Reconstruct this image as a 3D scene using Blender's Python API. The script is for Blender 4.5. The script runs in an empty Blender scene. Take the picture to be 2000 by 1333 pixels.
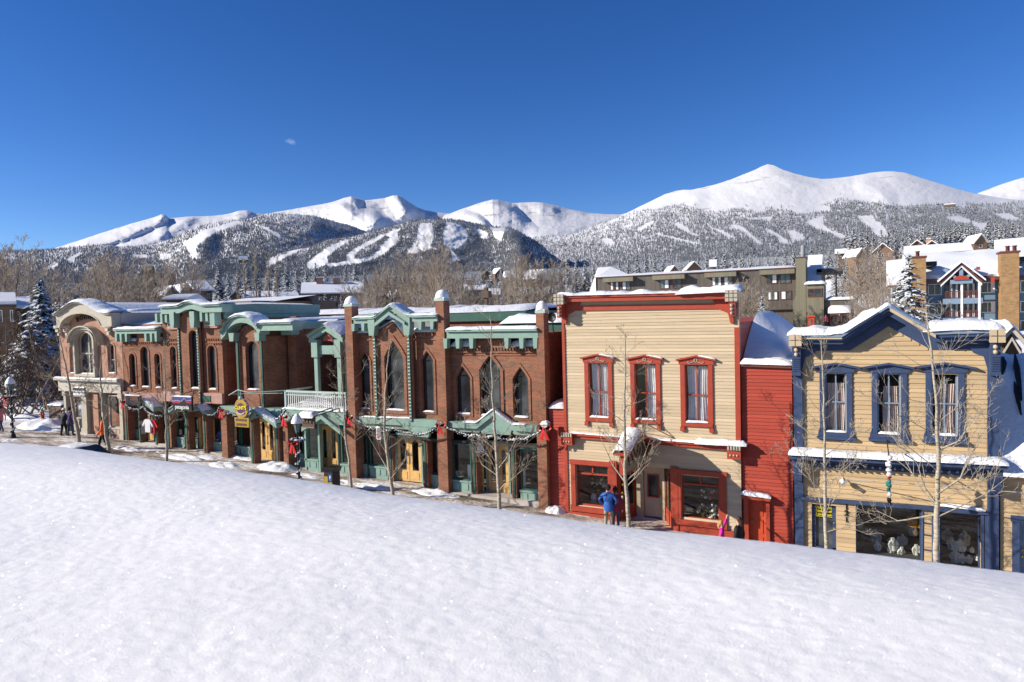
import bpy, bmesh, math, random
import numpy as np
from mathutils import Vector, Matrix, Euler, noise
from mathutils.geometry import delaunay_2d_cdt
R = math.radians
PI = math.pi
random.seed(7)
rng = np.random.default_rng(11)
scn = bpy.context.scene
COL = scn.collection

# ------------------------------------------------------------------ camera
CZ = 8.8                       # eye above the street at X = 0
FP = 1333.33                   # focal length for a 2000 px wide frame (24 mm)
YAW, PITCH, ROLL = R(27.15), R(2.2), R(1.5)
CAM = Vector((0, 0, CZ))
_f = Vector((-math.sin(YAW)*math.cos(PITCH), math.cos(YAW)*math.cos(PITCH), -math.sin(PITCH)))
_r0 = Vector((math.cos(YAW), math.sin(YAW), 0))
_u0 = _r0.cross(_f)
_R = _r0*math.cos(ROLL) - _u0*math.sin(ROLL)
_U = _u0*math.cos(ROLL) + _r0*math.sin(ROLL)
def ray(px, py): return _f + _R*((px-1000)/FP) + _U*((666.5-py)/FP)
def P(px, py, Y=26.0):
    r = ray(px, py); return CAM + r*(Y/r.y)
def XZ(px, py, Y=26.0):
    p = P(px, py, Y); return (p.x, p.z)
def far(px, py, d):            # the point at horizontal distance d seen at a photo position
    r = ray(px, py); return CAM + r*(d/math.hypot(r.x, r.y))
def ZX(px, py, Y, X):          # height of the ray of (px,py) on plane Y, X kept
    return P(px, py, Y).z
cam_d = bpy.data.cameras.new('camera'); cam_o = bpy.data.objects.new('camera', cam_d); COL.objects.link(cam_o)
M3 = Matrix((_R, _U, -_f)).transposed()
cam_o.matrix_world = Matrix.Translation(CAM) @ M3.to_4x4()
cam_d.sensor_width = 36; cam_d.lens = 24; cam_d.clip_start = 0.05; cam_d.clip_end = 30000
cam_d.dof.use_dof = True; cam_d.dof.focus_distance = 40; cam_d.dof.aperture_fstop = 5.6
scn.camera = cam_o

# ------------------------------------------------------------------ light
SAZ, SEL = R(55), R(24)
TOSUN = Vector((-math.sin(SAZ)*math.cos(SEL), -math.cos(SAZ)*math.cos(SEL), math.sin(SEL)))
sd = bpy.data.lights.new('sun', 'SUN'); sd.energy = 5.0; sd.angle = R(0.5); sd.color = (1.0, 0.92, 0.79)
so = bpy.data.objects.new('sun', sd); COL.objects.link(so)
so.rotation_euler = (-TOSUN).to_track_quat('-Z', 'Y').to_euler()
w = bpy.data.worlds.new('World'); scn.world = w; w.use_nodes = True
nt = w.node_tree; bg = nt.nodes['Background']
sky = nt.nodes.new('ShaderNodeTexSky'); sky.sky_type = 'NISHITA'; sky.sun_disc = False
sky.sun_elevation = SEL; sky.sun_rotation = math.atan2(TOSUN.x, TOSUN.y) % (2*PI)
sky.altitude = 2900; sky.air_density = 1.0; sky.dust_density = 0.35; sky.ozone_density = 3.0
hs = nt.nodes.new('ShaderNodeHueSaturation'); hs.inputs['Saturation'].default_value = 1.27; hs.inputs['Hue'].default_value = 0.5135; hs.inputs['Value'].default_value = 1.0
nt.links.new(sky.outputs[0], hs.inputs['Color'])
# a wisp of cloud low in the sky
geo = nt.nodes.new('ShaderNodeTexCoord')
cd = ray(571, 278).normalized()
sub = nt.nodes.new('ShaderNodeVectorMath'); sub.operation = 'SUBTRACT'; sub.inputs[1].default_value = cd
nt.links.new(geo.outputs['Generated'], sub.inputs[0])
mp = nt.nodes.new('ShaderNodeMapping'); mp.inputs['Scale'].default_value = (60, 60, 150)
nt.links.new(sub.outputs[0], mp.inputs[0])
ln = nt.nodes.new('ShaderNodeVectorMath'); ln.operation = 'LENGTH'; nt.links.new(mp.outputs[0], ln.inputs[0])
nz = nt.nodes.new('ShaderNodeTexNoise'); nz.inputs['Scale'].default_value = 60; nz.inputs['Detail'].default_value = 5
nt.links.new(geo.outputs['Generated'], nz.inputs['Vector'])
a1 = nt.nodes.new('ShaderNodeMath'); a1.operation = 'MULTIPLY_ADD'; a1.inputs[1].default_value = 2.6
nt.links.new(nz.outputs[0], a1.inputs[0]); nt.links.new(ln.outputs['Value'], a1.inputs[2])
mr = nt.nodes.new('ShaderNodeMapRange'); mr.inputs[1].default_value = 2.1; mr.inputs[2].default_value = 1.3
mr.inputs[3].default_value = 0; mr.inputs[4].default_value = 0.28; nt.links.new(a1.outputs[0], mr.inputs[0])
mx = nt.nodes.new('ShaderNodeMixRGB'); mx.inputs[2].default_value = (9, 9.5, 10, 1)
nt.links.new(mr.outputs[0], mx.inputs[0]); nt.links.new(hs.outputs[0], mx.inputs[1]); nt.links.new(mx.outputs[0], bg.inputs[0])
bg.inputs[1].default_value = 0.098
vs = scn.view_settings; vs.view_transform = 'Standard'; vs.look = 'None'; vs.exposure = 0.55; vs.gamma = 1
scn.cycles.max_bounces = 5; scn.cycles.diffuse_bounces = 2; scn.cycles.glossy_bounces = 2; scn.cycles.transparent_max_bounces = 8
scn.cycles.use_denoising = True; scn.cycles.caustics_reflective = False; scn.cycles.caustics_refractive = False
scn.cycles.sample_clamp_indirect = 4

# ------------------------------------------------------------------ materials
MT = {}
def nodes(name, rgb, rough=0.6, spec=0.3):
    m = bpy.data.materials.new(name); m.use_nodes = True; t = m.node_tree
    b = t.nodes['Principled BSDF']
    b.inputs['Base Color'].default_value = (*rgb, 1); b.inputs['Roughness'].default_value = rough
    b.inputs['Specular IOR Level'].default_value = spec
    MT[name] = m; return m, t, b
def N(t, kind, **kw):
    n = t.nodes.new('ShaderNode'+kind)
    for k, v in kw.items():
        if k in n.inputs: n.inputs[k].default_value = v
        else: setattr(n, k, v)
    return n
def bump(t, b, h, dist, strength=1.0):
    n = N(t, 'Bump', Distance=dist, Strength=strength); t.links.new(h, n.inputs['Height']); t.links.new(n.outputs[0], b.inputs['Normal']); return n
def ramp(t, fac, stops):
    n = t.nodes.new('ShaderNodeValToRGB'); t.links.new(fac, n.inputs[0]); e = n.color_ramp.elements
    while len(e) < len(stops): e.new(0.5)
    for i, (p, c) in enumerate(stops): e[i].position = p; e[i].color = (*c, 1)
    return n.outputs[0]
def sc_(c, k): return tuple(min(1, x*k) for x in c)
def paint(name, rgb, rough=0.55, var=0.16, scale=3.0, bmp=0.004, spec=0.3):
    m, t, b = nodes(name, rgb, rough, spec)
    co = N(t, 'TexCoord'); n = N(t, 'TexNoise', Scale=scale, Detail=6.0, Roughness=0.65)
    t.links.new(co.outputs['Object'], n.inputs['Vector'])
    t.links.new(ramp(t, n.outputs[0], [(0.3, sc_(rgb, 1-var)), (0.7, sc_(rgb, 1+var))]), b.inputs['Base Color'])
    n2 = N(t, 'TexNoise', Scale=scale*14, Detail=3.0); t.links.new(co.outputs['Object'], n2.inputs['Vector'])
    bump(t, b, n2.outputs[0], bmp); return m
def wallco(t, k=1.0):
    co = N(t, 'NewGeometry'); s = N(t, 'SeparateXYZ'); t.links.new(co.outputs['Position'], s.inputs[0])
    a = N(t, 'Math', operation='ADD'); t.links.new(s.outputs[0], a.inputs[0]); t.links.new(s.outputs[1], a.inputs[1])
    c = N(t, 'CombineXYZ'); t.links.new(a.outputs[0], c.inputs[0]); t.links.new(s.outputs[2], c.inputs[1]); return c.outputs[0], s
def brickm(name, c1, c2, mo, w=0.23, h=0.078):
    m, t, b = nodes(name, c1, 0.85, 0.15)
    v, s = wallco(t)
    br = N(t, 'TexBrick', Scale=1.0); br.inputs['Color1'].default_value = (*c1, 1); br.inputs['Color2'].default_value = (*c2, 1)
    br.inputs['Mortar'].default_value = (*mo, 1); br.inputs['Mortar Size'].default_value = 0.009; br.inputs['Mortar Smooth'].default_value = 0.2
    br.inputs['Brick Width'].default_value = w; br.inputs['Row Height'].default_value = h; br.inputs['Bias'].default_value = 0.1
    t.links.new(v, br.inputs['Vector'])
    n = N(t, 'TexNoise', Scale=1.3, Detail=5.0); t.links.new(v, n.inputs['Vector'])
    mx = N(t, 'MixRGB', blend_type='MULTIPLY'); mx.inputs[0].default_value = 1
    t.links.new(br.outputs[0], mx.inputs[1]); t.links.new(ramp(t, n.outputs[0], [(0.3, (.78, .78, .78)), (0.7, (1.1, 1.08, 1.05))]), mx.inputs[2])
    t.links.new(mx.outputs[0], b.inputs['Base Color'])
    iv = N(t, 'Math', operation='SUBTRACT'); iv.inputs[0].default_value = 1; t.links.new(br.outputs['Fac'], iv.inputs[1])
    bump(t, b, iv.outputs[0], 0.012); return m
def boards(name, rgb, h=0.15, var=0.10, vertical=False):
    m, t, b = nodes(name, rgb, 0.6, 0.25)
    v, s = wallco(t)
    dv = N(t, 'Math', operation='DIVIDE'); dv.inputs[1].default_value = h
    if vertical:
        a = N(t, 'Math', operation='ADD'); t.links.new(s.outputs[0], a.inputs[0]); t.links.new(s.outputs[1], a.inputs[1]); t.links.new(a.outputs[0], dv.inputs[0])
    else: t.links.new(s.outputs[2], dv.inputs[0])
    fl = N(t, 'Math', operation='FLOOR'); t.links.new(dv.outputs[0], fl.inputs[0])
    wn = N(t, 'TexWhiteNoise', noise_dimensions='1D'); t.links.new(fl.outputs[0], wn.inputs['W'])
    n = N(t, 'TexNoise', Scale=1.0, Detail=6.0, Roughness=.7)
    mp = N(t, 'Mapping'); mp.inputs['Scale'].default_value = (1.2, 9, 1); t.links.new(v, mp.inputs[0]); t.links.new(mp.outputs[0], n.inputs['Vector'])
    ad = N(t, 'Math', operation='MULTIPLY_ADD'); ad.inputs[1].default_value = 0.5; t.links.new(wn.outputs['Value'], ad.inputs[0]); t.links.new(n.outputs[0], ad.inputs[2])
    t.links.new(ramp(t, ad.outputs[0], [(0.42, sc_(rgb, 1-var)), (0.75, sc_(rgb, 1)), (1.0, sc_(rgb, 1+var*.8))]), b.inputs['Base Color'])
    fr = N(t, 'Math', operation='FRACT'); t.links.new(dv.outputs[0], fr.inputs[0])
    if vertical:
        pg = N(t, 'Math', operation='PINGPONG'); pg.inputs[1].default_value = 0.5; t.links.new(fr.outputs[0], pg.inputs[0])
        st = N(t, 'Math', operation='GREATER_THAN'); st.inputs[1].default_value = 0.12; t.links.new(pg.outputs[0], st.inputs[0]); bump(t, b, st.outputs[0], 0.02)
    else:
        n3 = N(t, 'TexNoise', Scale=30.0, Detail=3.0); t.links.new(v, n3.inputs['Vector']); bump(t, b, n3.outputs[0], 0.004)
    return m
def snowm(name, rgb=(.88, .89, .91), scale=6.0, dist=0.05, sss=False):
    m, t, b = nodes(name, rgb, 0.55, 0.35)
    co = N(t, 'NewGeometry'); n = N(t, 'TexNoise', Scale=scale, Detail=8.0, Roughness=0.6)
    t.links.new(co.outputs['Position'], n.inputs['Vector']); bump(t, b, n.outputs[0], dist)
    if name == 'snow_hill':      # bare rock showing high up
        mp = N(t, 'Mapping'); mp.inputs['Scale'].default_value = (.006, .006, .02); t.links.new(co.outputs['Position'], mp.inputs[0])
        r = N(t, 'TexNoise', Scale=1.0, Detail=9.0, Roughness=.72); t.links.new(mp.outputs[0], r.inputs['Vector'])
        s = N(t, 'SeparateXYZ'); t.links.new(co.outputs['Position'], s.inputs[0]); k = N(t, 'MapRange'); k.inputs[1].default_value = 420; k.inputs[2].default_value = 900; k.inputs[4].default_value = .10; t.links.new(s.outputs[2], k.inputs[0])
        a = N(t, 'Math', operation='ADD'); t.links.new(r.outputs[0], a.inputs[0]); t.links.new(k.outputs[0], a.inputs[1])
        t.links.new(ramp(t, a.outputs[0], [(.0, rgb), (.66, rgb), (.74, (.34, .33, .33))]), b.inputs['Base Color'])
    return m
snowm('snow', (.80, .81, .83)); snowm('snow_hill', (.70, .70, .71), 0.012, 1.2)
def sparkle():
    m, t, b = nodes('snow_near', (.97, .945, .89), 0.5, 0.5)
    co = N(t, 'NewGeometry')
    n1 = N(t, 'TexNoise', Scale=170.0, Detail=5.0, Roughness=.75); n2 = N(t, 'TexNoise', Scale=22.0, Detail=4.0)
    v = N(t, 'TexVoronoi', Scale=520.0)
    for q in (n1, n2, v): t.links.new(co.outputs['Position'], q.inputs['Vector'])
    a = N(t, 'Math', operation='MULTIPLY_ADD'); a.inputs[1].default_value = 1.2; t.links.new(n2.outputs[0], a.inputs[0]); t.links.new(n1.outputs[0], a.inputs[2])
    bp = bump(t, b, a.outputs[0], 0.0016, 0.9)
    # ice grains: every cell has its own facet
    sb = N(t, 'VectorMath', operation='SUBTRACT'); sb.inputs[1].default_value = (.5, .5, .5); t.links.new(v.outputs['Color'], sb.inputs[0])
    ml = N(t, 'VectorMath', operation='SCALE'); ml.inputs['Scale'].default_value = 1.9; t.links.new(sb.outputs[0], ml.inputs[0])
    ad = N(t, 'VectorMath', operation='ADD'); t.links.new(ml.outputs[0], ad.inputs[0]); t.links.new(co.outputs['Normal'], ad.inputs[1])
    nm = N(t, 'VectorMath', operation='NORMALIZE'); t.links.new(ad.outputs[0], nm.inputs[0])
    g = N(t, 'BsdfGlossy', Roughness=0.16); g.inputs['Color'].default_value = (1, 1, 1, 1); t.links.new(nm.outputs[0], g.inputs['Normal'])
    mx = N(t, 'MixShader'); mx.inputs[0].default_value = 0.022
    t.links.new(b.outputs[0], mx.inputs[1]); t.links.new(g.outputs[0], mx.inputs[2]); t.links.new(mx.outputs[0], t.nodes['Material Output'].inputs[0])
sparkle()
def twotone(name, up, side, lo, hi, scale, rough=.8, thr=0.15, soft=.3):    # snow lying on what faces up
    m, t, b = nodes(name, side, rough, 0.15)
    g = N(t, 'NewGeometry'); s = N(t, 'SeparateXYZ'); t.links.new(g.outputs['Normal'], s.inputs[0])
    n = N(t, 'TexNoise', Scale=scale, Detail=4.0); t.links.new(g.outputs['Position'], n.inputs['Vector'])
    a = N(t, 'Math', operation='MULTIPLY_ADD'); a.inputs[1].default_value = 1.4; t.links.new(n.outputs[0], a.inputs[0])
    t.links.new(s.outputs[2], a.inputs[2])
    mr = N(t, 'MapRange'); mr.inputs[1].default_value = lo; mr.inputs[2].default_value = hi; t.links.new(a.outputs[0], mr.inputs[0])
    mx = N(t, 'MixRGB'); mx.inputs[1].default_value = (*side, 1); mx.inputs[2].default_value = (*up, 1)
    t.links.new(mr.outputs[0], mx.inputs[0]); t.links.new(mx.outputs[0], b.inputs['Base Color']); return m
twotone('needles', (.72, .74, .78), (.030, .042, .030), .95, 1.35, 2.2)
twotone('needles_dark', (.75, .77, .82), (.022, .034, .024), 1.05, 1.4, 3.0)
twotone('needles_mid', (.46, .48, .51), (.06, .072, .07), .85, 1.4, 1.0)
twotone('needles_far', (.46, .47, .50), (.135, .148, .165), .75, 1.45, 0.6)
twotone('twigs', (.66, .64, .62), (.34, .27, .20), 1.12, 1.5, 5.0)
twotone('twigs_dark', (.6, .6, .6), (.12, .085, .06), 1.3, 1.65, 5.0)
def aspen():
    m, t, b = nodes('aspen_bark', (.5, .45, .38), .8, .2)
    co = N(t, 'TexCoord'); mp = N(t, 'Mapping'); mp.inputs['Scale'].default_value = (6, 6, 22)
    n = N(t, 'TexNoise', Scale=1.0, Detail=4.0, Roughness=.7); t.links.new(co.outputs['Object'], mp.inputs[0]); t.links.new(mp.outputs[0], n.inputs['Vector'])
    t.links.new(ramp(t, n.outputs[0], [(0.33, (.05, .04, .035)), (0.41, (.30, .26, .20)), (0.7, (.50, .45, .36))]), b.inputs['Base Color'])
aspen()
paint('trunk_brown', (.20, .155, .12), .85, .3, 8)
def glassm(name, tint, alpha, rough=0.02):
    m, t, b = nodes(name, (.02, .02, .02), rough, .5)
    g = N(t, 'BsdfGlossy', Roughness=rough); tr = N(t, 'BsdfTransparent'); tr.inputs[0].default_value = (*tint, 1)
    f = N(t, 'LayerWeight'); f.inputs['Blend'].default_value = .5; pw = N(t, 'Math', operation='POWER'); pw.inputs[1].default_value = 4; t.links.new(f.outputs['Facing'], pw.inputs[0]); ad = N(t, 'Math', operation='MULTIPLY_ADD'); ad.inputs[1].default_value = .9; ad.inputs[2].default_value = .05+alpha; t.links.new(pw.outputs[0], ad.inputs[0])
    mx = N(t, 'MixShader'); t.links.new(ad.outputs[0], mx.inputs[0]); t.links.new(tr.outputs[0], mx.inputs[1]); t.links.new(g.outputs[0], mx.inputs[2])
    t.links.new(mx.outputs[0], t.nodes['Material Output'].inputs[0]); return m
glassm('glass', (.92, .94, .93), 0.02)
glassm('glass_house', (.95, .96, .97), 0.02)
def darkglass(name, c1, c2, sc):
    m, t, b = nodes(name, c1, 0.12, 0.5)
    co = N(t, 'NewGeometry'); n = N(t, 'TexNoise', Scale=sc, Detail=4.0); t.links.new(co.outputs['Position'], n.inputs['Vector'])
    t.links.new(ramp(t, n.outputs[0], [(0.35, c1), (0.7, c2)]), b.inputs['Base Color'])
darkglass('glass_dark', (.010, .013, .016), (.10, .11, .115), 1.1)  # paler grey stop paints blotchy reflections into the pane colour
darkglass('glass_teal', (.05, .09, .09), (.16, .24, .24), 1.5)
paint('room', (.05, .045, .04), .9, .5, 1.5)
paint('curtain_white', (.80, .80, .78), .8, .12, 5)
paint('curtain_pink', (.70, .55, .48), .8, .12, 5)
brickm('brick', (.36, .145, .088), (.25, .10, .06), (.27, .19, .135))
brickm('brick_plain', (.31, .12, .07), (.22, .085, .05), (.22, .14, .10))
brickm('brick_tan', (.42, .26, .12), (.33, .19, .085), (.30, .22, .14), .4, .12)
brickm('brick_rose', (.50, .27, .19), (.42, .21, .14), (.45, .33, .26))
boards('siding_cream', (.53, .42, .28), .125, .15)
boards('siding_tan', (.50, .36, .205), .16, .16)
boards('siding_red', (.36, .055, .033), .13, .15)
boards('siding_olive', (.105, .09, .075), .35, .18, True)
boards('siding_khaki', (.19, .175, .12), .35, .12, True)
boards('siding_blue', (.13, .215, .29), .18, .08)
boards('siding_brown', (.16, .10, .06), .3, .15)
boards('siding_rust', (.20, .125, .08), .3, .15)
paint('cream_plain', (.52, .41, .27), .6, .08)
paint('red_trim', (.35, .055, .030), .5, .12)
paint('red_door', (.50, .075, .03), .5, .08)
paint('blue_trim', (.042, .065, .135), .5, .15)
paint('blue_light', (.20, .27, .36), .5, .1)
paint('green_trim', (.215, .325, .275), .5, .10)
paint('green_dark', (.03, .10, .075), .5, .15)
paint('green_pale', (.38, .48, .44), .6, .1)
paint('stone_cream', (.42, .38, .31), .7, .10, 4)
paint('stone_white', (.47, .43, .37), .7, .08, 4)
paint('stone_pink', (.42, .24, .20), .8, .15, 6)
paint('grey_blue', (.20, .21, .24), .7, .1)
paint('pine_wood', (.62, .38, .14), .4, .15, 5)
paint('dark_metal', (.018, .018, .02), .45, .2)
paint('grey_metal', (.25, .25, .26), .4, .2)
paint('white_paint', (.72, .72, .70), .5, .06)
paint('brown_wood', (.10, .065, .045), .7, .25)
paint('rust_trim', (.13, .045, .035), .6, .15)
paint('red_cloth', (.55, .012, .02), .5, .15)
paint('orange_cloth', (.80, .13, .03), .6, .12); paint('purple_cloth', (.07, .045, .13), .7, .2)
paint('navy_cloth', (.02, .022, .035), .7, .2); paint('black_cloth', (.012, .012, .014), .7, .2)
paint('blue_cloth', (.03, .11, .38), .6, .15); paint('maroon_cloth', (.22, .02, .05), .7, .2); paint('pink_cloth', (.75, .02, .30), .6, .12)
paint('denim', (.05, .07, .12), .8, .2); paint('khaki_cloth', (.35, .28, .2), .8, .1); paint('rose_cloth', (.5, .18, .2), .7, .1)
paint('skin', (.58, .34, .25), .5, .06); paint('hair_brown', (.05, .03, .02), .6, .3, 20); paint('hair_blond', (.42, .26, .10), .6, .3, 20); paint('white_cloth', (.6, .6, .62), .7, .1)
paint('teal_cloth', (.03, .2, .17), .7, .1)
paint('yellow_paint', (.75, .62, .02), .5, .04); paint('sign_black', (.012, .012, .014), .4, .1); paint('gold_paint', (.38, .25, .03), .4, .15)
paint('sign_purple', (.10, .03, .07), .5, .1); paint('sign_blue', (.03, .05, .17), .5, .1); paint('lilac', (.30, .24, .42), .5, .1)
paint('bust_white', (.66, .66, .60), .6, .1, 10); paint('olive_paint', (.28, .25, .15), .6, .2, 8)
paint('concrete', (.42, .38, .33), .8, .15, 2)
paint('rust_ornament', (.6, .30, .04), .4, .3, 12)

# ------------------------------------------------------------------ mesh building
ORG = {}
def lbl(o, label=None, cat=None, group=None, kind=None):
    if label: o['label'] = label
    if cat: o['category'] = cat
    if group: o['group'] = group
    if kind: o['kind'] = kind
    return o
def empty(name, loc, label=None, cat=None, group=None):
    o = bpy.data.objects.new(name, None); COL.objects.link(o); o.location = loc; o.empty_display_size = .3
    ORG[o.name] = Vector(loc); lbl(o, label, cat, group); return o
class MB:
    def __init__(s): s.v = []; s.f = []; s.mi = []; s.sm = []; s.cur = 0; s.smooth = False
    def add(s, vs, fs, smooth=None):
        n = len(s.v); s.v += [tuple(q) for q in vs]
        for f in fs: s.f.append([i+n for i in f]); s.mi.append(s.cur); s.sm.append(s.smooth if smooth is None else smooth)
        return s
    def box(s, x0, x1, y0, y1, z0, z1):
        if x0 > x1: x0, x1 = x1, x0
        if y0 > y1: y0, y1 = y1, y0
        if z0 > z1: z0, z1 = z1, z0
        v = [(x, y, z) for z in (z0, z1) for y in (y0, y1) for x in (x0, x1)]
        return s.add(v, [(0, 2, 3, 1), (4, 5, 7, 6), (0, 1, 5, 4), (2, 6, 7, 3), (0, 4, 6, 2), (1, 3, 7, 5)], False)
    def prism(s, poly, y0, y1):        # polygon in X,Z swept along Y (y0 nearer the street)
        a = sum(poly[i][0]*poly[(i+1) % len(poly)][1]-poly[(i+1) % len(poly)][0]*poly[i][1] for i in range(len(poly)))
        if a < 0: poly = poly[::-1]
        n = len(poly)
        v = [(x, y0, z) for x, z in poly]+[(x, y1, z) for x, z in poly]
        s.cap(poly, y0, False); s.cap(poly, y1, True)
        return s.add(v, [(i, i+n, (i+1) % n+n, (i+1) % n) for i in range(n)], False)
    def cap(s, poly, y, flip):
        r = delaunay_2d_cdt([Vector(p) for p in poly], [], [list(range(len(poly)))], 1, 1e-6)
        fs = [list(f)[::-1] if flip else list(f) for f in r[2]]
        s.add([(p[0], y, p[1]) for p in r[0]], fs, False)
    def quad(s, a, b, c, d): return s.add([a, b, c, d], [(0, 1, 2, 3)])
    def tube(s, pts, rad, n=6, cap=True, smooth=True):
        pts = [Vector(p) for p in pts]
        if not hasattr(rad, '__len__'): rad = [rad]*len(pts)
        vs = []; t0 = (pts[1]-pts[0]).normalized()
        u = t0.orthogonal().normalized()
        for i, p in enumerate(pts):
            t = (pts[min(i+1, len(pts)-1)]-pts[max(i-1, 0)])
            t = t.normalized() if t.length > 1e-9 else t0
            u = (u-t*u.dot(t)); u = u.normalized() if u.length > 1e-6 else t.orthogonal().normalized()
            w_ = t.cross(u)
            for k in range(n):
                a = 2*PI*k/n; vs.append(p+(u*math.cos(a)+w_*math.sin(a))*rad[i])
        fs = [(i*n+k, i*n+(k+1) % n, (i+1)*n+(k+1) % n, (i+1)*n+k) for i in range(len(pts)-1) for k in range(n)]
        s.add(vs, fs, smooth)
        if cap: s.add(vs[:n], [tuple(range(n))[::-1]], False); s.add(vs[-n:], [tuple(range(n))], False)
        return s
    def lathe(s, c, prof, n=12, smooth=True):
        vs = [(c[0]+r*math.cos(2*PI*k/n), c[1]+r*math.sin(2*PI*k/n), c[2]+z) for r, z in prof for k in range(n)]
        fs = [(i*n+k, i*n+(k+1) % n, (i+1)*n+(k+1) % n, (i+1)*n+k) for i in range(len(prof)-1) for k in range(n)]
        return s.add(vs, fs, smooth)
    def ball(s, c, r, n=8, sq=(1, 1, 1)):
        m = n//2
        vs = [(c[0]+r*sq[0]*math.sin(PI*i/m)*math.cos(2*PI*k/n), c[1]+r*sq[1]*math.sin(PI*i/m)*math.sin(2*PI*k/n), c[2]-r*sq[2]*math.cos(PI*i/m)) for i in range(m+1) for k in range(n)]
        return s.add(vs, [(i*n+k, i*n+(k+1) % n, (i+1)*n+(k+1) % n, (i+1)*n+k) for i in range(m) for k in range(n)], True)
    def build(s, name, mats, parent=None, org=None, kind=None):
        me = bpy.data.meshes.new(name)
        o0 = org if org is not None else (ORG[parent.name] if parent is not None else Vector((0, 0, 0)))
        o0 = Vector(o0)
        me.from_pydata([(a-o0.x, b-o0.y, c-o0.z) for a, b, c in s.v], [], s.f)
        if isinstance(mats, str): mats = [mats]
        for q in mats: me.materials.append(MT[q])
        me.polygons.foreach_set('material_index', s.mi); me.polygons.foreach_set('use_smooth', s.sm); me.update()
        o = bpy.data.objects.new(name, me); COL.objects.link(o)
        if parent is not None: o.parent = parent; ORG[o.name] = o0
        else: o.location = o0; ORG[o.name] = o0
        if kind: o['kind'] = kind
        return o
def tree_copy(o, parent=None):
    c = o.copy(); COL.objects.link(c); ORG[c.name] = ORG.get(o.name, Vector())
    if parent is not None: c.parent = parent
    for ch in o.children: tree_copy(ch, c)
    return c
def nz3(x, y, z=0.0): return noise.noise(Vector((x, y, z)))
def shape_poly(x0, z0, x1, z1, shape='flat', n=10, rise=None):
    """an opening x0..x1, z0..z1 (z1 its highest point)"""
    if shape == 'flat': return [(x0, z0), (x1, z0), (x1, z1), (x0, z1)]
    r = (x1-x0)/2; c = (x0+x1)/2
    rise = rise if rise else (r if shape == 'round' else r*1.05)
    if shape == 'point': return [(x0, z0), (x1, z0), (x1, z1-rise), (x1-r*.42, z1-rise*.52), (c, z1), (x0+r*.42, z1-rise*.52), (x0, z1-rise)]
    return [(x0, z0), (x1, z0)]+[(c+r*math.cos(a), z1-rise+rise*math.sin(a)) for a in [PI*i/n for i in range(n+1)]]
def inpoly(p, poly):
    x, y = p; c = False; j = len(poly)-1
    for i in range(len(poly)):
        xi, yi = poly[i]; xj, yj = poly[j]
        if (yi > y) != (yj > y) and x < (xj-xi)*(y-yi)/(yj-yi)+xi: c = not c
        j = i
    return c
def grow(poly, d):                 # offset a convex-ish outline outward
    a = sum(poly[i][0]*poly[(i+1) % len(poly)][1]-poly[(i+1) % len(poly)][0]*poly[i][1] for i in range(len(poly)))
    if a < 0: poly = poly[::-1]
    out = []; n = len(poly)
    for i in range(n):
        p0, p1, p2 = poly[i-1], poly[i], poly[(i+1) % n]
        e1 = Vector((p1[0]-p0[0], p1[1]-p0[1])).normalized(); e2 = Vector((p2[0]-p1[0], p2[1]-p1[1])).normalized()
        n1 = Vector((e1.y, -e1.x)); n2 = Vector((e2.y, -e2.x)); b = (n1+n2); b = b/max(.25, b.length_squared)*2 if b.length > 1e-6 else n1
        out.append((p1[0]+b.x*d, p1[1]+b.y*d))
    return out
def wallmesh(mb, outer, holes, Y, t, rev=None):
    """wall in the plane Y facing the street, openings cut out, reveals going back"""
    vs = []; loops = []
    for L in [outer]+holes:
        n = len(vs); vs += [Vector(p) for p in L]; loops.append(list(range(n, n+len(L))))
    r = delaunay_2d_cdt(vs, [(l[i], l[(i+1) % len(l)]) for l in loops for i in range(len(l))], [], 0, 1e-5)
    fs = []
    for f in r[2]:
        c = sum((r[0][i] for i in f), Vector((0, 0)))/len(f)
        if inpoly(c, outer) and not any(inpoly(c, h) for h in holes):
            f = list(f); a, b, d = (r[0][i] for i in f[:3])
            if (b-a).cross(d-a) < 0: f.reverse()
            fs.append(f)
    mb.add([(p[0], Y, p[1]) for p in r[0]], fs, False)
    for k, L in enumerate([outer]+holes):
        a = sum(L[i][0]*L[(i+1) % len(L)][1]-L[(i+1) % len(L)][0]*L[i][1] for i in range(len(L)))
        L = L if (a > 0) == (k == 0) else L[::-1]
        n = len(L); d = t if k == 0 else (rev or t)
        mb.add([(x, Y, z) for x, z in L]+[(x, Y+d, z) for x, z in L], [(i, i+n, (i+1) % n+n, (i+1) % n) for i in range(n)], False)
def ring(mb, inner, outer, y0, y1):    # frame between two outlines with the same point count
    n = len(inner)
    v = [(x, y0, z) for x, z in inner]+[(x, y0, z) for x, z in outer]+[(x, y1, z) for x, z in inner]+[(x, y1, z) for x, z in outer]
    fs = []
    for i in range(n):
        j = (i+1) % n; fs += [(i, n+i, n+j, j), (n+i, 3*n+i, 3*n+j, n+j), (i, j, 2*n+j, 2*n+i)]
    mb.add(v, [f[::-1] for f in fs], False)
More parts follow.
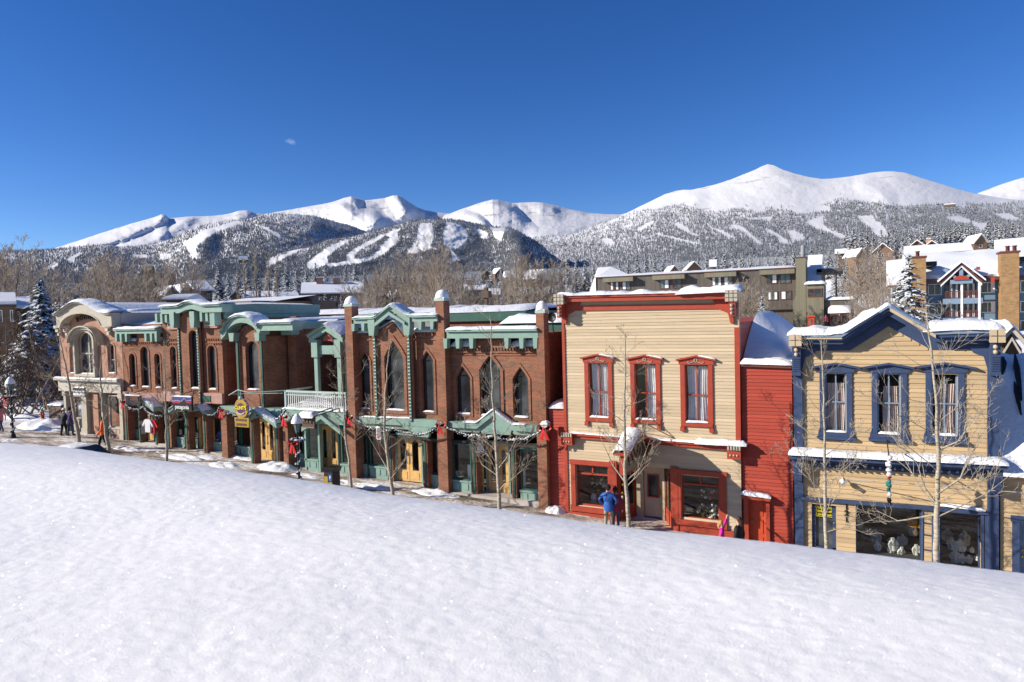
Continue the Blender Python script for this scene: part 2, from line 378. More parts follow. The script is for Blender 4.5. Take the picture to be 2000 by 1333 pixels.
def lap(mb, outer, holes, Y, h=0.15, proud=0.028, zfrom=None):
    """clapboards: one thin wedge per row, cut around the openings"""
    zs = [p[1] for p in outer]; z = zfrom if zfrom is not None else min(zs); top = max(zs)
    z = math.floor(z/h)*h
    def spans(poly, zc):
        xs = []
        for i in range(len(poly)):
            a, b = poly[i], poly[(i+1) % len(poly)]
            if (a[1] > zc) != (b[1] > zc): xs.append(a[0]+(b[0]-a[0])*(zc-a[1])/(b[1]-a[1]))
        xs.sort(); return [(xs[i], xs[i+1]) for i in range(0, len(xs)-1, 2)]
    while z < top:
        zc = z+h*.5; iv = spans(outer, zc)
        for hp in holes:
            for (a, b) in spans(hp, zc):
                nv = []
                for (c, d) in iv:
                    if b <= c or a >= d: nv.append((c, d)); continue
                    if a > c: nv.append((c, a))
                    if b < d: nv.append((b, d))
                iv = nv
        for (a, b) in iv:
            # a board may be made of two lengths
            cuts = [a]
            if b-a > 2.5: cuts.append(a+(b-a)*random.uniform(.2, .8))
            cuts.append(b)
            for q in range(len(cuts)-1):
                j = random.uniform(-.003, .003); x0, x1 = cuts[q]+(0.004 if q else 0), cuts[q+1]
                zl = max(z, min(zs)); zt = min(z+h, top)
                if zt-zl < .02: continue
                mb.add([(x0, Y-proud+j, zl), (x1, Y-proud+j, zl), (x1, Y-.004, zt+.006), (x0, Y-.004, zt+.006), (x0, Y+.01, zl), (x1, Y+.01, zl)],
                       [(0, 1, 2, 3), (4, 5, 1, 0), (0, 3, 4), (1, 5, 2)], False)
        z += h
def snowline(name, pts, y0, y1, th, parent, org=None, step=.12, seed=0, rough=.35, over=.04, ny=7, mat='snow'):
    """a blanket of snow lying along a line of (x,z) points, y0..y1 deep, th thick"""
    L = [0]
    for i in range(1, len(pts)): L.append(L[-1]+math.hypot(pts[i][0]-pts[i-1][0], pts[i][1]-pts[i-1][1]))
    n = max(4, int(L[-1]/step)); mb = MB(); rows = []
    for i in range(n+1):
        s = L[-1]*i/n; k = 0
        while k < len(L)-2 and L[k+1] < s: k += 1
        f = (s-L[k])/max(1e-6, L[k+1]-L[k]); x = pts[k][0]+(pts[k+1][0]-pts[k][0])*f; z = pts[k][1]+(pts[k+1][1]-pts[k][1])*f
        e = min(1, min(s, L[-1]-s)/max(.02, th*.8)+.15) ** .5
        row = []
        for j in range(ny+1):
            v = j/ny; y = y0-over+(y1-y0+over)*v
            pr = (1-abs(2*v-1)**4) ** .5
            hh = th*e*(pr*(1+rough*nz3(x*1.7+seed, y*1.7, seed*3.1)+rough*.4*nz3(x*7, y*7+seed))+.0)
            yy = y+.05*nz3(x*3.1+seed, v*2, 5.5)*(1 if j in (0, ny) else 0)
            row.append((x, yy, z+max(.0, hh)-.012))
        rows.append(row)
    vs = [p for r in rows for p in r]; m = ny+1
    fs = [(i*m+j, (i+1)*m+j, (i+1)*m+j+1, i*m+j+1) for i in range(n) for j in range(ny)]
    mb.add(vs, fs, True)
    mb.add([rows[0][0], rows[0][-1], rows[-1][-1], rows[-1][0]], [], False)
    return mb.build(name, mat, parent, org)
def text(name, s, size, loc, rot, mat, parent, ext=.01, font=None, align='CENTER', sx=1.0, bold=0.0):
    c = bpy.data.curves.new(name, 'FONT'); c.body = s; c.size = size; c.extrude = ext; c.align_x = align; c.align_y = 'CENTER'; c.offset = bold
    o = bpy.data.objects.new(name, c); COL.objects.link(o)
    dg = bpy.context.evaluated_depsgraph_get(); me = bpy.data.meshes.new_from_object(o.evaluated_get(dg))
    bpy.data.objects.remove(o); bpy.data.curves.remove(c)
    me.materials.clear(); me.materials.append(MT[mat])
    for p in me.polygons: p.use_smooth = False
    mt = Matrix.Translation(Vector(loc)-ORG[parent.name]) @ Euler(rot).to_matrix().to_4x4() @ Matrix.Diagonal((sx, 1, 1, 1))
    me.transform(mt)
    o = bpy.data.objects.new(name, me); COL.objects.link(o); o.parent = parent; ORG[o.name] = ORG[parent.name]
    return o
# ------------------------------------------------------------------ ground and hills
fN, RN, UN = (np.array(v) for v in (_f, _R, _U))
def rays(px, py):
    px = np.asarray(px, float); py = np.asarray(py, float)
    return fN + RN*((px-1000)/FP)[..., None] + UN*((666.5-py)/FP)[..., None]
def farN(px, py, d):
    r = rays(px, py); return np.array([0, 0, CZ]) + r*(np.asarray(d)/np.hypot(r[..., 0], r[..., 1]))[..., None]
def hor(x): return 666.5+FP/_U.z*(_f.z+_R.z*(x-1000)/FP)      # horizon row at column x
GX = [-900, -300, 0, 300, 600, 900, 1100, 1400, 1700, 2000, 2600, 3600]
YA = [598, 592, 584, 580, 574, 569, 561, 548, 532, 505, 488, 466]       # row of the ground 700 m away
YB = [572, 568, 562, 555, 545, 536, 528, 512, 497, 473, 456, 440]       # and 2200 m away
ZM = [0, .5, 1, 1.2, 1.5, 1.5, 2, 3.5, 5, 5.5, 6, 6]
def colof(x, y):                 # photo column of a compass direction
    a = np.arctan2(x, y)+YAW; a = np.clip(a, -1.25, 1.2); return 1000+FP*np.tan(a)
def zof(col, yrow, d): return CZ+d*(hor(col)-yrow)/np.sqrt(FP**2+(col-1000)**2)
def gz(x, y):
    x = np.asarray(x, float); y = np.asarray(y, float); d = np.hypot(x, y); c = colof(x, np.maximum(y, 1))
    zs = -.045*np.clip(x, -70, 40)
    zm = np.interp(c, GX, ZM); z3 = zof(c, np.interp(c, GX, YA)+18, 300.); zA = zof(c, np.interp(c, GX, YA), 700.); zB = zof(c, np.interp(c, GX, YB), 2200.)
    z3 = np.maximum(z3, zm)
    k = lambda a, b: np.clip((d-a)/(b-a), 0, 1)
    z = zs+(zm-zs)*k(48, 115); z = np.where(d > 115, zm+(z3-zm)*k(115, 300), z)
    z = np.where(d > 300, z3+(zA-z3)*k(300, 700), z); z = np.where(d > 700, zA+(zB-zA)*k(700, 2200), z)
    return np.where(y < 0, zs, z)
def G(x, y): return float(gz(x, y))
def atcol(px, d):                # ground point at a column and distance
    r = ray(px, hor(px)); k = d/math.hypot(r.x, r.y); x, y = r.x*k, r.y*k; return Vector((x, y, G(x, y)))
def grid_mesh(name, V, mat, kind, label=None, smooth=True):
    ny, nx = V.shape[:2]; me = bpy.data.meshes.new(name)
    idx = np.arange(ny*nx).reshape(ny, nx)
    q = np.stack([idx[:-1, :-1], idx[1:, :-1], idx[1:, 1:], idx[:-1, 1:]], -1).reshape(-1, 4)
    me.vertices.add(ny*nx); me.vertices.foreach_set('co', V.reshape(-1).astype(np.float32))
    me.loops.add(q.size); me.loops.foreach_set('vertex_index', q.reshape(-1).astype(np.int32))
    me.polygons.add(len(q)); me.polygons.foreach_set('loop_start', np.arange(0, q.size, 4, dtype=np.int32))
    me.polygons.foreach_set('use_smooth', np.full(len(q), smooth)); me.update(calc_edges=True); me.validate()
    me.materials.append(MT[mat])
    o = bpy.data.objects.new(name, me); COL.objects.link(o); ORG[o.name] = Vector((0, 0, 0)); o['kind'] = kind
    if label: o['label'] = label
    return o
def fbm(x, y, oct=5, seed=0):        # vectorised value noise
    out = np.zeros(np.broadcast(x, y).shape); amp = 1; tot = 0
    for o in range(oct):
        r_ = np.random.default_rng(seed*17+o); T = r_.random((64, 64))
        xi = np.floor(x).astype(int); yi = np.floor(y).astype(int); fx = x-xi; fy = y-yi
        fx = fx*fx*(3-2*fx); fy = fy*fy*(3-2*fy)
        g = lambda a, b: T[a % 64, b % 64]
        v = g(xi, yi)*(1-fx)*(1-fy)+g(xi+1, yi)*fx*(1-fy)+g(xi, yi+1)*(1-fx)*fy+g(xi+1, yi+1)*fx*fy
        out += amp*(v-.5); tot += amp; amp *= .5; x = x*2.03+7.1; y = y*2.03+3.7
    return out/tot*2
# valley floor: one sheet, polar so that it is fine nearby
ds = np.concatenate([np.linspace(2, 60, 60), np.geomspace(63, 2400, 90), [3500, 9000, 20000]])
an = np.radians(np.linspace(-115, 115, 260))
D_, A_ = np.meshgrid(ds, an, indexing='ij')
X_, Y_ = D_*np.sin(A_-YAW*.0), D_*np.cos(A_)
Zg = gz(X_, Y_)
Zg = np.where(D_ > 2450, np.minimum(Zg, zof(1000., 640, 2200.)*0-40-D_*.01), Zg)
Zg += np.where((D_ > 60) & (D_ < 2450), fbm(X_*.02, Y_*.02, 4, 3)*np.clip((D_-60)/400, 0, 1)*6, 0)
def groundm():
    m, t, b = nodes('street_snow', (.7, .7, .7), .8, .2)
    g = N(t, 'NewGeometry'); s = N(t, 'SeparateXYZ'); t.links.new(g.outputs['Position'], s.inputs[0])
    mp = N(t, 'Mapping'); mp.inputs['Scale'].default_value = (.45, 1.3, 1); t.links.new(g.outputs['Position'], mp.inputs[0])
    n = N(t, 'TexNoise', Scale=.9, Detail=7.0, Roughness=.68); t.links.new(mp.outputs[0], n.inputs['Vector'])
    c = ramp(t, n.outputs[0], [(.36, (.13, .105, .085)), (.44, (.30, .25, .205)), (.52, (.52, .46, .40)), (.60, (.76, .74, .72))])
    d = N(t, 'VectorMath', operation='LENGTH'); t.links.new(g.outputs['Position'], d.inputs[0])
    mr = N(t, 'MapRange'); mr.inputs[1].default_value = 56; mr.inputs[2].default_value = 62; t.links.new(d.outputs['Value'], mr.inputs[0])
    mx = N(t, 'MixRGB'); mx.inputs[2].default_value = (.83, .84, .87, 1); t.links.new(mr.outputs[0], mx.inputs[0]); t.links.new(c, mx.inputs[1])
    t.links.new(mx.outputs[0], b.inputs['Base Color'])
    n2 = N(t, 'TexNoise', Scale=5.0, Detail=6.0); t.links.new(g.outputs['Position'], n2.inputs['Vector']); bump(t, b, n2.outputs[0], .06)
groundm()
grid_mesh('ground', np.stack([X_, Y_, Zg], -1), 'street_snow', 'structure')

def mask_in(px, py, polys):
    m = np.zeros(px.shape, bool)
    for poly in polys:
        x0 = min(p[0] for p in poly); x1 = max(p[0] for p in poly); y0 = min(p[1] for p in poly); y1 = max(p[1] for p in poly)
        s = (px >= x0) & (px <= x1) & (py >= y0) & (py <= y1)
        if not s.any(): continue
        X, Y = px[s], py[s]; c = np.zeros(X.shape, bool); j = len(poly)-1
        for i in range(len(poly)):
            xi, yi = poly[i]; xj, yj = poly[j]
            if yi != yj: c ^= ((yi > Y) != (yj > Y)) & (X < (xj-xi)*(Y-yi)/(yj-yi)+xi)
            j = i
        m[s] |= c
    return m
def zs1(L): return [(x/2.857, 360+y/2.857) for x, y in L]
def zs2(L): return [(600+x/3.125, 360+y/3.125) for x, y in L]
def zs3(L): return [(1130+x/3.279, 300+y/3.279) for x, y in L]
def zs4(L): return [(1600+x/5., 300+y/5.) for x, y in L]
FOREST = []      # (points, scales) gathered for the instanced woods
def segdist(px, py, pts):
    best = np.full(px.shape, 1e9); sgn = np.zeros(px.shape)
    for (x0, y0), (x1, y1) in zip(pts[:-1], pts[1:]):
        dx, dy = x1-x0, y1-y0; L = dx*dx+dy*dy; t = np.clip(((px-x0)*dx+(py-y0)*dy)/L, 0, 1)
        ex, ey = px-(x0+t*dx), py-(y0+t*dy); d = np.hypot(ex, ey); s = dx*ey-dy*ex
        m = d < best; best = np.where(m, d, best); sgn = np.where(m, s/math.sqrt(L), sgn)
    return best, sgn
def ridge(name, crest, bottom, rt, rb, spurs, nx, ny, x0, x1, rough, seed, label, ntrees=0, opens=(), dens=None, tscale=1.0, power=.85, jag=0.0, smooth=0):
    xs = np.linspace(x0, x1, nx); cy = np.interp(xs, [p[0] for p in crest], [p[1] for p in crest])
    cy = cy+jag*fbm(xs*.11, xs*0, 4, seed)
    by = np.interp(xs, [p[0] for p in bottom], [p[1] for p in bottom]); by = np.maximum(by, cy+3)
    cs = cy
    if smooth:
        kx = np.arange(-3*smooth, 3*smooth+1, xs[1]-xs[0]); kk = np.exp(-.5*(kx/smooth)**2); kk /= kk.sum(); h_ = len(kx)//2
        cs = np.convolve(np.pad(cy, h_, mode='reflect', reflect_type='odd'), kk, 'valid')[:nx]; cs = cs-max(0, (cs-cy).max())-1
    def depth(px, v):
        py = np.interp(px, xs, cy)*(1-v)+np.interp(px, xs, by)*v
        RT = np.interp(px, [x0, x1], rt) if hasattr(rt, '__len__') else rt
        vv_ = v
        if smooth: c_ = np.interp(px, xs, cs); vv_ = np.clip((py-c_)/(np.interp(px, xs, by)-c_), 0, 1)
        r = RT+(rb-RT)*vv_**power
        amp = np.clip(v*12, 0, 1)
        for pts, A, wl, wr in spurs:
            d, s = segdist(px, py, pts)       # s > 0: left of a downhill line as seen
            wd = wr+(wl-wr)*(.5+.5*np.tanh(s/7)); q_ = np.clip(1-d/wd, 0, 1); r = r-A*(q_*q_*(3-2*q_)*.5+q_*.5)*np.clip(v*8+.25, 0, 1)
        r = r+rough*(fbm(px*.02, py*.04, 6, seed)+.3*fbm(px*.09, py*.16, 4, seed+5))*(.25+.75*amp)
        return py, r
    v = np.linspace(0, 1, ny)**1.15
    PX, V_ = np.meshgrid(xs, v); PY, RR = depth(PX, V_)
    RR = np.maximum(RR, 1500)
    W3 = farN(PX, PY, RR)
    back = farN(xs, cy, RR[0]*1.08); back[:, 2] = CZ+(W3[0, :, 2]-CZ)*.8
    back2 = farN(xs, cy, RR[0]*1.35); back2[:, 2] = 20
    allv = np.concatenate([back2[None], back[None], W3], 0)
    o = grid_mesh(name, allv, 'snow_hill', 'structure', label)
    if ntrees:
        px = rng.uniform(x0, x1, ntrees); vv = rng.random(ntrees)
        py, r = depth(px, vv)
        keep = ~mask_in(px, py, opens)
        if dens is not None: keep &= rng.random(ntrees) < dens(px, py)
        # leave image area weight: reject where the strip is thin
        hgt = np.interp(px, xs, by)-np.interp(px, xs, cy); keep &= rng.random(ntrees) < hgt/hgt.max()
        p = farN(px[keep], py[keep], np.maximum(r[keep], 1500)); p[:, 2] -= 1.5
        FOREST.append((p, tscale*rng.uniform(.6, 1.25, keep.sum())))
    return o
# far summits
ridge('mountain', [(-300, 500), (90, 492), (105, 486), (200, 455), (260, 436), (300, 425), (316, 419), (324, 421), (330, 427), (360, 424), (380, 423), (420, 422), (445, 418), (468, 412), (482, 411), (500, 417), (515, 419), (560, 424), (700, 450)],
      [(-300, 520), (105, 500), (500, 470), (700, 480)], 7200, 5200, [([(324, 421), (300, 437), (240, 462), (175, 482)], 420, 30, 14), ([(370, 424), (350, 440), (300, 470), (250, 490)], 260, 26, 20), ([(480, 412), (440, 432), (380, 460)], 200, 60, 30)],
      420, 60, -250, 620, 110, 1, 'long snow ridge low on the left skyline', jag=.6)
ridge('mountain', [(430, 440), (500, 423), (520, 418), (560, 411), (600, 404), (640, 397), (655, 393), (672, 387), (686, 384), (697, 387), (712, 392), (730, 390), (752, 387), (768, 382), (776, 382), (786, 386), (800, 396), (815, 405), (830, 411), (860, 416), (880, 418), (905, 424), (950, 440)],
      [(430, 470), (700, 500), (950, 490)], 7000, 4900, [([(688, 384), (694, 400), (700, 412), (722, 418)], 420, 70, 26), ([(640, 398), (662, 404), (690, 420), (728, 426)], 300, 60, 16), ([(776, 382), (782, 396), (792, 412)], 380, 24, 40), ([(830, 412), (760, 424), (715, 445)], 330, 30, 70)],
      520, 90, 430, 950, 75, 2, 'twin white summits left of the middle of the skyline', jag=.4)
ridge('mountain', [(820, 430), (870, 420), (880, 417), (900, 409), (930, 399), (950, 393), (962, 390), (974, 391), (986, 394), (1000, 397), (1020, 396), (1045, 395), (1060, 396), (1080, 400), (1110, 408), (1150, 416), (1190, 419), (1215, 419), (1240, 412), (1300, 405)],
      [(820, 470), (1000, 480), (1300, 480)], 6800, 4700, [([(961, 390), (972, 400), (996, 411)], 430, 70, 16), ([(905, 420), (930, 428), (944, 440)], 250, 60, 12), ([(1060, 397), (1064, 404), (1078, 409)], 120, 30, 10), ([(1240, 412), (1150, 440), (1060, 462)], 260, 40, 60)],
      460, 80, 820, 1300, 70, 3, 'rounded white bowl between the ski hill and the tallest peak', jag=.4)
M4C = [(960, 475), (1038, 464), (1112, 460), (1132, 453), (1165, 440), (1206, 426), (1231, 413), (1253, 402), (1276, 391), (1298, 380), (1320, 373), (1335, 371), (1350, 371), (1375, 366), (1400, 360), (1430, 350), (1455, 340), (1475, 332), (1488, 325), (1500, 321), (1512, 323), (1530, 332), (1555, 340), (1580, 346), (1605, 350), (1625, 349), (1660, 345), (1700, 338), (1728, 335), (1745, 335), (1770, 338), (1800, 348), (1840, 360), (1875, 371), (1900, 377), (1915, 380), (1960, 388), (2100, 400), (2400, 420)]
H4_open = [zs3(q) for q in [
 [(150, 545), (200, 545), (245, 590), (170, 590)], [(285, 470), (350, 450), (340, 470), (290, 485)], [(370, 490), (430, 450), (490, 430), (470, 460), (400, 500)],
 [(450, 512), (520, 520), (640, 545), (720, 565), (780, 580), (840, 585), (780, 590), (700, 578), (560, 540)], [(600, 450), (660, 455), (700, 480), (720, 510), (780, 525), (740, 530), (690, 510), (640, 480)],
 [(820, 470), (900, 490), (980, 530), (1020, 560), (960, 545), (900, 510)], [(970, 460), (1030, 465), (1080, 495), (1110, 530), (1170, 575), (1220, 585), (1140, 585), (1100, 545), (1050, 500), (980, 480)],
 [(1190, 485), (1240, 495), (1290, 530), (1340, 560), (1350, 590), (1290, 585), (1270, 545), (1200, 500)], [(1340, 500), (1380, 490), (1450, 540), (1440, 560), (1370, 570), (1350, 530)],
 [(1450, 440), (1500, 420), (1560, 400), (1570, 460), (1620, 500), (1700, 525), (1770, 540), (1740, 555), (1690, 560), (1600, 510), (1500, 480)],
 [(1780, 400), (1880, 400), (1900, 430), (1960, 480), (1985, 530), (1940, 545), (1890, 530), (1870, 480), (1810, 450)], [(1320, 350), (1450, 330), (1600, 340), (1620, 370), (1500, 380), (1400, 390)], [(1070, 415), (1240, 405), (1230, 440), (1200, 430), (1080, 425)]]]
H4_open += [zs4(q) for q in [[(1200, 630), (1360, 610), (1440, 640), (1550, 680), (1640, 680), (1630, 730), (1580, 780), (1530, 730), (1480, 700), (1300, 665)], [(1690, 590), (1850, 585), (1940, 640), (1960, 665), (1800, 650)], [(900, 600), (1030, 610), (980, 625)]]]
TLX = [960, 1100, 1140, 1206, 1250, 1300, 1330, 1380, 1435, 1480, 1535, 1580, 1620, 1640, 1680, 1740, 1760, 1800, 1860, 1900, 1940, 2000, 2400]
TLY = [464, 458, 450, 426, 413, 404, 400, 416, 409, 412, 412, 413, 396, 389, 395, 403, 404, 402, 399, 399, 401, 395, 400]
def d4(px, py):
    t = np.interp(px, TLX, TLY); k = np.clip((py-t+1)/22, 0, 1)
    n = fbm(px*.05, py*.09, 4, 9)
    return np.where(py < t-1, np.where((py > t-9) & (n > .42), .25, 0), np.clip(.45+.5*k+.5*n, .08, 1))
ridge('mountain', M4C, [(960, 545), (1100, 538), (1400, 522), (1700, 506), (2000, 482), (2400, 456)], [5200, 4700], 2300,
      [([(1530, 340), (1570, 362), (1640, 392)], 50, 90, 90), ([(1345, 371), (1360, 385), (1352, 405)], 60, 30, 30), ([(1740, 345), (1790, 365), (1850, 390)], 40, 130, 130), ([(1690, 360), (1716, 372), (1732, 392)], 50, 26, 26), ([(1206, 426), (1290, 455), (1400, 470)], 90, 130, 130)],
      1180, 150, 960, 2400, 20, 4, 'highest white peak on the right with ski runs through grey forest below', 105000, H4_open, d4, 1.0, 1.0, .3, 55)
ridge('mountain', [(1860, 400), (1900, 383), (1912, 377), (1935, 368), (1960, 359), (1985, 351), (2000, 347), (2060, 340), (2200, 350), (2400, 380)], [(1860, 410), (2000, 420), (2400, 420)], 6200, 4900,
      [([(2060, 340), (2000, 380), (1950, 400)], 200, 60, 60)], 160, 40, 1860, 2400, 60, 6, 'white dome cut off by the right edge of the view')
# forested foothills
H12_open = [zs1(q) for q in [[(1010, 330), (1060, 310), (1130, 260), (1200, 240), (1320, 205), (1360, 215), (1300, 240), (1210, 270), (1150, 310), (1110, 340), (1090, 370), (1120, 420), (1070, 420), (1050, 370), (1040, 350)],
 [(740, 395), (820, 395), (820, 415), (740, 412)], [(890, 390), (965, 390), (960, 410), (920, 430), (890, 425)], [(225, 490), (300, 440), (330, 440), (320, 470), (280, 480)], [(370, 420), (430, 390), (470, 385), (420, 415), (410, 445), (380, 440)],
 [(600, 455), (660, 435), (640, 460), (600, 470)], [(470, 475), (510, 465), (500, 480)], [(0, 408), (70, 408), (110, 418), (0, 424)], [(1400, 220), (1480, 240), (1540, 270), (1590, 310), (1560, 310), (1500, 270)], [(600, 335), (760, 350), (640, 352)]]]
ridge('hill', [(-400, 500), (0, 491), (52, 490), (105, 487), (147, 482), (210, 478), (224, 481), (273, 481), (300, 477), (330, 468), (350, 461), (371, 449), (402, 440), (437, 433), (470, 429), (483, 428), (507, 422), (546, 418), (577, 419), (612, 422), (647, 431), (686, 441), (705, 449), (740, 460), (800, 480)],
      [(-400, 575), (0, 570), (400, 560), (800, 548)], 4900, 2300, [([(437, 433), (400, 460), (395, 490)], 330, 90, 60), ([(520, 420), (470, 440), (420, 452), (385, 475)], 150, 60, 20), ([(577, 419), (520, 450), (480, 475)], 420, 60, 130), ([(210, 478), (150, 500), (120, 520)], 150, 60, 80)],
      620, 90, -400, 800, 120, 7, 'dark forested foothill on the left', 80000, H12_open, lambda px, py: np.clip(.8+.6*fbm(px*.05, py*.1, 4, 21), .3, 1))
H3_open = [zs2(q) for q in [[(0, 480), (60, 430), (140, 380), (230, 340), (270, 340), (180, 400), (120, 450), (130, 490), (60, 520), (0, 520)], [(240, 430), (330, 370), (450, 310), (490, 310), (430, 350), (330, 400), (290, 440), (290, 480), (240, 470)],
 [(500, 290), (580, 270), (550, 300), (560, 340), (530, 380), (470, 430), (380, 470), (300, 490), (200, 500), (130, 515), (120, 490), (240, 470), (400, 440), (440, 390), (500, 330), (470, 310)],
 [(690, 240), (760, 240), (770, 290), (770, 350), (750, 380), (800, 400), (880, 400), (930, 470), (890, 470), (870, 410), (760, 400), (640, 430), (600, 425), (640, 380), (670, 340), (670, 290)],
 [(850, 230), (900, 240), (950, 260), (980, 310), (960, 370), (930, 400), (870, 400), (830, 370), (830, 300)], [(1000, 265), (1060, 280), (1100, 300), (1100, 340), (1050, 330), (1040, 300)],
 [(1110, 270), (1210, 265), (1200, 310), (1180, 350), (1140, 330), (1130, 290)]]]
H3_open += [zs1(q) for q in [[(1400, 400), (1500, 370), (1500, 380), (1420, 410)], [(1470, 470), (1500, 410), (1600, 390), (1620, 360), (1680, 345), (1680, 370), (1600, 410), (1540, 440), (1500, 470)], [(1300, 470), (1330, 440), (1400, 425), (1380, 440), (1320, 470)]]]
ridge('hill', [(380, 520), (455, 507), (525, 499), (574, 489), (612, 481), (642, 468), (686, 463), (728, 452), (754, 445), (779, 439), (798, 432), (824, 429), (875, 428), (907, 432), (939, 439), (962, 443), (994, 445), (1013, 452), (1029, 462), (1048, 472), (1061, 482), (1075, 495), (1100, 514), (1120, 527), (1140, 537)],
      [(380, 562), (600, 554), (800, 548), (1140, 538)], 2950, 2230, [([(875, 428), (850, 460), (830, 500)], 60, 90, 90), ([(994, 445), (1010, 470), (1020, 500)], 300, 60, 60), ([(754, 445), (700, 480), (640, 510)], 45, 60, 60)],
      520, 90, 380, 1140, 45, 8, 'ski hill with white pistes cut through the forest', 90000, H3_open, lambda px, py: np.clip(.75+.6*fbm(px*.06, py*.1, 4, 31), .4, 1), .68)
# sparse lone trees on the pistes
def far_tree(name, tiers, seed, n=7, mat='needles_far'):
    random.seed(seed); mb = MB(); mb.smooth = False
    for k in range(tiers):
        z0 = 14*(.06+.80*k/tiers); z1 = z0+14*(.34-.1*k/tiers); r = 2.1*(1-.78*k/tiers)
        vs = [(random.uniform(-.15, .15), random.uniform(-.15, .15), z1)]
        for i in range(n*2):
            a = PI*i/n+random.uniform(-.2, .2); q = r*(1.15 if i % 2 else .62)*random.uniform(.75, 1.2); vs.append((q*math.cos(a), q*math.sin(a), z0+random.uniform(-.5, .5)+(0 if i % 2 else .5)))
        mb.add(vs, [(0, 1+i, 1+(i+1) % (2*n)) for i in range(2*n)], False)
    mb.tube([(0, 0, -1), (0, 0, 2)], [.2, .18], 4, False)
    return mb
protos = bpy.data.collections.new('conifer_kinds')       # not linked to the scene: only a source for the woods
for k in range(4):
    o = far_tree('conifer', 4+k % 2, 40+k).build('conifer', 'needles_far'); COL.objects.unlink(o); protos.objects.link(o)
def woods(name, pts, scl, label, coll):
    me = bpy.data.meshes.new(name); me.vertices.add(len(pts)); me.vertices.foreach_set('co', pts.reshape(-1).astype(np.float32))
    a = me.attributes.new('scl', 'FLOAT', 'POINT'); a.data.foreach_set('value', scl.astype(np.float32))
    o = bpy.data.objects.new(name, me); COL.objects.link(o); o['kind'] = 'stuff'; o['label'] = label
    g = bpy.data.node_groups.new('scatter', 'GeometryNodeTree')
    g.interface.new_socket('Geometry', in_out='INPUT', socket_type='NodeSocketGeometry'); g.interface.new_socket('Geometry', in_out='OUTPUT', socket_type='NodeSocketGeometry')
    I = g.nodes.new('NodeGroupInput'); O = g.nodes.new('NodeGroupOutput'); ip = g.nodes.new('GeometryNodeInstanceOnPoints'); ci = g.nodes.new('GeometryNodeCollectionInfo')
    ci.inputs['Collection'].default_value = coll; ci.inputs['Separate Children'].default_value = True; ci.inputs['Reset Children'].default_value = True
    na = g.nodes.new('GeometryNodeInputNamedAttribute'); na.data_type = 'FLOAT'; na.inputs['Name'].default_value = 'scl'
    rv = g.nodes.new('FunctionNodeRandomValue'); rv.data_type = 'FLOAT_VECTOR'; rv.inputs[0].default_value = (-.03, -.03, 0); rv.inputs[1].default_value = (.03, .03, 6.28)
    ip.inputs['Pick Instance'].default_value = True; mp_ = g.nodes.new('GeometryNodeMeshToPoints')
    g.links.new(I.outputs[0], mp_.inputs[0]); g.links.new(mp_.outputs[0], ip.inputs['Points']); g.links.new(ci.outputs[0], ip.inputs['Instance'])
    g.links.new(rv.outputs[0], ip.inputs['Rotation']); g.links.new(na.outputs[0], ip.inputs['Scale']); g.links.new(ip.outputs[0], O.inputs[0])
    m = o.modifiers.new('scatter', 'NODES'); m.node_group = g
    return o
far_p = np.concatenate([f[0] for f in FOREST]); far_s = np.concatenate([f[1] for f in FOREST])
# a few single trees standing on the open runs
q = zs2([(850, 230), (950, 260), (980, 310), (960, 370), (930, 400), (830, 300)])
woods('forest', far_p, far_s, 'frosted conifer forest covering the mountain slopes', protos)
# the belt of woods on the valley floor, 330 m to 2200 m away
nb = 95000
cx = rng.uniform(-350, 2300, nb); db = np.where(rng.random(nb) < .75, rng.uniform(330, 2250, nb)**1.0, np.exp(rng.uniform(np.log(330), np.log(1500), nb)))
rr = rays(cx, hor(cx)); k = db/np.hypot(rr[:, 0], rr[:, 1]); bx, by_ = rr[:, 0]*k, rr[:, 1]*k
bz = gz(bx, by_)
dn = np.clip(.9+.9*fbm(bx*.012, by_*.012, 4, 51), .15, 1)
clear = ((cx < 560) & (cx > 60) & (db < 430)) | ((cx > 560) & (cx < 1150) & (db < 430) & (fbm(bx*.03, by_*.03, 3, 5) < .05)) | ((cx > -350) & (cx < 60) & (db < 400))
kp = (rng.random(nb) < dn) & ~clear
belt_p = np.stack([bx, by_, bz-.5], -1)[kp]; belt_s = rng.uniform(.42, .82, kp.sum())
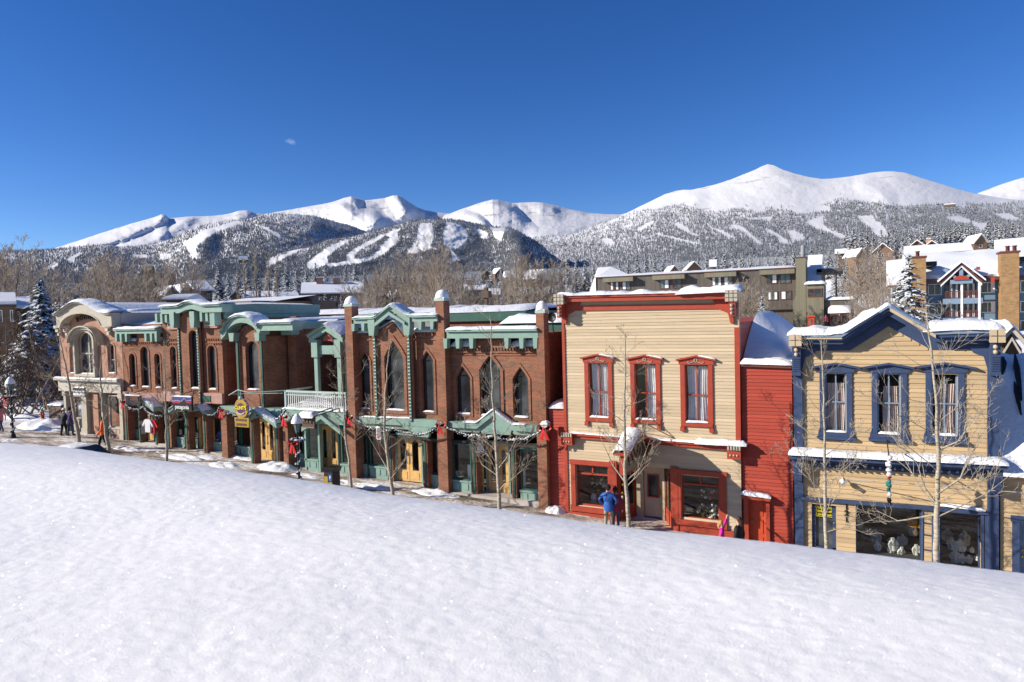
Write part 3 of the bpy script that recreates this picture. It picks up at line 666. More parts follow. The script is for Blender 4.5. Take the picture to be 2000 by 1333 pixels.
# ------------------------------------------------------------------ trees
def rv(a, b): return random.uniform(a, b)
def spruce(seed, H, Rb, mat='needles', dense=1.0, lowest=.06, root=None, gap=.0, pw=.85):
    """a spruce at the origin: trunk and a crown of drooping branch fans"""
    random.seed(seed); tr = MB(); cr = MB()
    tr.tube([(0, 0, -1.0), (rv(-.1, .1), rv(-.1, .1), H*.5), (0, 0, H*.97)], [H*.016+.04, H*.010+.02, .01], 6, False)
    nw = int(H*2.1*dense)+6
    for w_ in range(nw):
        f = lowest+(1-lowest)*(w_/nw) ** .95; z = H*f
        L = Rb*(1-f)**pw*rv(.85, 1.12)+.12
        nbr = max(5, int(5+6*(1-f)))
        for b_ in range(nbr):
            if random.random() < gap: continue
            a = 2*PI*(b_/nbr)+rv(-.4, .4)+w_*1.3; l = L*rv(.65, 1.12); dz = -l*rv(.18, .42)+.1; ca, sa = math.cos(a), math.sin(a)
            ns = max(2, int(l/.42)); wd = .16+l*.16
            base = z+rv(-.12, .12)
            pp = [(l*t, base+dz*t**1.3+.12*math.sin(t*3)) for t in [i/ns for i in range(ns+1)]]
            for i in range(ns):
                (r0, z0), (r1, z1) = pp[i], pp[i+1]
                for sgn in (-1, 1):
                    w0 = wd*rv(.6, 1.25)*(1-.55*i/ns); tipr = r1+rv(.05, .22); dr = rv(.06, .26)*w0*2
                    A = (r0*ca, r0*sa, z0); B = (r1*ca, r1*sa, z1)
                    Cx = (tipr*ca-sgn*w0*sa, tipr*sa+sgn*w0*ca, z1-dr); Dx = ((r0+.1)*ca-sgn*w0*.8*sa, (r0+.1)*sa+sgn*w0*.8*ca, z0-dr*.8)
                    cr.add([A, B, Cx, Dx], [(0, 1, 2, 3) if sgn > 0 else (3, 2, 1, 0)], False)
                # hanging twigs
                m = (.5*(r0+r1)); cr.add([(m*ca-wd*.3*sa, m*sa+wd*.3*ca, z0), (m*ca+wd*.3*sa, m*sa-wd*.3*ca, z0), (m*ca+rv(-.1, .1), m*sa+rv(-.1, .1), z0-rv(.2, .42))], [(0, 1, 2)], False)
    cr.tube([(0, 0, H*.93), (0, 0, H*1.02)], [.06, .01], 4, False)
    rt = root or empty('spruce_tree', (0, 0, 0))
    t = tr.build('trunk', 'trunk_brown', rt); c = cr.build('crown', mat, rt)
    return rt
def branch(mb, p, d, L, r, depth, up=.25, wig=.22, nseg=4, kids=(3, 5), n3=5, minr=.004, spread=.75, ratio=.58, twig=None):
    pts = [Vector(p)]; d = Vector(d).normalized(); rads = [r]
    for i in range(nseg):
        d = (d+Vector((rv(-wig, wig), rv(-wig, wig), rv(-wig, wig)+up*.25))).normalized(); pts.append(pts[-1]+d*L/nseg); rads.append(max(minr, r*(1-.75*(i+1)/nseg)))
    tgt = twig if (twig is not None and depth <= 1) else mb
    tgt.tube(pts, rads, n3 if r > .03 else 3, False)
    if depth <= 0: return
    for k in range(random.randint(*kids)):
        t = rv(.22, .98); i = min(nseg-1, int(t*nseg)); q = pts[i].lerp(pts[i+1], t*nseg-i); dd = (pts[i+1]-pts[i]).normalized()
        o = dd.orthogonal().normalized(); o.rotate(Matrix.Rotation(rv(0, 2*PI), 3, dd)); nd = (dd*(1-spread*.5)+o*spread+Vector((0, 0, up))).normalized()
        branch(mb, q, nd, L*rv(ratio*.7, ratio*1.15)*(1.15-t*.45), max(minr, rads[i]*.62), depth-1, up, wig*1.1, max(2, nseg-1), kids, n3, minr, spread, ratio, twig)
def bare_tree(seed, H, nstem=1, limbs=16, spread=.55, low=.2, mats=('trunk_brown', 'twigs'), minr=.016, kids=(4, 6), lean=.05, name='bare_tree', llen=.34, depth=2, r0=.012):
    random.seed(seed); tr = MB(); tw = MB()
    for s_ in range(nstem):
        h = H*rv(.8, 1) if s_ else H; p = Vector((rv(-.5, .5)*(nstem > 1), rv(-.5, .5)*(nstem > 1), -.6)); d = Vector((rv(-lean, lean)*(1+nstem*.8), rv(-lean, lean)*(1+nstem*.8), 1)).normalized()
        pts = [p]; n = 9
        for i in range(n): d = (d+Vector((rv(-.05, .05), rv(-.05, .05), .03))).normalized(); pts.append(pts[-1]+d*(h+.6)/n)
        rads = [h*r0*(1-.88*i/n)+.012 for i in range(n+1)]
        tr.tube(pts, rads, 6, False)
        for k in range(limbs):
            t = low+(1-low)*(k+rv(0, 1))/limbs; i = min(n-1, int(t*n)); q = pts[i].lerp(pts[i+1], t*n-i); a = k*2.4+rv(-.4, .4)
            nd = Vector((math.cos(a)*spread, math.sin(a)*spread, rv(.55, 1.0)))
            branch(tw, q, nd, h*llen*(1.15-t*.75)*rv(.75, 1.2), max(minr, rads[i]*.5), depth, .3, .2, 4, kids, 4, minr, .6, .5)
    rt = empty(name, (0, 0, 0)); tr.build('trunk', mats[0], rt); tw.build('crown', mats[1], rt); return rt
def place(o, loc, s=1.0, rz=None, label=None, cat=None, group=None, sz=None):
    o.location = loc; o.rotation_euler = (0, 0, random.uniform(0, 6.28) if rz is None else rz); o.scale = (s, s, sz or s); lbl(o, label, cat, group)
    return o
# mid-size kinds used as a source for the belt of woods
mids = bpy.data.collections.new('near_conifer_kinds')
def mid_tree(seed):
    random.seed(seed); mb = MB()
    for k in range(9):
        f = k/9; z0 = 14*(.05+.88*f); r = 2.5*(1-f)**.85*rv(.8, 1.15)+.15
        for b_ in range(9):
            a = 2*PI*b_/9+rv(-.3, .3); l = r*rv(.7, 1.2); w0 = .35+.18*l; dz = -l*rv(.25, .45); ca, sa = math.cos(a), math.sin(a)
            mb.add([(0, 0, z0+1.1*(1-f)+.3), (l*.7*ca-w0*sa, l*.7*sa+w0*ca, z0+dz*.6), (l*ca, l*sa, z0+dz), (l*.7*ca+w0*sa, l*.7*sa-w0*ca, z0+dz*.6)], [(0, 1, 2, 3)], False)
    mb.add([(-.2, 0, 12.6), (.2, 0, 12.6), (0, 0, 14.3)], [(0, 1, 2)], False); mb.tube([(0, 0, -1), (0, 0, 13)], [.25, .05], 4, False)
    return mb
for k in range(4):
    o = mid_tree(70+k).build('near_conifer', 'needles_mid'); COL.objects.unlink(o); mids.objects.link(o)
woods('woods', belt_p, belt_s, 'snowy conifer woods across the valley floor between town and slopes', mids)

# single conifers near the houses: (column, top row, distance, kind of place)
S0 = spruce(3, 12, 2.9, 'needles'); S1 = spruce(4, 12, 2.3, 'needles_dark', 1.0); S2 = spruce(5, 12, 3.3, 'needles', 1.1)
kinds = [S0, S1, S2]; first = [True, True, True]
def conifer_at(px, ytop, d, label, group, k=None, wide=1.0):
    k = random.randrange(3) if k is None else k
    g = atcol(px, d); top = far(px, ytop, d).z; h = max(3, top-g.z)
    if first[k]: o = kinds[k]; first[k] = False
    else: o = tree_copy(kinds[k])
    g.z -= .2
    return place(o, g, h/12*wide, label=label, cat='spruce', group=group, sz=h/12)
random.seed(21)
CONF = [('small snowy spruce in the cluster between the big left spruce and the arched cream building', 'spruces beyond the arched building', [(98, 588, 95), (112, 570, 120), (128, 566, 130), (140, 560, 150), (150, 572, 110), (163, 565, 140), (173, 577, 120), (118, 590, 90), (186, 570, 160), (137, 585, 95)]),
 ('snow-dusted spruce standing in front of the snow-roofed chalet with two brick chimneys', 'spruces in front of the chalet', [(600, 585, 150), (612, 574, 150), (626, 578, 145), (637, 572, 150), (648, 580, 140), (658, 576, 150), (668, 573, 160), (680, 580, 150), (692, 586, 140), (585, 580, 170), (572, 572, 180), (560, 568, 190)]),
 ('frosted conifer among the low snow-roofed houses left of the cream building', 'conifers among the low houses', [(905, 575, 150), (925, 560, 170), (940, 570, 150), (955, 556, 200), (985, 566, 150), (1000, 560, 180), (1012, 575, 130), (1030, 555, 200), (1045, 566, 170), (1060, 558, 190), (1078, 570, 150), (1092, 556, 200), (1110, 548, 210), (1125, 556, 190), (970, 545, 230), (1020, 540, 240)]),
 ('conifer heavy with snow in the dark row directly below the ski run at upper right', 'tall conifers above the condo roofs', [(1765, 452, 420), (1778, 447, 430), (1790, 450, 420), (1802, 443, 430), (1815, 446, 430), (1824, 440, 440), (1835, 445, 430), (1846, 438, 440), (1856, 443, 440), (1866, 436, 450), (1876, 432, 450), (1888, 434, 440), (1897, 428, 450), (1908, 445, 420), (1930, 432, 400), (1944, 428, 410), (1953, 434, 400), (1964, 440, 390), (1978, 430, 410), (1990, 436, 400), (1750, 455, 430), (1736, 450, 430), (1722, 448, 440), (1707, 452, 420), (1695, 446, 440), (1682, 450, 430), (1668, 444, 440), (1655, 448, 430)]),
 ('frosted conifer in the line of trees showing just above the long brown hotel roof', 'conifers above the hotel roof', [(x, 485+10*math.sin(x*.7)+(1600-x)*.05, 330+30*math.sin(x)) for x in range(1110, 1640, 17)]),
 ('snow-laden conifer on the slope between the brown hotel and the blue condo block', 'conifers between hotel and condos', [(1632, 520, 190), (1645, 535, 170), (1652, 500, 230), (1662, 545, 160), (1675, 515, 210), (1690, 500, 240), (1702, 508, 230), (1718, 480, 280), (1730, 500, 240)]),
 ('snowy conifer in the woods behind the brick shops, under the ski hill', 'conifers behind the brick shops', [(x, 520+8*math.sin(x*.9), 380+40*math.cos(x*.6)) for x in range(430, 1110, 19)])]
for lb, gp, L in CONF:
    for (x, y, d) in L: conifer_at(x, y, d, lb, gp)
conifer_at(1418, 588, 100, 'little snowy spruce beside the end of the brown hotel, right above the cream building corner', None, 0)
conifer_at(1489, 572, 105, 'small snowy spruce standing against the brown hotel wall', None, 1)
# the big ones
g = atcol(82, 82); topz = far(82, 548, 82).z
o = spruce(31, topz-g.z, 3.0, 'needles_dark', 1.9, .05, pw=.62); place(o, (g.x, g.y, g.z), 1, 0, 'tall dark spruce loaded with snow left of the arched cream building', 'spruce')
g = atcol(60, 72); topz = far(62, 645, 72).z
o = spruce(32, topz-g.z, 3.8, 'needles', 1.9, .05, pw=.45); place(o, (g.x, g.y, g.z), 1, 0, 'shorter bushy spruce under heavy snow behind the wrapped street lamp', 'spruce')
g = atcol(1776, 96); topz = far(1770, 497, 96).z
o = spruce(33, topz-g.z, 4.2, 'needles', 1.15, .10, pw=.8, gap=.12); place(o, (g.x, g.y, g.z), 1, 0, 'tall layered spruce with snow on every branch in front of the tan chimney', 'spruce')

# leafless trees behind the shops
Bk = [bare_tree(101, 14, 1, 26, .75, .15, llen=.40, minr=.013, kids=(5, 7)), bare_tree(102, 14, 3, 15, .8, .12, llen=.36, minr=.013, kids=(5, 7), lean=.10), bare_tree(103, 14, 2, 18, .9, .15, llen=.36, minr=.013, kids=(5, 7), lean=.12), bare_tree(104, 14, 1, 15, .28, .35, llen=.2)]
bf = [True]*4
def bare_at(px, ytop, d, label, group, k, wide=1.0):
    g = atcol(px, d); top = far(px, ytop, d).z; h = max(3, top-g.z)
    if bf[k]: o = Bk[k]; bf[k] = False
    else: o = tree_copy(Bk[k])
    return place(o, g, h/14*wide, label=label, cat='bare tree', group=group, sz=h/14)
random.seed(5)
BARE = [('leafless brown tree in the tall thicket at the far left of the skyline', 'bare trees at the far left', [(-30, 500, 105, 1), (2, 505, 108, 2), (18, 498, 100, 0), (30, 512, 110, 1), (46, 505, 115, 2), (62, 515, 120, 1), (8, 530, 96, 1), (80, 525, 125, 2), (-12, 520, 100, 2), (24, 540, 98, 1)]),
 ('leafless brown tree in the thicket behind the arched cream building', 'bare trees behind the arched building', [(178, 530, 130, 1), (190, 518, 135, 2), (202, 522, 130, 1), (214, 510, 140, 0), (226, 514, 130, 1), (238, 506, 140, 2), (250, 512, 135, 1), (262, 520, 130, 2), (272, 512, 140, 1), (284, 525, 130, 2), (196, 540, 120, 2), (243, 535, 115, 1), (268, 540, 120, 1), (340, 508, 150, 0), (350, 515, 150, 1), (364, 520, 160, 2), (328, 530, 150, 1)]),
 ('slender pale trunk with short twigs rising alone behind the green-corniced brick shops', 'slender lone trunks behind the brick shops', [(485, 520, 110, 3), (500, 498, 110, 3), (525, 508, 112, 3), (547, 514, 110, 3), (470, 545, 120, 3)]),
 ('leafless tan tree in the wide thicket behind the gabled brick building', 'bare trees behind the gabled brick building', [(x, y, d, k) for x, y, d, k in [(700, 548, 150, 1), (712, 540, 160, 2), (724, 530, 150, 1), (736, 528, 155, 0), (748, 534, 150, 2), (762, 528, 160, 1), (776, 524, 150, 2), (790, 520, 150, 1), (804, 518, 150, 2), (816, 508, 150, 1), (826, 500, 140, 0), (838, 497, 140, 1), (850, 490, 135, 2), (860, 489, 130, 0), (870, 494, 135, 1), (882, 505, 140, 2), (894, 520, 145, 1), (906, 525, 150, 1), (770, 560, 110, 1), (800, 558, 110, 2), (832, 548, 110, 1), (866, 552, 105, 2), (895, 560, 110, 1), (720, 570, 115, 2), (690, 575, 120, 1), (745, 565, 115, 1), (562, 580, 110, 1), (708, 580, 105, 1)]]),
 ('leafless brown tree in the frosty thicket between the domed brick pier and the cream building', 'bare trees left of the cream building', [(990, 520, 160, 1), (1005, 512, 150, 2), (1018, 505, 150, 0), (1030, 510, 155, 1), (1042, 506, 150, 2), (1055, 512, 150, 1), (1068, 518, 150, 2), (1082, 512, 150, 1), (1095, 522, 150, 2), (1108, 518, 150, 1), (1040, 545, 110, 1), (1010, 560, 110, 2), (1066, 550, 110, 1), (1090, 560, 105, 2), (935, 555, 140, 1), (960, 560, 130, 2)]),
 ('leafless twiggy tree growing against the brown hotel wall', 'bare trees against the hotel', [(1440, 555, 112, 1), (1452, 550, 112, 2), (1463, 556, 112, 1), (1474, 565, 110, 1)]),
 ('leafless tree with snowy twigs between the brown hotel and the blue condo block', 'bare trees beside the condos', [(1656, 520, 150, 1), (1668, 505, 150, 2), (1680, 500, 145, 1), (1692, 490, 150, 0), (1704, 488, 145, 1), (1714, 482, 150, 2), (1724, 495, 140, 1), (1735, 500, 140, 2), (1700, 540, 110, 1), (1722, 545, 105, 2), (1680, 560, 100, 1), (1712, 575, 90, 1), (1735, 570, 90, 1)])]
for lb, gp, L in BARE:
    for (x, y, d, k) in L: bare_at(x, y, d, lb, gp, k)
o = bare_tree(140, 8.5, 5, 12, .8, .06, ('trunk_brown', 'twigs_dark'), .012, (5, 7), .28, llen=.42)
g = atcol(100, 64); place(o, g, 1.0, 0, 'tangled leafless bush tree with snow on its twigs in front of the big spruce', 'bare tree')
o = tree_copy(o); g = atcol(25, 62); place(o, g, 1.0, 2, 'spreading leafless tree in front of the brown shopfront at the left edge', 'bare tree')
o = tree_copy(o); g = atcol(1975, 46); place(o, g, .62, 1, 'leafless bush growing inside the small snowy gable frame at the right edge', 'bush')

# ---- aspens along the kerb, trunks traced at their own distance
def aspen_tree(seed, path, Y, r0, label, fork=None, limbs=14, low=.3, llen=2.2, mats=('aspen_bark', 'aspen_bark'), kids=(3, 5), extra=(), up=.18, tw=.0042):
    random.seed(seed); pts = [P(x, y, Y) for x, y in path]
    base = pts[0].copy(); gzv = G(base.x, base.y)
    if base.z > gzv: pts.insert(0, Vector((base.x+(base.x-pts[1].x)*.2, base.y, gzv-.15)))
    base = Vector((pts[0].x, Y, gzv)); rt = empty('aspen_tree', base, label, 'aspen tree', 'aspens along the kerb')
    # resample
    L = [0]
    for i in range(1, len(pts)): L.append(L[-1]+(pts[i]-pts[i-1]).length)
    n = 22; ps = []
    for i in range(n+1):
        s = L[-1]*i/n; k = 0
        while k < len(L)-2 and L[k+1] < s: k += 1
        ps.append(pts[k].lerp(pts[k+1], (s-L[k])/max(1e-6, L[k+1]-L[k]))+Vector((rv(-.02, .02), rv(-.03, .03), 0)))
    rad = [r0*(1-.9*(i/n)**.8)+.008 for i in range(n+1)]
    tr = MB(); rad = [q*.85 for q in rad]; tr.tube(ps, rad, 8, False); cr = MB()
    for k in range(limbs):
        t = low+(1-low)*((k+rv(0, 1))/limbs); i = min(n-1, int(t*n)); q = ps[i].lerp(ps[i+1], t*n-i); a = k*2.4+rv(-.5, .5)
        nd = Vector((math.cos(a), .75*math.sin(a), rv(.35, 1.0)))
        branch(cr, q, nd, llen*(1.2-t*.8)*rv(.7, 1.15), max(tw*1.4, rad[i]*.34), 3 if t < .6 else 2, up, .2, 5, kids, 5, tw, .6, .5)
    for (fx, fy, tx, ty, rr_) in extra:      # big forks seen in the photo
        a = P(fx, fy, Y); b = P(tx, ty, Y); m = a.lerp(b, .45)+Vector(((b.x-a.x)*.18, rv(-.3, .3), -abs(b.x-a.x)*.10))
        pl = [a, m, b]; rr_ *= .68; tr.tube(pl, [rr_, rr_*.7, rr_*.25], 6, False)
        for j in range(3):
            t = rv(.45, 1); q = (a.lerp(m, t*2) if t < .5 else m.lerp(b, t*2-1)); branch(cr, q, (b-a).normalized()+Vector((rv(-.6, .6), rv(-.6, .6), .4)), llen*.6*rv(.6, 1.1), rr_*.4, 2, up, .2, 4, kids, 4, tw, .6, .5)
    tr.build('trunk', mats[0], rt); cr.build('crown', mats[1], rt); return rt
KY = 22.6
aspen_tree(201, [(155, 862), (147, 820), (140, 775), (128, 715), (112, 640)], 24.0, .14, 'leaning pale aspen at the far left end of the row of shops', limbs=14, low=.25, llen=2.6, tw=.006)
aspen_tree(202, [(213, 884), (205, 835), (200, 785), (196, 730), (199, 690)], 23.2, .13, 'aspen right in front of the person in the orange jacket', limbs=14, low=.3, llen=2.3, tw=.006)
aspen_tree(203, [(326, 904), (325, 850), (324, 790), (322, 720), (320, 665)], 23.4, .09, 'straight white aspen left of the long black and blue hanging sign', limbs=15, low=.3, llen=1.9, tw=.0055)
aspen_tree(204, [(686, 946), (680, 890), (674, 840), (669, 760), (664, 690), (652, 672)], 23.0, .08, 'thin aspen in front of the green balcony', limbs=15, low=.3, llen=1.8, tw=.0045)
aspen_tree(205, [(766, 958), (758, 900), (751, 840), (752, 770), (758, 700), (764, 660)], KY, .105, 'aspen forking low in front of the left bay of the gabled brick building', limbs=16, low=.2, llen=1.9, tw=.0045, extra=[(762, 925, 718, 850, .04), (764, 935, 795, 850, .04)])
aspen_tree(206, [(976, 990), (972, 920), (968, 860), (963, 790), (960, 700), (958, 618)], KY, .105, 'aspen in front of the flat-topped brick bay beside the domed pier', limbs=18, low=.2, llen=1.9, tw=.0045, extra=[(974, 915, 1010, 850, .04), (973, 930, 925, 870, .04)])
aspen_tree(207, [(1228, 1030), (1226, 985), (1222, 935), (1220, 860), (1220, 760), (1222, 650)], KY, .11, 'white aspen forking in front of the hanging gabled shop sign of the cream building', limbs=16, low=.3, llen=1.9, tw=.0042, extra=[(1223, 945, 1175, 860, .045), (1223, 940, 1262, 880, .04), (1222, 925, 1205, 845, .03)])
aspen_tree(208, [(1614, 1070), (1612, 1000), (1611, 900), (1609, 800), (1606, 720), (1603, 665)], KY, .085, 'slender aspen in front of the yellow-lettered door sign', limbs=20, low=.22, llen=1.9, tw=.004)
aspen_tree(209, [(1828, 1100), (1830, 1030), (1830, 985), (1833, 900), (1830, 800), (1820, 705), (1810, 600)], KY, .12, 'big white aspen with wide limbs right of the blue ladder', limbs=18, low=.3, llen=2.6, tw=.0042, extra=[(1830, 1005, 1735, 1020, .05), (1831, 965, 1900, 880, .05), (1829, 985, 1790, 900, .045), (1832, 880, 1900, 820, .05)])
# ------------------------------------------------------------------ the row of shops
D0 = 26.0
def XS(xl, xr, y, Y=D0): return XZ(xl, y, Y)[0], XZ(xr, y, Y)[0]     # left and right edge read on one row
def ZY(x, y, Y=D0): return XZ(x, y, Y)[1]
def poly(pts, Y=D0): return [XZ(x, y, Y) for x, y in pts]
def z2(L): return [(220+x/3.507, 560+y/3.507) for x, y in L]
def z3(L): return [(420+x/3.174, 560+y/3.174) for x, y in L]
def z4(L): return [(660+x/2.961, 560+y/2.961) for x, y in L]
def zL1(L): return [(x/3.702, 540+y/3.702) for x, y in L]
def rail(mb, pts, Y0, Y1, below=.0, h=.1):     # a moulding following a line of (x,z) points
    for (xa, za), (xb, zb) in zip(pts[:-1], pts[1:]):
        v = [(xa, Y0, za-h), (xb, Y0, zb-h), (xb, Y0, zb), (xa, Y0, za), (xa, Y1, za-h), (xb, Y1, zb-h), (xb, Y1, zb), (xa, Y1, za)]
        mb.add(v, [(0, 1, 2, 3), (3, 2, 6, 7), (1, 0, 4, 5), (0, 3, 7, 4), (2, 1, 5, 6), (4, 7, 6, 5)], False)
def curtains(parent, x0, x1, z0, z1, Y, mat, halves=((0, .47), (.53, 1)), n=14, open_=None):
    for (a, b) in halves:
        mb = MB(); xa, xb = x0+(x1-x0)*a, x0+(x1-x0)*b; vs = []; n = 22
        ph = rv(0, 6)
        for i in range(n+1):
            t = i/n; x = xa+(xb-xa)*t
            for k in range(5):
                zz = z1+(z0-z1)*k/4; sway = .03*math.sin(t*8*PI*(b-a)*2.2+ph)+.012*math.sin(t*37+k*.8)
                vs.append((x+.02*math.sin(k*1.1+ph), Y+sway+.01*k*math.sin(t*5+ph), zz))
        mb.add(vs, [(i*5+k, i*5+k+1, (i+1)*5+k+1, (i+1)*5+k) for i in range(n) for k in range(4)], True); mb.build('curtain', mat, parent)
def window(B, x0, z0, x1, z1, Yw, shape='flat', frame='dark_metal', glass='glass_dark', rev=.18, fw=.06, vert=(), horiz=(), rise=None, curtain=None, ctop=1.0, halves=((0, .47), (.53, 1)), room=False, sill=None, snow=True, name='window', bar=.04):
    pl = shape_poly(x0, z0, x1, z1, shape, rise=rise); inn = grow(pl, -fw)
    mb = MB(); yf = Yw+rev*.55; ring(mb, inn, pl, yf, yf+.08)
    zt = z1 if shape == 'flat' else z1-(rise or (x1-x0)/2)*.25
    for f in vert: x = x0+(x1-x0)*f; mb.box(x-bar/2, x+bar/2, yf+.004, yf+.06, z0+fw*.5, zt-fw*.4)
    for f in horiz: z = z0+(z1-z0)*f; mb.box(x0+fw*.5, x1-fw*.5, yf+.008, yf+.055, z-bar/2, z+bar/2)
    o = mb.build(name, frame, B)
    g = MB(); g.cap(inn, yf+.05, False); g.build('pane', glass, o)
    if room:
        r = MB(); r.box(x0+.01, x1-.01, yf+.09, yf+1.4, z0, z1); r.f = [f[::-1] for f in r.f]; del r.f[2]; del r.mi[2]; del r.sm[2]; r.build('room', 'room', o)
    if curtain: curtains(o, x0+fw, x1-fw, z0+fw, z0+(z1-z0)*ctop, yf+.115, curtain, halves)
    if sill: s = MB(); s.box(x0-.08, x1+.08, Yw-.07, Yw+.10, z0-.09, z0-.004); s.build('sill', sill, o)
    if snow: snowline('snow', [(x0+.02, z0), (x1-.02, z0)], Yw-.04, yf, .07, o, seed=x0, step=.08, ny=4)
    return pl
def double_door(B, x0, z0, x1, z1, Y, mat='pine_wood', shape='round', glass='glass'):
    w_ = (x1-x0)/2
    for k in range(2):
        a = x0+k*w_+.01; b = a+w_-.02; mb = MB(); out = [(a, z0), (b, z0), (b, z1), (a, z1)]
        h = shape_poly(a+.16, z0+(z1-z0)*.24, b-.16, z1-.16, shape); wallmesh(mb, out, [h], Y, .06); mb.box(a+.14, b-.14, Y-.015, Y+.01, z0+.10, z0+(z1-z0)*.2)
        d = mb.build('door', mat, B); g = MB(); g.cap(h, Y+.03, False); g.build('pane', glass, d)
        hd = MB(); xh = b-.09 if k == 0 else a+.09; hd.tube([(xh, Y-.05, z0+.85), (xh, Y-.07, z0+1.0), (xh, Y-.07, z0+1.2), (xh, Y-.05, z0+1.35)], .018, 6); hd.build('handle', 'grey_metal', d)
def ledges(mb, x0, x1, Y, z, n, w, h, d):      # a row of small brick dentils
    for i in range(n): x = x0+(x1-x0)*(i+.5)/n; mb.box(x-w/2, x+w/2, Y-d, Y+.01, z-h, z)
def building(name, X0, X1, label, cat='building', Y=D0): return empty(name, ((X0+X1)/2, Y, -.045*(X0+X1)/2), label, cat)
def body(B, X0, X1, Y0, Y1, z1, mat, z0=-2.5, roof=True):
    mb = MB(); mb.box(X0, X1, Y0, Y1, z0, z1); o = mb.build('wall', mat, B)
    if roof: snowline('roof_snow', [(X0+.02, z1), (X1-.02, z1)], Y0+.1, Y1, .28, B, step=.5, seed=X0, rough=.5)
    return o
def shell(B, X0, X1, Y0, Y1, z1, mat, dp=2.8, floors=(), ins=.02):
    mb = MB(); a, b = X0+ins, X1-ins; mb.box(a, b, Y0+dp, Y1, -2.5, z1); mb.box(a, a+.12, Y0, Y0+dp-.003, -2.5, z1); mb.box(b-.12, b, Y0, Y0+dp-.003, -2.5, z1)
    for f in tuple(floors)+(z1-.15,): mb.box(a+.13, b-.13, Y0+.01, Y0+dp-.004, f-.1, f+.1)
    return mb.build('side_wall', mat, B)
def rect(xl, yt, xr, yb, Y=D0): a = XZ(xl, yt, Y); b = XZ(xr, yb, Y); return a[0], b[1], b[0], a[1]

# ==== cream building with red trim
X0, X1 = -10.99, -3.99
B = building('shop_building', X0, X1, 'cream clapboard false-front building with red trim and three tall upstairs windows')
zt = ZY(1270, 573); holes = []
for (tl, br) in [((1149.5, 709), (1190, 816)), ((1239.5, 711), (1283, 820)), ((1337.5, 713), (1384.5, 826))]:
    x0, z0, x1, z1 = rect(*tl, *br); cw = [((.05, .47), (.53, .97)), ((.50, .98),), ((.03, .49), (.50, .98))][len(holes)]
    pl = window(B, x0, z0, x1, z1, D0, 'flat', 'red_trim', 'glass_house', .14, .05, (.5,), (.47,), curtain='curtain_white', halves=cw, room=True, bar=.045); holes.append(pl)
    w_ = B.children[-1] if False else [c for c in B.children if c.name.startswith('window')][-1]
    mb = MB(); c = (x0+x1)/2; e = .17
    mb.box(x0-e, x0-.003, D0-.07, D0+.02, z0-.26, z1+.02); mb.box(x1+.003, x1+e, D0-.07, D0+.02, z0-.26, z1+.02); mb.box(x0-e+.01, x1+e-.01, D0-.10, D0+.02, z0-.16, z0-.03)
    mb.box(x0-e-.02, x0-e+.14, D0-.11, D0, z0-.36, z0-.2); mb.box(x1+e-.14, x1+e+.02, D0-.11, D0, z0-.36, z0-.2)
    mb.prism([(x0-e-.05, z1+.02), (x1+e+.05, z1+.02), (x1+e+.05, z1+.2), (c, z1+.33), (x0-e-.05, z1+.2)], D0-.09, D0+.01)
    rail(mb, [(x0-e-.14, z1+.22), (c, z1+.37), (x1+e+.14, z1+.22)], D0-.17, D0+.005, h=.06); mb.build('casing', 'red_trim', w_)
    mb = MB()
    for s in (-1, 1):
        pp = [(c+s*.02, D0-.10, z1+.24), (c+s*.06, D0-.1, z1+.12), (c+s*.16, D0-.1, z1+.10), (c+s*.24, D0-.1, z1+.06), (c+s*.30, D0-.1, z1+.10), (c+s*.27, D0-.1, z1+.14)]; mb.tube(pp, .016, 4)
        mb.tube([(c, D0-.1, z1+.10), (c+s*.07, D0-.1, z1+.2), (c, D0-.1, z1+.27)], .014, 4)
    mb.build('scrollwork', 'stone_cream', w_); snowline('snow', [(c+.1, z1+.36), (x1+e+.12, z1+.24)], D0-.16, D0, .05, w_, seed=x1)
# lower front
shopL = rect(1124.5, 907, 1190, 994); shopR = rect(1330, 926, 1406.5, 1021)
ent0, ent1 = XS(1206, 1311, 960); zlint = ZY(1260, 912); gL = -.045*ent1
for k, (x0, z0, x1, z1) in enumerate([shopL, shopR]):
    holes.append(window(B, x0, z0, x1, z1, D0, 'flat', 'red_trim', 'glass', .16, .07, (), (), room=False, snow=False, name='shop_window', bar=.06))
    w_ = [c for c in B.children if c.name.startswith('shop_window')][-1]; mb = MB(); zq = z0+(z1-z0)*.78
    mb.box(x0, x1, D0+.07, D0+.15, zq-.035, zq+.035); mb.box((x0+x1)/2-.03, (x0+x1)/2+.03, D0+.07, D0+.15, zq, z1)
    e = .20; mb.box(x0-e, x0-.003, D0-.08, D0+.02, z0-.25, z1+.16); mb.box(x1+.003, x1+e+.05, D0-.08, D0+.02, z0-.25, z1+.16)
    mb.box(x0-e-.03, x1+e+.08, D0-.11, D0+.01, z1+.02, z1+.20); mb.box(x0-e-.02, x1+e+.07, D0-.12, D0+.01, z0-.22, z0-.02); mb.build('casing', 'red_trim', w_)
holes.append([(ent0, gL-.6), (ent1, gL-.6), (ent1, zlint), (ent0, zlint)])
out = [(X0, -1.0), (X1, -1.0), (X1, ZY(1449, 575)), (X0, ZY(1097, 584))]
mb = MB(); wallmesh(mb, out, holes, D0, .25, .30)
zb0 = shopL[1]-.24
solid = [(X0, -1.0), (X1, -1.0), (X1, zb0-.1), (X0, zb0)]
lap(mb, out, holes+[solid], D0, .125, .024); mb.build('wall', 'siding_cream', B)
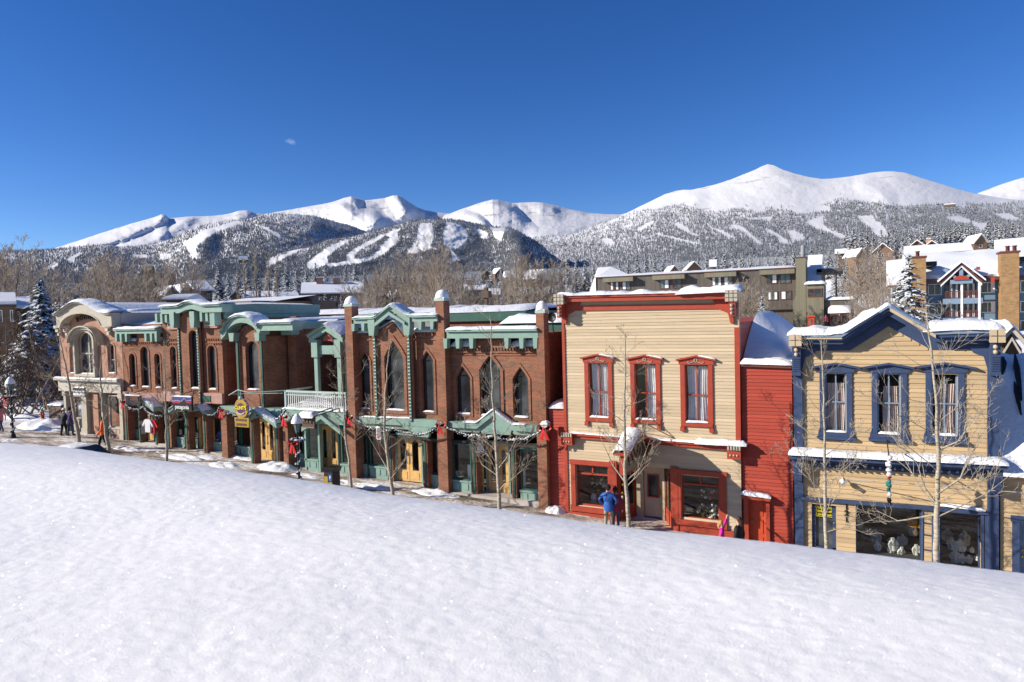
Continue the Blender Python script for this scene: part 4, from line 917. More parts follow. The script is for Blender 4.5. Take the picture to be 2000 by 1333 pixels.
# recess
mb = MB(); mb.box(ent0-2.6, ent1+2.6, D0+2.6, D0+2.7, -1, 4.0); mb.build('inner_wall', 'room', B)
mb = MB(); dx0, dz0, dx1, dz1 = rect(1257, 917, 1294, 1030, D0+1.1)
dx0, dx1 = XS(1259, 1293, 980, D0+1.1); dz0 = gL+.12; dz1 = ZY(1275, 921, D0+1.1)
gp = [(dx0+.18, dz0+(dz1-dz0)*.45), (dx1-.15, dz0+(dz1-dz0)*.45), (dx1-.15, dz1-.16), (dx0+.18, dz1-.16)]
wallmesh(mb, [(dx0, dz0), (dx1, dz0), (dx1, dz1), (dx0, dz1)], [gp], D0+1.1, .06); d = mb.build('door', 'cream_plain', B)
mb = MB(); ring(mb, gp, grow(gp, .05), D0+1.07, D0+1.12); mb.build('pane_frame', 'red_trim', d); mb = MB(); mb.cap(gp, D0+1.13, False); mb.build('pane', 'glass_dark', d)
mb = MB(); mb.ball((dx1-.07, D0+1.05, dz0+1.0), .05, 8); mb.box(dx1-.12, dx1-.03, D0+1.085, D0+1.098, dz0+.9, dz0+1.15); mb.build('handle', 'gold_paint', d)
mb = MB(); mb.box(dx0-.32, dx0-.01, D0+1.0, D0+1.15, gL-.5, zlint); mb.box(dx1+.01, dx1+.14, D0+1.0, D0+1.15, gL-.5, zlint); mb.box(dx0-.3, dx1+.14, D0+1.02, D0+1.13, dz1+.01, zlint+.3); mb.build('door_frame', 'cream_plain', B)
mb = MB(); mb.box(ent0, ent1, D0+.02, D0+1.6, zlint-.002, zlint+.12); mb.box(ent0-.1, ent1+.1, D0-.2, D0+2, gL-.6, gL+.02); mb.build('entry_lining', 'cream_plain', B)
for s, xa, xb in ((0, ent0, dx0-.33), (1, ent1, dx1+.15)):   # slanting side windows of the entry
    mb = MB(); n = 5; yb = D0+1.05
    pa, pb = (xa, D0+.12), (xb, yb)
    def seg(t0, t1, z0, z1, w_=.07):
        ax, ay = pa[0]+(pb[0]-pa[0])*t0, pa[1]+(pb[1]-pa[1])*t0; bx, by = pa[0]+(pb[0]-pa[0])*t1, pa[1]+(pb[1]-pa[1])*t1
        mb.add([(ax, ay, z0), (bx, by, z0), (bx, by, z1), (ax, ay, z1), (ax, ay+w_, z0), (bx, by+w_, z0), (bx, by+w_, z1), (ax, ay+w_, z1)], [(0, 1, 2, 3), (3, 2, 6, 7), (5, 4, 7, 6), (1, 5, 6, 2), (4, 0, 3, 7), (0, 4, 5, 1)], False)
    seg(0, 1, gL-.3, gL+.62); seg(0, 1, zlint-.08, zlint); seg(0, .12, gL+.62, zlint); seg(.88, 1, gL+.62, zlint); seg(.1, .9, gL+1.95, gL+2.02)
    o = mb.build('side_window', 'red_trim', B); g = MB(); g.quad((pa[0], pa[1]+.03, gL+.6), (pb[0], pb[1]+.03, gL+.6), (pb[0], pb[1]+.03, zlint), (pa[0], pa[1]+.03, zlint)); g.build('pane', 'glass', o)
mb = MB(); a, b = XS(1191, 1206, 950); mb.box(a+.02, b, D0-.09, D0+.2, -1, zlint+.14); a, b = XS(1311, 1326, 970); mb.box(a, b-.02, D0-.09, D0+.2, -1, zlint+.1)
mb.box(X0+.02, ent0-.01, D0-.05, D0, shopL[1]-.52, shopL[1]-.27); mb.box(ent1+.01, X1-.02, D0-.05, D0, shopR[1]-.50, shopR[1]-.25)
mb.box(X0, X0+.12, D0-.06, D0+.02, -1, ZY(1097, 640)); mb.box(X1-.16, X1+.02, D0-.07, D0+.02, ZY(1449, 880), ZY(1449, 640)); mb.box(X0-.002, X0+.1, D0-.05, D0+.02, -1, zt-.5); mb.build('corner_trim', 'red_trim', B)
mb = MB()
zc0, zc1 = ZY(1104, 578), ZY(1434, 570)
rail(mb, [(X0+.1, zc0), (X1-.25, zc1)], D0-.42, D0+.1, h=.10); rail(mb, [(X0+.1, zc0-.1), (X1-.25, zc1-.1)], D0-.36, D0+.1, h=.16)
rail(mb, [(X0+.05, zc0-.42), (X1-.05, zc1-.42)], D0-.08, D0+.0, h=.20)
for s, xx in ((1, X0+.1), (-1, X1-.17)):
    zz = zc0 if s > 0 else zc1
    mb.prism([(xx, zz-.28), (xx+s*.75, zz-.28), (xx+s*.55, zz-.62), (xx+s*.2, zz-.78), (xx+s*.12, zz-1.15), (xx, zz-1.15)], D0-.11, D0-.035)
    mb.box(xx-.1, xx+.1, D0-.5, D0+.1, zz-.9, zz-.26)
mb.build('cornice', 'red_trim', B)
for s, xx, zz in ((1, X0+.1, zc0), (-1, X1-.17, zc1)):
    mb = MB()
    for i in range(3):
        for j in range(3): mb.box(xx-.22+i*.15, xx-.22+i*.15+.12, D0-.56, D0-.505, zz-.36+j*.15, zz-.36+j*.15+.12)
    mb.box(xx-.18, xx+.18, D0-.52, D0-.1, zz-.32, zz+.04)
    for j in range(3): mb.ball((xx, D0-.53, zz-.5-j*.14), .06, 6)
    mb.build('corner_block', 'stone_cream', B)
# mid band
mb = MB(); a0 = XZ(1100, 843); a1 = XZ(1447, 866); rail(mb, [(X0+.02, a0[1]), (X1, ZY(1447, 869))], D0-.22, D0, h=.10); rail(mb, [(X0+.02, a0[1]-.1), (X1, ZY(1447, 869)-.1)], D0-.14, D0, h=.12)
for xx, zz in ((X0+.2, a0[1]), (X1-.2, ZY(1447, 869))): mb.box(xx-.24, xx+.24, D0-.30, D0, zz-.5, zz-.05)
mb.build('band', 'red_trim', B)
mb = MB()
for xx, zz in ((X0+.2, a0[1]), (X1-.2, ZY(1447, 869))):
    for i in range(5): mb.box(xx-.22+i*.10, xx-.22+i*.10+.06, D0-.36, D0-.303, zz-.16, zz+.02)
    for i in range(3): mb.ball((xx-.12+i*.12, D0-.30, zz-.36), .045, 6)
mb.build('band_ornament', 'stone_cream', B)
snowline('snow', [(X0+.3, a0[1]), (-8.4, ZY(1230, 853))], D0-.2, D0, .05, B, seed=2); snowline('snow', [(-7.3, ZY(1285, 857)), (X1+.05, ZY(1447, 869))], D0-.24, D0, .07, B, seed=3); snowline('snow', [(-5.6, ZY(1385, 865)), (-4.6, ZY(1420, 867)), (X1+.25, ZY(1450, 868))], D0-.32, D0, .19, B, seed=3)
snowline('snow', [(X0-.1, zc0), (X1+.02, zc1)], D0-.45, D0+.6, .12, B, seed=4, rough=1.0); snowline('snow', [(-6.2, zc1-.03), (X1+.15, zc1)], D0-.5, D0+.6, .24, B, seed=9, rough=.7)
shell(B, X0, X1, D0+.26, 42, zt-1.2, 'siding_red', 2.9, (4.0,))

# hanging gabled sign
xs = XZ(1258, 880)[0]; Yo = None
for k in range(300):
    Y = 26-k*.01
    if XZ(1216.5, 900, Y)[0] >= xs: Yo = Y; break
Yo = Yo or 24.4; ym = (Yo+26)/2
S = empty('shop_sign', (xs, 26, ZY(1258, 905)), 'olive wooden hanging sign with a snow-covered gable roof, above the cream building door', 'sign')
zi0, zi1 = ZY(1258, 904), ZY(1258, 862); pk = ZX(1244, 843, ym, xs)
zo0 = ZX(1219, 918, Yo, xs); zo1 = ZX(1217, 880, Yo, xs); zo0 = (zo0+zi0)/2; zo1 = (zo1+zi1)/2
def yprism(mb, pts, x0, x1):
    n = len(pts); mb.add([(x0, y, z) for y, z in pts]+[(x1, y, z) for y, z in pts], [tuple(range(n)), tuple(range(2*n-1, n-1, -1))]+[(i, (i+1) % n+0, (i+1) % n+n, i+n) for i in range(n)], False)
mb = MB(); yprism(mb, [(25.9, zi0), (25.9, zi1), (ym, pk-.1), (Yo, zo1), (Yo, zo0)], xs-.09, xs+.09); mb.build('board', 'olive_paint', S)
mb = MB(); yprism(mb, [(25.95, zi0-.06), (25.95, zi0), (Yo-.04, zo0), (Yo-.04, zo0-.06)], xs-.12, xs+.12)
for y_ in (25.92, Yo): mb.box(xs-.12, xs+.12, y_-.04, y_+.04, zo0, zo1)
yprism(mb, [(26, zi1+.0), (26, zi1+.08), (ym, pk), (Yo-.18, zo1-.02), (Yo-.18, zo1-.1), (ym, pk-.09)], xs-.3, xs+.3); mb.build('sign_frame', 'red_trim', S)
mb = MB()
for j, (n_, zz) in enumerate([(4, .62), (6, .45), (5, .30), (4, .15)]):
    for i in range(n_):
        y_ = 25.7-(i+.5)*(25.7-Yo-.15)/n_; z_ = zo0+(zo1-zo0)*1.15*zz+.12; mb.box(xs+.092, xs+.115, y_-.07, y_+.07, z_, z_+.10*rv(.7, 1.1)); mb.box(xs+.092, xs+.115, y_-.02, y_+.02, z_-.05, z_+.13)
mb.build('carving', 'brown_wood', S)
mb = MB(); prof = []
for k in range(13):
    t = k/12; y_ = 26.02+(Yo-.24-26.02)*t; zz = zi1+.08+(pk-zi1-.08)*min(1, t*2) if t < .5 else pk+(zo1-pk)*(t*2-1)
    for j in range(7): u = j/6*2-1; prof.append((xs+u*.33, y_, zz+.13*(1-u**4)*(1+.5*nz3(k*.7, j*.5, 3))-.01+(.05 if k in (5, 6, 7) else 0)))
mb.add(prof, [(k*7+j, k*7+j+1, (k+1)*7+j+1, (k+1)*7+j) for k in range(12) for j in range(6)], True); mb.build('snow', 'snow', S)
mb = MB(); mb.tube([(xs, ym, pk), (xs-.0, 25.95, pk+.65)], .018, 5); mb.tube([(XZ(1317, 855)[0], 25.95, ZY(1317, 856)), (xs, 25.95, ZY(1265, 826))], .016, 5); mb.tube([(xs, 25.95, ZY(1265, 826)), (xs, 25.95, ZY(1265, 858))], .014, 5); mb.tube([(XZ(1317, 856)[0], 25.95, ZY(1317, 856)), (xs, ym, pk)], .012, 4)
mb.prism([(xs-.1, zi0-.15), (xs+.18, zi0+.1), (xs+.3, zi0+.7), (xs+.1, zi0+.75)], 25.7, 25.97); mb.build('bracket', 'rust_trim', S)

# ==== red annex between the two clapboard fronts
XA0, XA1 = X1+.03, XZ(1548, 900)[0]
B = building('annex_building', XA0, XA1, 'low red clapboard building with a domed snowy roof between the cream and blue-trimmed buildings')
za = ZY(1500, 714); dx0, dx1 = XS(1462, 1496, 1000); dz1 = ZY(1480, 976)
dr = [(dx0, -.6), (dx1, -.6), (dx1, dz1), (dx0, dz1)]
mb = MB(); out = [(XA0, -1), (XA1, -1), (XA1, ZY(1549, 716)), (XA0, ZY(1452, 712))]; wallmesh(mb, out, [dr], D0+.1, .3, .15); lap(mb, out, [dr], D0+.1, .13, .03); mb.build('wall', 'siding_red', B)
mb = MB(); mb.box(dx0, dx1, D0+.2, D0+.26, -.6, dz1)
for i in range(2):
    for j in range(3): xx = dx0+.12+i*(dx1-dx0-.1)/2; mb.box(xx, xx+(dx1-dx0)/2-.2, D0+.18, D0+.205, dz1-.65-j*.66, dz1-.12-j*.66)
d = mb.build('door', 'red_door', B); mb = MB(); mb.ball((dx0+.1, D0+.14, .95), .035, 6); mb.build('handle', 'grey_metal', d)
mb = MB(); mb.box(dx0-.16, dx0-.004, D0-.02, D0+.12, -1, dz1+.15); mb.box(dx1+.004, dx1+.13, D0-.02, D0+.12, -1, dz1+.15); mb.box(dx0-.2, dx1+.18, D0-.2, D0+.12, dz1+.02, dz1+.16); mb.build('casing', 'red_trim', B)
snowline('snow', [(dx0-.25, dz1+.2), (dx1+.2, dz1+.14)], D0-.22, D0+.1, .13, B, seed=5, rough=.2)
mb = MB(); rail(mb, [(XA0, za+.05), (XA1, za)], D0-.04, D0+.3, h=.1); mb.build('coping', 'rust_trim', B); snowline('snow', [(XA0, za+.06), (XA1+.02, za+.02)], D0-.06, D0+.5, .20, B, seed=6, rough=.5)
mb = MB(); n, m = 24, 16; vs = []
sil = poly([(1453, 603), (1475, 607), (1492, 614), (1510, 624), (1526, 636), (1538, 648), (1546, 660), (1552, 680)], 31)
for i in range(n+1):
    t = i/n; x = XA0+(sil[-1][0]+.9-XA0)*t*1.0; zs_ = np.interp(x, [p[0] for p in sil], [p[1] for p in sil]); zl = za+.1
    for j in range(m+1):
        u = j/m; y = D0+.5+u*9; b_ = math.sin(min(1, u*1.8)*PI/2); z = zl+(zs_-zl)*b_+.06*nz3(x*.9, y*.6, 8); vs.append((x+0*u, y, z))
mb.add(vs, [(i*(m+1)+j, (i+1)*(m+1)+j, (i+1)*(m+1)+j+1, i*(m+1)+j+1) for i in range(n) for j in range(m)], True); mb.build('roof', 'snow', B)
mb = MB(); mb.box(XA0, XA1, D0+.45, D0+9, -1, za); mb.build('side_wall', 'siding_red', B)

# ==== tan building with blue trim
XB0, XB1 = -2.16, XZ(1950, 900)[0]
B = building('shop_building', XB0, XB1, 'tan clapboard building with blue trim, a central gable and the number 121')
YB_ = D0; holes = []
def zz7(L): return [(1530+x/4.166, 580+y/4.166) for x, y in L]
def zz8(L): return [(1530+x/4.255, 850+y/4.255) for x, y in L]
for k, (tl, br) in enumerate([((338, 618), (516, 1102)), ((763, 622), (957, 1118)), ((1205, 620), (1420, 1130))]):
    a = zz7([tl])[0]; b = zz7([br])[0]; x0, z0, x1, z1 = rect(*a, *b)
    mat = ['curtain_pink', 'curtain_pink', 'curtain_pink'][k]; hv = [((.0, .47), (.5, .98)), ((.2, .6), (.58, 1)), ((.08, .5), (.52, 1))][k]
    pl = window(B, x0, z0, x1, z1, D0, 'flat', 'blue_light', 'glass_house', .14, .05, (.5,), (.5,), curtain=mat, ctop=.82 if k != 1 else .78, halves=hv, room=True, bar=.04); holes.append(pl)
    w_ = [c for c in B.children if c.name.startswith('window')][-1]; mb = MB(); c = (x0+x1)/2; e = .17
    mb.box(x0-e, x0-.003, D0-.07, D0+.02, z0-.10, z1+.02); mb.box(x1+.003, x1+e, D0-.07, D0+.02, z0-.10, z1+.02)
    mb.prism([(x0-e-.02, z0-.3), (x1+e+.02, z0-.3), (x1+e+.02, z0-.02), (x0-e-.02, z0-.02)], D0-.09, D0+.01); mb.box(x0-e-.10, x1+e+.10, D0-.16, D0+.01, z0-.26, z0-.17)
    mb.prism([(x0-e-.04, z1+.02), (x1+e+.04, z1+.02), (x1+e+.12, z1+.14), (x1+e+.22, z1+.2), (c, z1+.33), (x0-e-.22, z1+.2), (x0-e-.12, z1+.14)], D0-.09, D0+.01)
    rail(mb, [(x0-e-.32, z1+.20), (c, z1+.36), (x1+e+.32, z1+.20)], D0-.20, D0+.005, h=.06)
    for s, xx in ((-1, x0-e), (1, x1+e)): mb.prism([(xx-.01, z0-.25), (xx+.01, z0+.15), (xx+s*.05, z0-.02), (xx+s*.07, z0-.25)], D0-.08, D0+.01)
    mb.build('casing', 'blue_trim', w_)
top = poly(zz7([(130, 325), (480, 325), (848, 90), (1225, 303), (1650, 288)]))
fr = poly(zz7([(165, 437), (540, 437), (855, 240), (1190, 425), (1560, 424)]))
door_ = rect(*zz8([(235, 560)])[0], *zz8([(440, 940)])[0]); sw1 = rect(*zz8([(600, 562)])[0], *zz8([(1150, 1045)])[0]); sw2 = rect(*zz8([(1297, 635)])[0], *zz8([(1637, 1100)])[0])
sw2 = (sw2[0], sw2[1], sw2[2], sw2[3]); zsh = sw1[3]
dd = [(door_[0], -.9), (door_[2], -.9), (door_[2], door_[3]+.02), (door_[0], door_[3]+.02)]
h1 = shape_poly(sw1[0], min(.22, sw1[1]), sw1[2], sw1[3]); h2 = shape_poly(sw2[0], min(.1, sw2[1]), sw2[2], sw2[3]); holes += [dd, h1, h2]
out = [(XB0, -1), (XB1, -1), (XB1, fr[-1][1])]+[(x, z) for x, z in fr[::-1]][1:-1]+[(XB0, fr[0][1])]
mb = MB(); wallmesh(mb, out, holes, D0, .25, .22); lap(mb, out, holes, D0, .155, .03); mb.build('wall', 'siding_tan', B)
mb = MB()          # frieze and gabled cornice
mb.prism([(XB0, fr[0][1]-.02), fr[1], fr[2], fr[3], (XB1, fr[-1][1]-.02), (XB1, top[-1][1]-.05), (top[3][0], top[3][1]-.05), (top[2][0], top[2][1]-.05), (top[1][0], top[1][1]-.05), (XB0, top[0][1]-.05)], D0-.06, D0+.12)
tp = [(XB0-.05, top[0][1]), top[1], top[2], top[3], (XB1+.05, top[4][1])]; rail(mb, tp, D0-.55, D0+.12, h=.10); rail(mb, [(x, z-.1) for x, z in tp], D0-.42, D0+.02, h=.14)
for s, xx, zz in ((1, XB0+.25, fr[0][1]), (-1, XB1-.25, fr[-1][1])): mb.prism([(xx-s*.05, zz+.1), (xx+s*.55, zz+.1), (xx+s*.42, zz-.12), (xx+s*.15, zz-.22), (xx+s*.05, zz-.62), (xx-s*.05, zz-.62)], D0-.1, D0-.035)
mb.build('cornice', 'blue_trim', B)
mb = MB(); rail(mb, [(x, z+.085) for x, z in tp], D0-.60, D0+.12, h=.08); mb.build('gutter', 'blue_light', B)
mb = MB(); rail(mb, [(tp[2][0]+.05, tp[2][1]+.0), (tp[3][0], tp[3][1]+.0)], D0-.625, D0-.606, h=.11); rail(mb, [(tp[0][0]+.3, tp[0][1]-.0), (tp[1][0], tp[1][1]-.0)], D0-.575, D0-.556, h=.06); mb.build('gutter_edge', 'cream_plain', B)
mb = MB(); a, b = XB0, XB0+.29; mb.box(a, b, D0-.12, D0+.1, -1, fr[0][1]+.1); a2, b2 = XB1-.30, XB1; mb.box(a2, b2, D0-.12, D0+.1, -1, fr[-1][1]+.1)
for xx, zz in ((XB0+.12, top[0][1]), (XB1-.12, top[-1][1])):
    mb.box(xx-.14, xx+.14, D0-.3, D0+.1, zz-1.35, zz-.15)
    for j in range(7): mb.box(xx-.11, xx+.11, D0-.33, D0-.305, zz-1.2+j*.07, zz-1.165+j*.07)
mb.build('corner_post', 'blue_trim', B)
for xx, zz in ((XB0+.12, top[0][1]), (XB1-.12, top[-1][1])):
    mb = MB()
    for i in range(2):
        for j in range(2): mb.box(xx-.2+i*.215, xx-.2+i*.215+.185, D0-.68, D0-.6, zz-.30+j*.215, zz-.30+j*.215+.185)
    mb.box(xx-.18, xx+.18, D0-.605, D0-.1, zz-.28, zz+.1)
    for j in range(2): mb.ball((xx, D0-.31, zz-.45-j*.16), .075, 6)
    mb.build('corner_block', 'cream_plain', B)
snowline('snow', [(tp[0][0]-.1, tp[0][1]+.08), (tp[1][0]-.4, tp[1][1]+.09), (tp[1][0]+.1, tp[1][1]+.2), (tp[2][0]-.3, tp[2][1]-.12)], D0-.6, D0+1.2, .22, B, seed=11, rough=.6, over=.05)
snowline('snow', [(tp[1][0]+.5, tp[1][1]+.42), (tp[2][0]-.0, tp[2][1]+.1), (tp[3][0]-.0, tp[3][1]+.1)], D0-.58, D0+1.2, .10, B, seed=12, rough=.5)
snowline('snow', [(tp[3][0]-.35, tp[3][1]+.1), (tp[3][0]+.5, tp[3][1]+.16), (tp[4][0]-.9, tp[4][1]+.12), (tp[4][0]+.05, tp[4][1]+.08)], D0-.6, D0+1.2, .30, B, seed=13, rough=.35, over=.07)
# mid cornice
ml, mr_ = XZ(1545, 882), XZ(1952, 901); mb = MB(); lx, rx = XB0-.12, XB1+.15; zl, zr = ml[1], mr_[1]
rail(mb, [(lx, zl), (rx, zr)], D0-.55, D0+.02, h=.16); rail(mb, [(lx+.1, zl-.16), (rx-.1, zr-.16)], D0-.42, D0+.02, h=.10)
zf0, zf1 = ZY(*zz8([(180, 258)])[0]), ZY(*zz8([(1695, 345)])[0]); mb.prism([(lx+.3, zf0), (rx-.3, zf1), (rx-.3, zr-.2), (lx+.3, zl-.2)], D0-.06, D0)
for i in range(26):
    xx = lx+.4+(rx-lx-.8)*i/25; zz = zl+(zr-zl)*i/25; mb.box(xx-.03, xx+.03, D0-.33, D0-.05, zz-.40, zz-.25)
for xx, zz in ((lx+.25, zl), (rx-.25, zr)): mb.prism([(xx-.13, zz-.95), (xx+.13, zz-.95), (xx+.17, zz-.25), (xx-.17, zz-.25)], D0-.4, D0-.11)
z0_, z1_ = ZY(*zz8([(150, 505)])[0]), ZY(*zz8([(1690, 625)])[0]); rail(mb, [(XB0+.2, z0_), (XB1-.2, z1_)], D0-.14, D0, h=.12); mb.build('band', 'blue_trim', B)
snowline('snow', [(lx-.03, zl), (rx+.03, zr)], D0-.6, D0, .20, B, seed=14, rough=.3, over=.05); snowline('snow', [(XZ(*zz8([(1300, 590)])[0])[0], z1_+.06), (XB1-.35, z1_)], D0-.14, D0, .09, B, seed=15)
# shop front
mb = MB(); x0, _, x1, z1 = door_; gr = -.02; mb.box(x0+.0, x0+.12, D0+.05, D0+.16, -.9, z1); mb.box(x1-.12, x1, D0+.05, D0+.16, -.9, z1); mb.box(x0, x1, D0+.05, D0+.16, z1-.12, z1); mb.box(x0, x1, D0+.05, D0+.16, -.9, .35); d = mb.build('door', 'blue_trim', B)
mb = MB(); mb.quad((x0, D0+.12, .3), (x1, D0+.12, .3), (x1, D0+.12, z1), (x0, D0+.12, z1)); mb.build('pane', 'glass_dark', d)
mb = MB(); mb.ball((x1-.06, D0-.0, 1.05), .035, 6); mb.ball((x1-.06, D0-.0, 1.25), .03, 6); mb.build('handle', 'gold_paint', d)
sx0, sz0, sx1, sz1 = rect(*zz8([(250, 578)])[0], *zz8([(418, 697)])[0]); S = empty('sale_sign', ((sx0+sx1)/2, D0+.05, sz0), 'black window sign with yellow words HOLIDAY SALE, in the blue door left of number 121', 'sign')
mb = MB(); mb.box(sx0, sx1, D0+.075, D0+.095, sz0, sz1); mb.build('board', 'sign_black', S); mb = MB(); q = [(sx0+.02, sz0+.02), (sx1-.02, sz0+.02), (sx1-.02, sz1-.02), (sx0+.02, sz1-.02)]; ring(mb, grow(q, -.015), q, D0+.068, D0+.075); mb.build('border', 'yellow_paint', S)
cx_ = (sx0+sx1)/2; hh = sz1-sz0
for s_, k_, sz_ in (('HOLIDAY SALE', .78, .125), ('Take 25% off', .5, .125), ('All Silver Jewelry', .22, .115)): text('lettering', s_, sz_, (cx_, D0+.068, sz0+hh*k_), (PI/2, 0, 0), 'yellow_paint', S, .004, sx=.80, bold=.002)
N_ = empty('house_number', (XZ(1653, 1000)[0], D0, 1.5), 'black numerals 1 2 1 stacked on the tan siding beside the blue door', 'house number')
nb_ = MB(); nx = XS(*[zz8([(525, 650)])[0][0]]*2, 1000)[0]
for ch, yy in (('1', 598), ('2', 649), ('1', 700)): xx, zz = XZ(*zz8([(525, yy)])[0]); text('numeral', ch, .27, (xx, D0-.04, zz), (PI/2, 0, 0), 'sign_black', N_, .01, bold=.008)
for k, hp in enumerate((h1, h2)):
    mb = MB(); ring(mb, grow(hp, -.05), hp, D0+.04, D0+.14); o = mb.build('shop_window', 'blue_trim', B); g = MB(); g.cap(grow(hp, -.05), D0+.10, False); g.build('pane', 'glass', o)
mb = MB(); mb.box(XB0+.2, XB1-.1, D0+2.2, D0+2.3, -1, 3.2); mb.box(XB0+.2, XB1-.1, D0+.24, D0+2.2, 3.0, 3.1); mb.box(sw1[2]+.05, sw1[2]+.1, D0+.24, D0+2.2, -1, 3.0); mb.box(sw1[0]-.1, sw1[0]-.05, D0+.24, D0+2.2, -1, 3.0)
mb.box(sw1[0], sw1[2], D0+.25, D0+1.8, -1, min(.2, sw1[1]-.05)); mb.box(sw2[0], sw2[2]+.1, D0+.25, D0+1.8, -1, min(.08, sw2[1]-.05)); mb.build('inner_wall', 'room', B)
mb = MB()
for a in (1640, 1672): xx = XZ(*zz8([(a, 800)])[0])[0]; mb.box(xx, xx+.08, D0-.08, D0+.1, -1, z1_-.12)
mb.build('pilaster', 'blue_trim', B)
body_top = fr[0][1]-.4; shell(B, XB0+.05, XB1-.05, D0+.26, 40, body_top, 'siding_tan', 2.6, (3.3,))
# gable roof behind the blue cornice
mb = MB(); apex = tp[2]; mb.prism([(XB0+.1, body_top), (XB1-.1, body_top), (XB1-.1, tp[4][1]-.1), tp[3], (apex[0], apex[1]-.1), tp[1], (XB0+.1, tp[0][1]-.1)], D0+.15, 32); mb.build('roof', 'snow', B)
# ladder-like blue trellis
L_ = empty('ladder', (XZ(*zz8([(1200, 850)])[0])[0], D0-.25, 0), 'narrow blue ladder leaning upright between the two display windows of number 121', 'ladder')
a0 = zz8([(1160, 640), (1155, 1045), (1246, 660), (1246, 1055)]); mb = MB(); Yl = D0-.3
pA, pB, pC, pD = (P(*q, Yl) for q in a0); pB.z = -.1; pD.z = -.1
mb.tube([pA, pB], .045, 6); mb.tube([pC, pD], .045, 6)
for s_ in L_, : pass
for yy in (730, 828, 952): a = P(*zz8([(1165, yy)])[0], Yl); mb.tube([a, (pC.x, Yl, a.z-.02)], .032, 6)
mb.build('rails', 'blue_trim', L_)
# security lamp on the panel
q = P(*zz8([(492, 375)])[0], D0-.2); S = empty('wall_lamp', q, 'small round white lamp on the tan panel above the blue door', 'lamp'); mb = MB(); mb.tube([(q.x, D0, q.z+.05), (q.x, D0-.25, q.z)], .02, 6); mb.ball((q.x, D0-.28, q.z-.02), .09, 10); mb.tube([(q.x, D0-.28, q.z-.02), (q.x+.06, D0-.45, q.z-.06)], [.05, .08], 8); mb.build('shade', 'white_paint', S)

# ==== wing at the right edge, its snowy roof in the shade
XW0, XW1 = XB1+.05, 9.5
B = building('shop_building', XW0, XW1, 'low tan building at the right edge with a steep snowy roof and a blue door')
ze = ZY(1950, 924); dwx = XZ(1984, 1060)[0]; dzt = ZY(1984, 1013)
dr = [(dwx, -.9), (dwx+1.1, -.9), (dwx+1.1, dzt), (dwx, dzt)]
mb = MB(); out = [(XW0, -1.2), (XW1, -1.2), (XW1, ze), (XW0, ze)]; wallmesh(mb, out, [dr], D0, .2, .12); lap(mb, out, [dr], D0, .155, .03); mb.build('wall', 'siding_tan', B)
mb = MB(); mb.box(dwx+.1, dwx+1.0, D0+.08, D0+.13, -.9, dzt-.1)
for i in range(2):
    for j in range(3): mb.box(dwx+.2+i*.4, dwx+.5+i*.4, D0+.06, D0+.085, dzt-.75-j*.65, dzt-.25-j*.65)
d = mb.build('door', 'blue_light', B); mb = MB(); mb.ball((dwx+.17, D0+.02, 1.0), .035, 6); mb.ball((dwx+.17, D0+.02, .8), .03, 6); mb.build('handle', 'gold_paint', d)
mb = MB(); mb.box(dwx-.1, dwx+.09, D0-.05, D0+.1, -1, dzt+.05); mb.box(dwx+1.01, dwx+1.2, D0-.05, D0+.1, -1, dzt+.05); mb.box(dwx-.14, dwx+1.24, D0-.08, D0+.1, dzt-.09, dzt+.1); mb.build('casing', 'blue_trim', B)
zr_ = ZY(1960, 692, 29.2); n, m = 30, 20; vs = []; mb = MB()
for i in range(n+1):
    for j in range(m+1):
        x = XW0+(XW1-XW0)*i/n; u = j/m; vs.append((x, D0-.4+u*3.6, ze+.12+(zr_-ze)*u**.9+.16*nz3(x*1.3, u*2.2, 4)+(.1*math.sin(x*3.2+u*2))*u))
mb.add(vs, [(i*(m+1)+j, (i+1)*(m+1)+j, (i+1)*(m+1)+j+1, i*(m+1)+j+1) for i in range(n) for j in range(m)], True)
mb.box(XW0, XW1, D0-.4, D0, ze-.02, ze+.1); mb.build('roof', 'snow', B)
mb = MB(); mb.box(XW0, XW1, D0+.2, 29.2, -1, ze); mb.box(XW0, XW1, 29.2, 32, -1, zr_-.3); mb.build('side_wall', 'siding_tan', B)
mb = MB()
for (a, b, w_) in [((1965, 705), (1969, 745), .12), ((1978, 750), (1992, 815), .08), ((1990, 700), (1998, 790), .10)]:
    pa, pb = P(*a, 28.3), P(*b, 27.2); u0 = [(zz-ze-.12)/(zr_-ze) for zz in (pa.z, pb.z)]
    pts = [(pa.x+(pb.x-pa.x)*t, D0-.4+3.6*(u0[0]+(u0[1]-u0[0])*t)**1.1, pa.z+(pb.z-pa.z)*t+.10) for t in (0, .3, .6, 1)]; mb.tube(pts, [w_*.3, w_, w_*.8, w_*.3], 6)
mb.build('bare_patch', 'dark_metal', B)
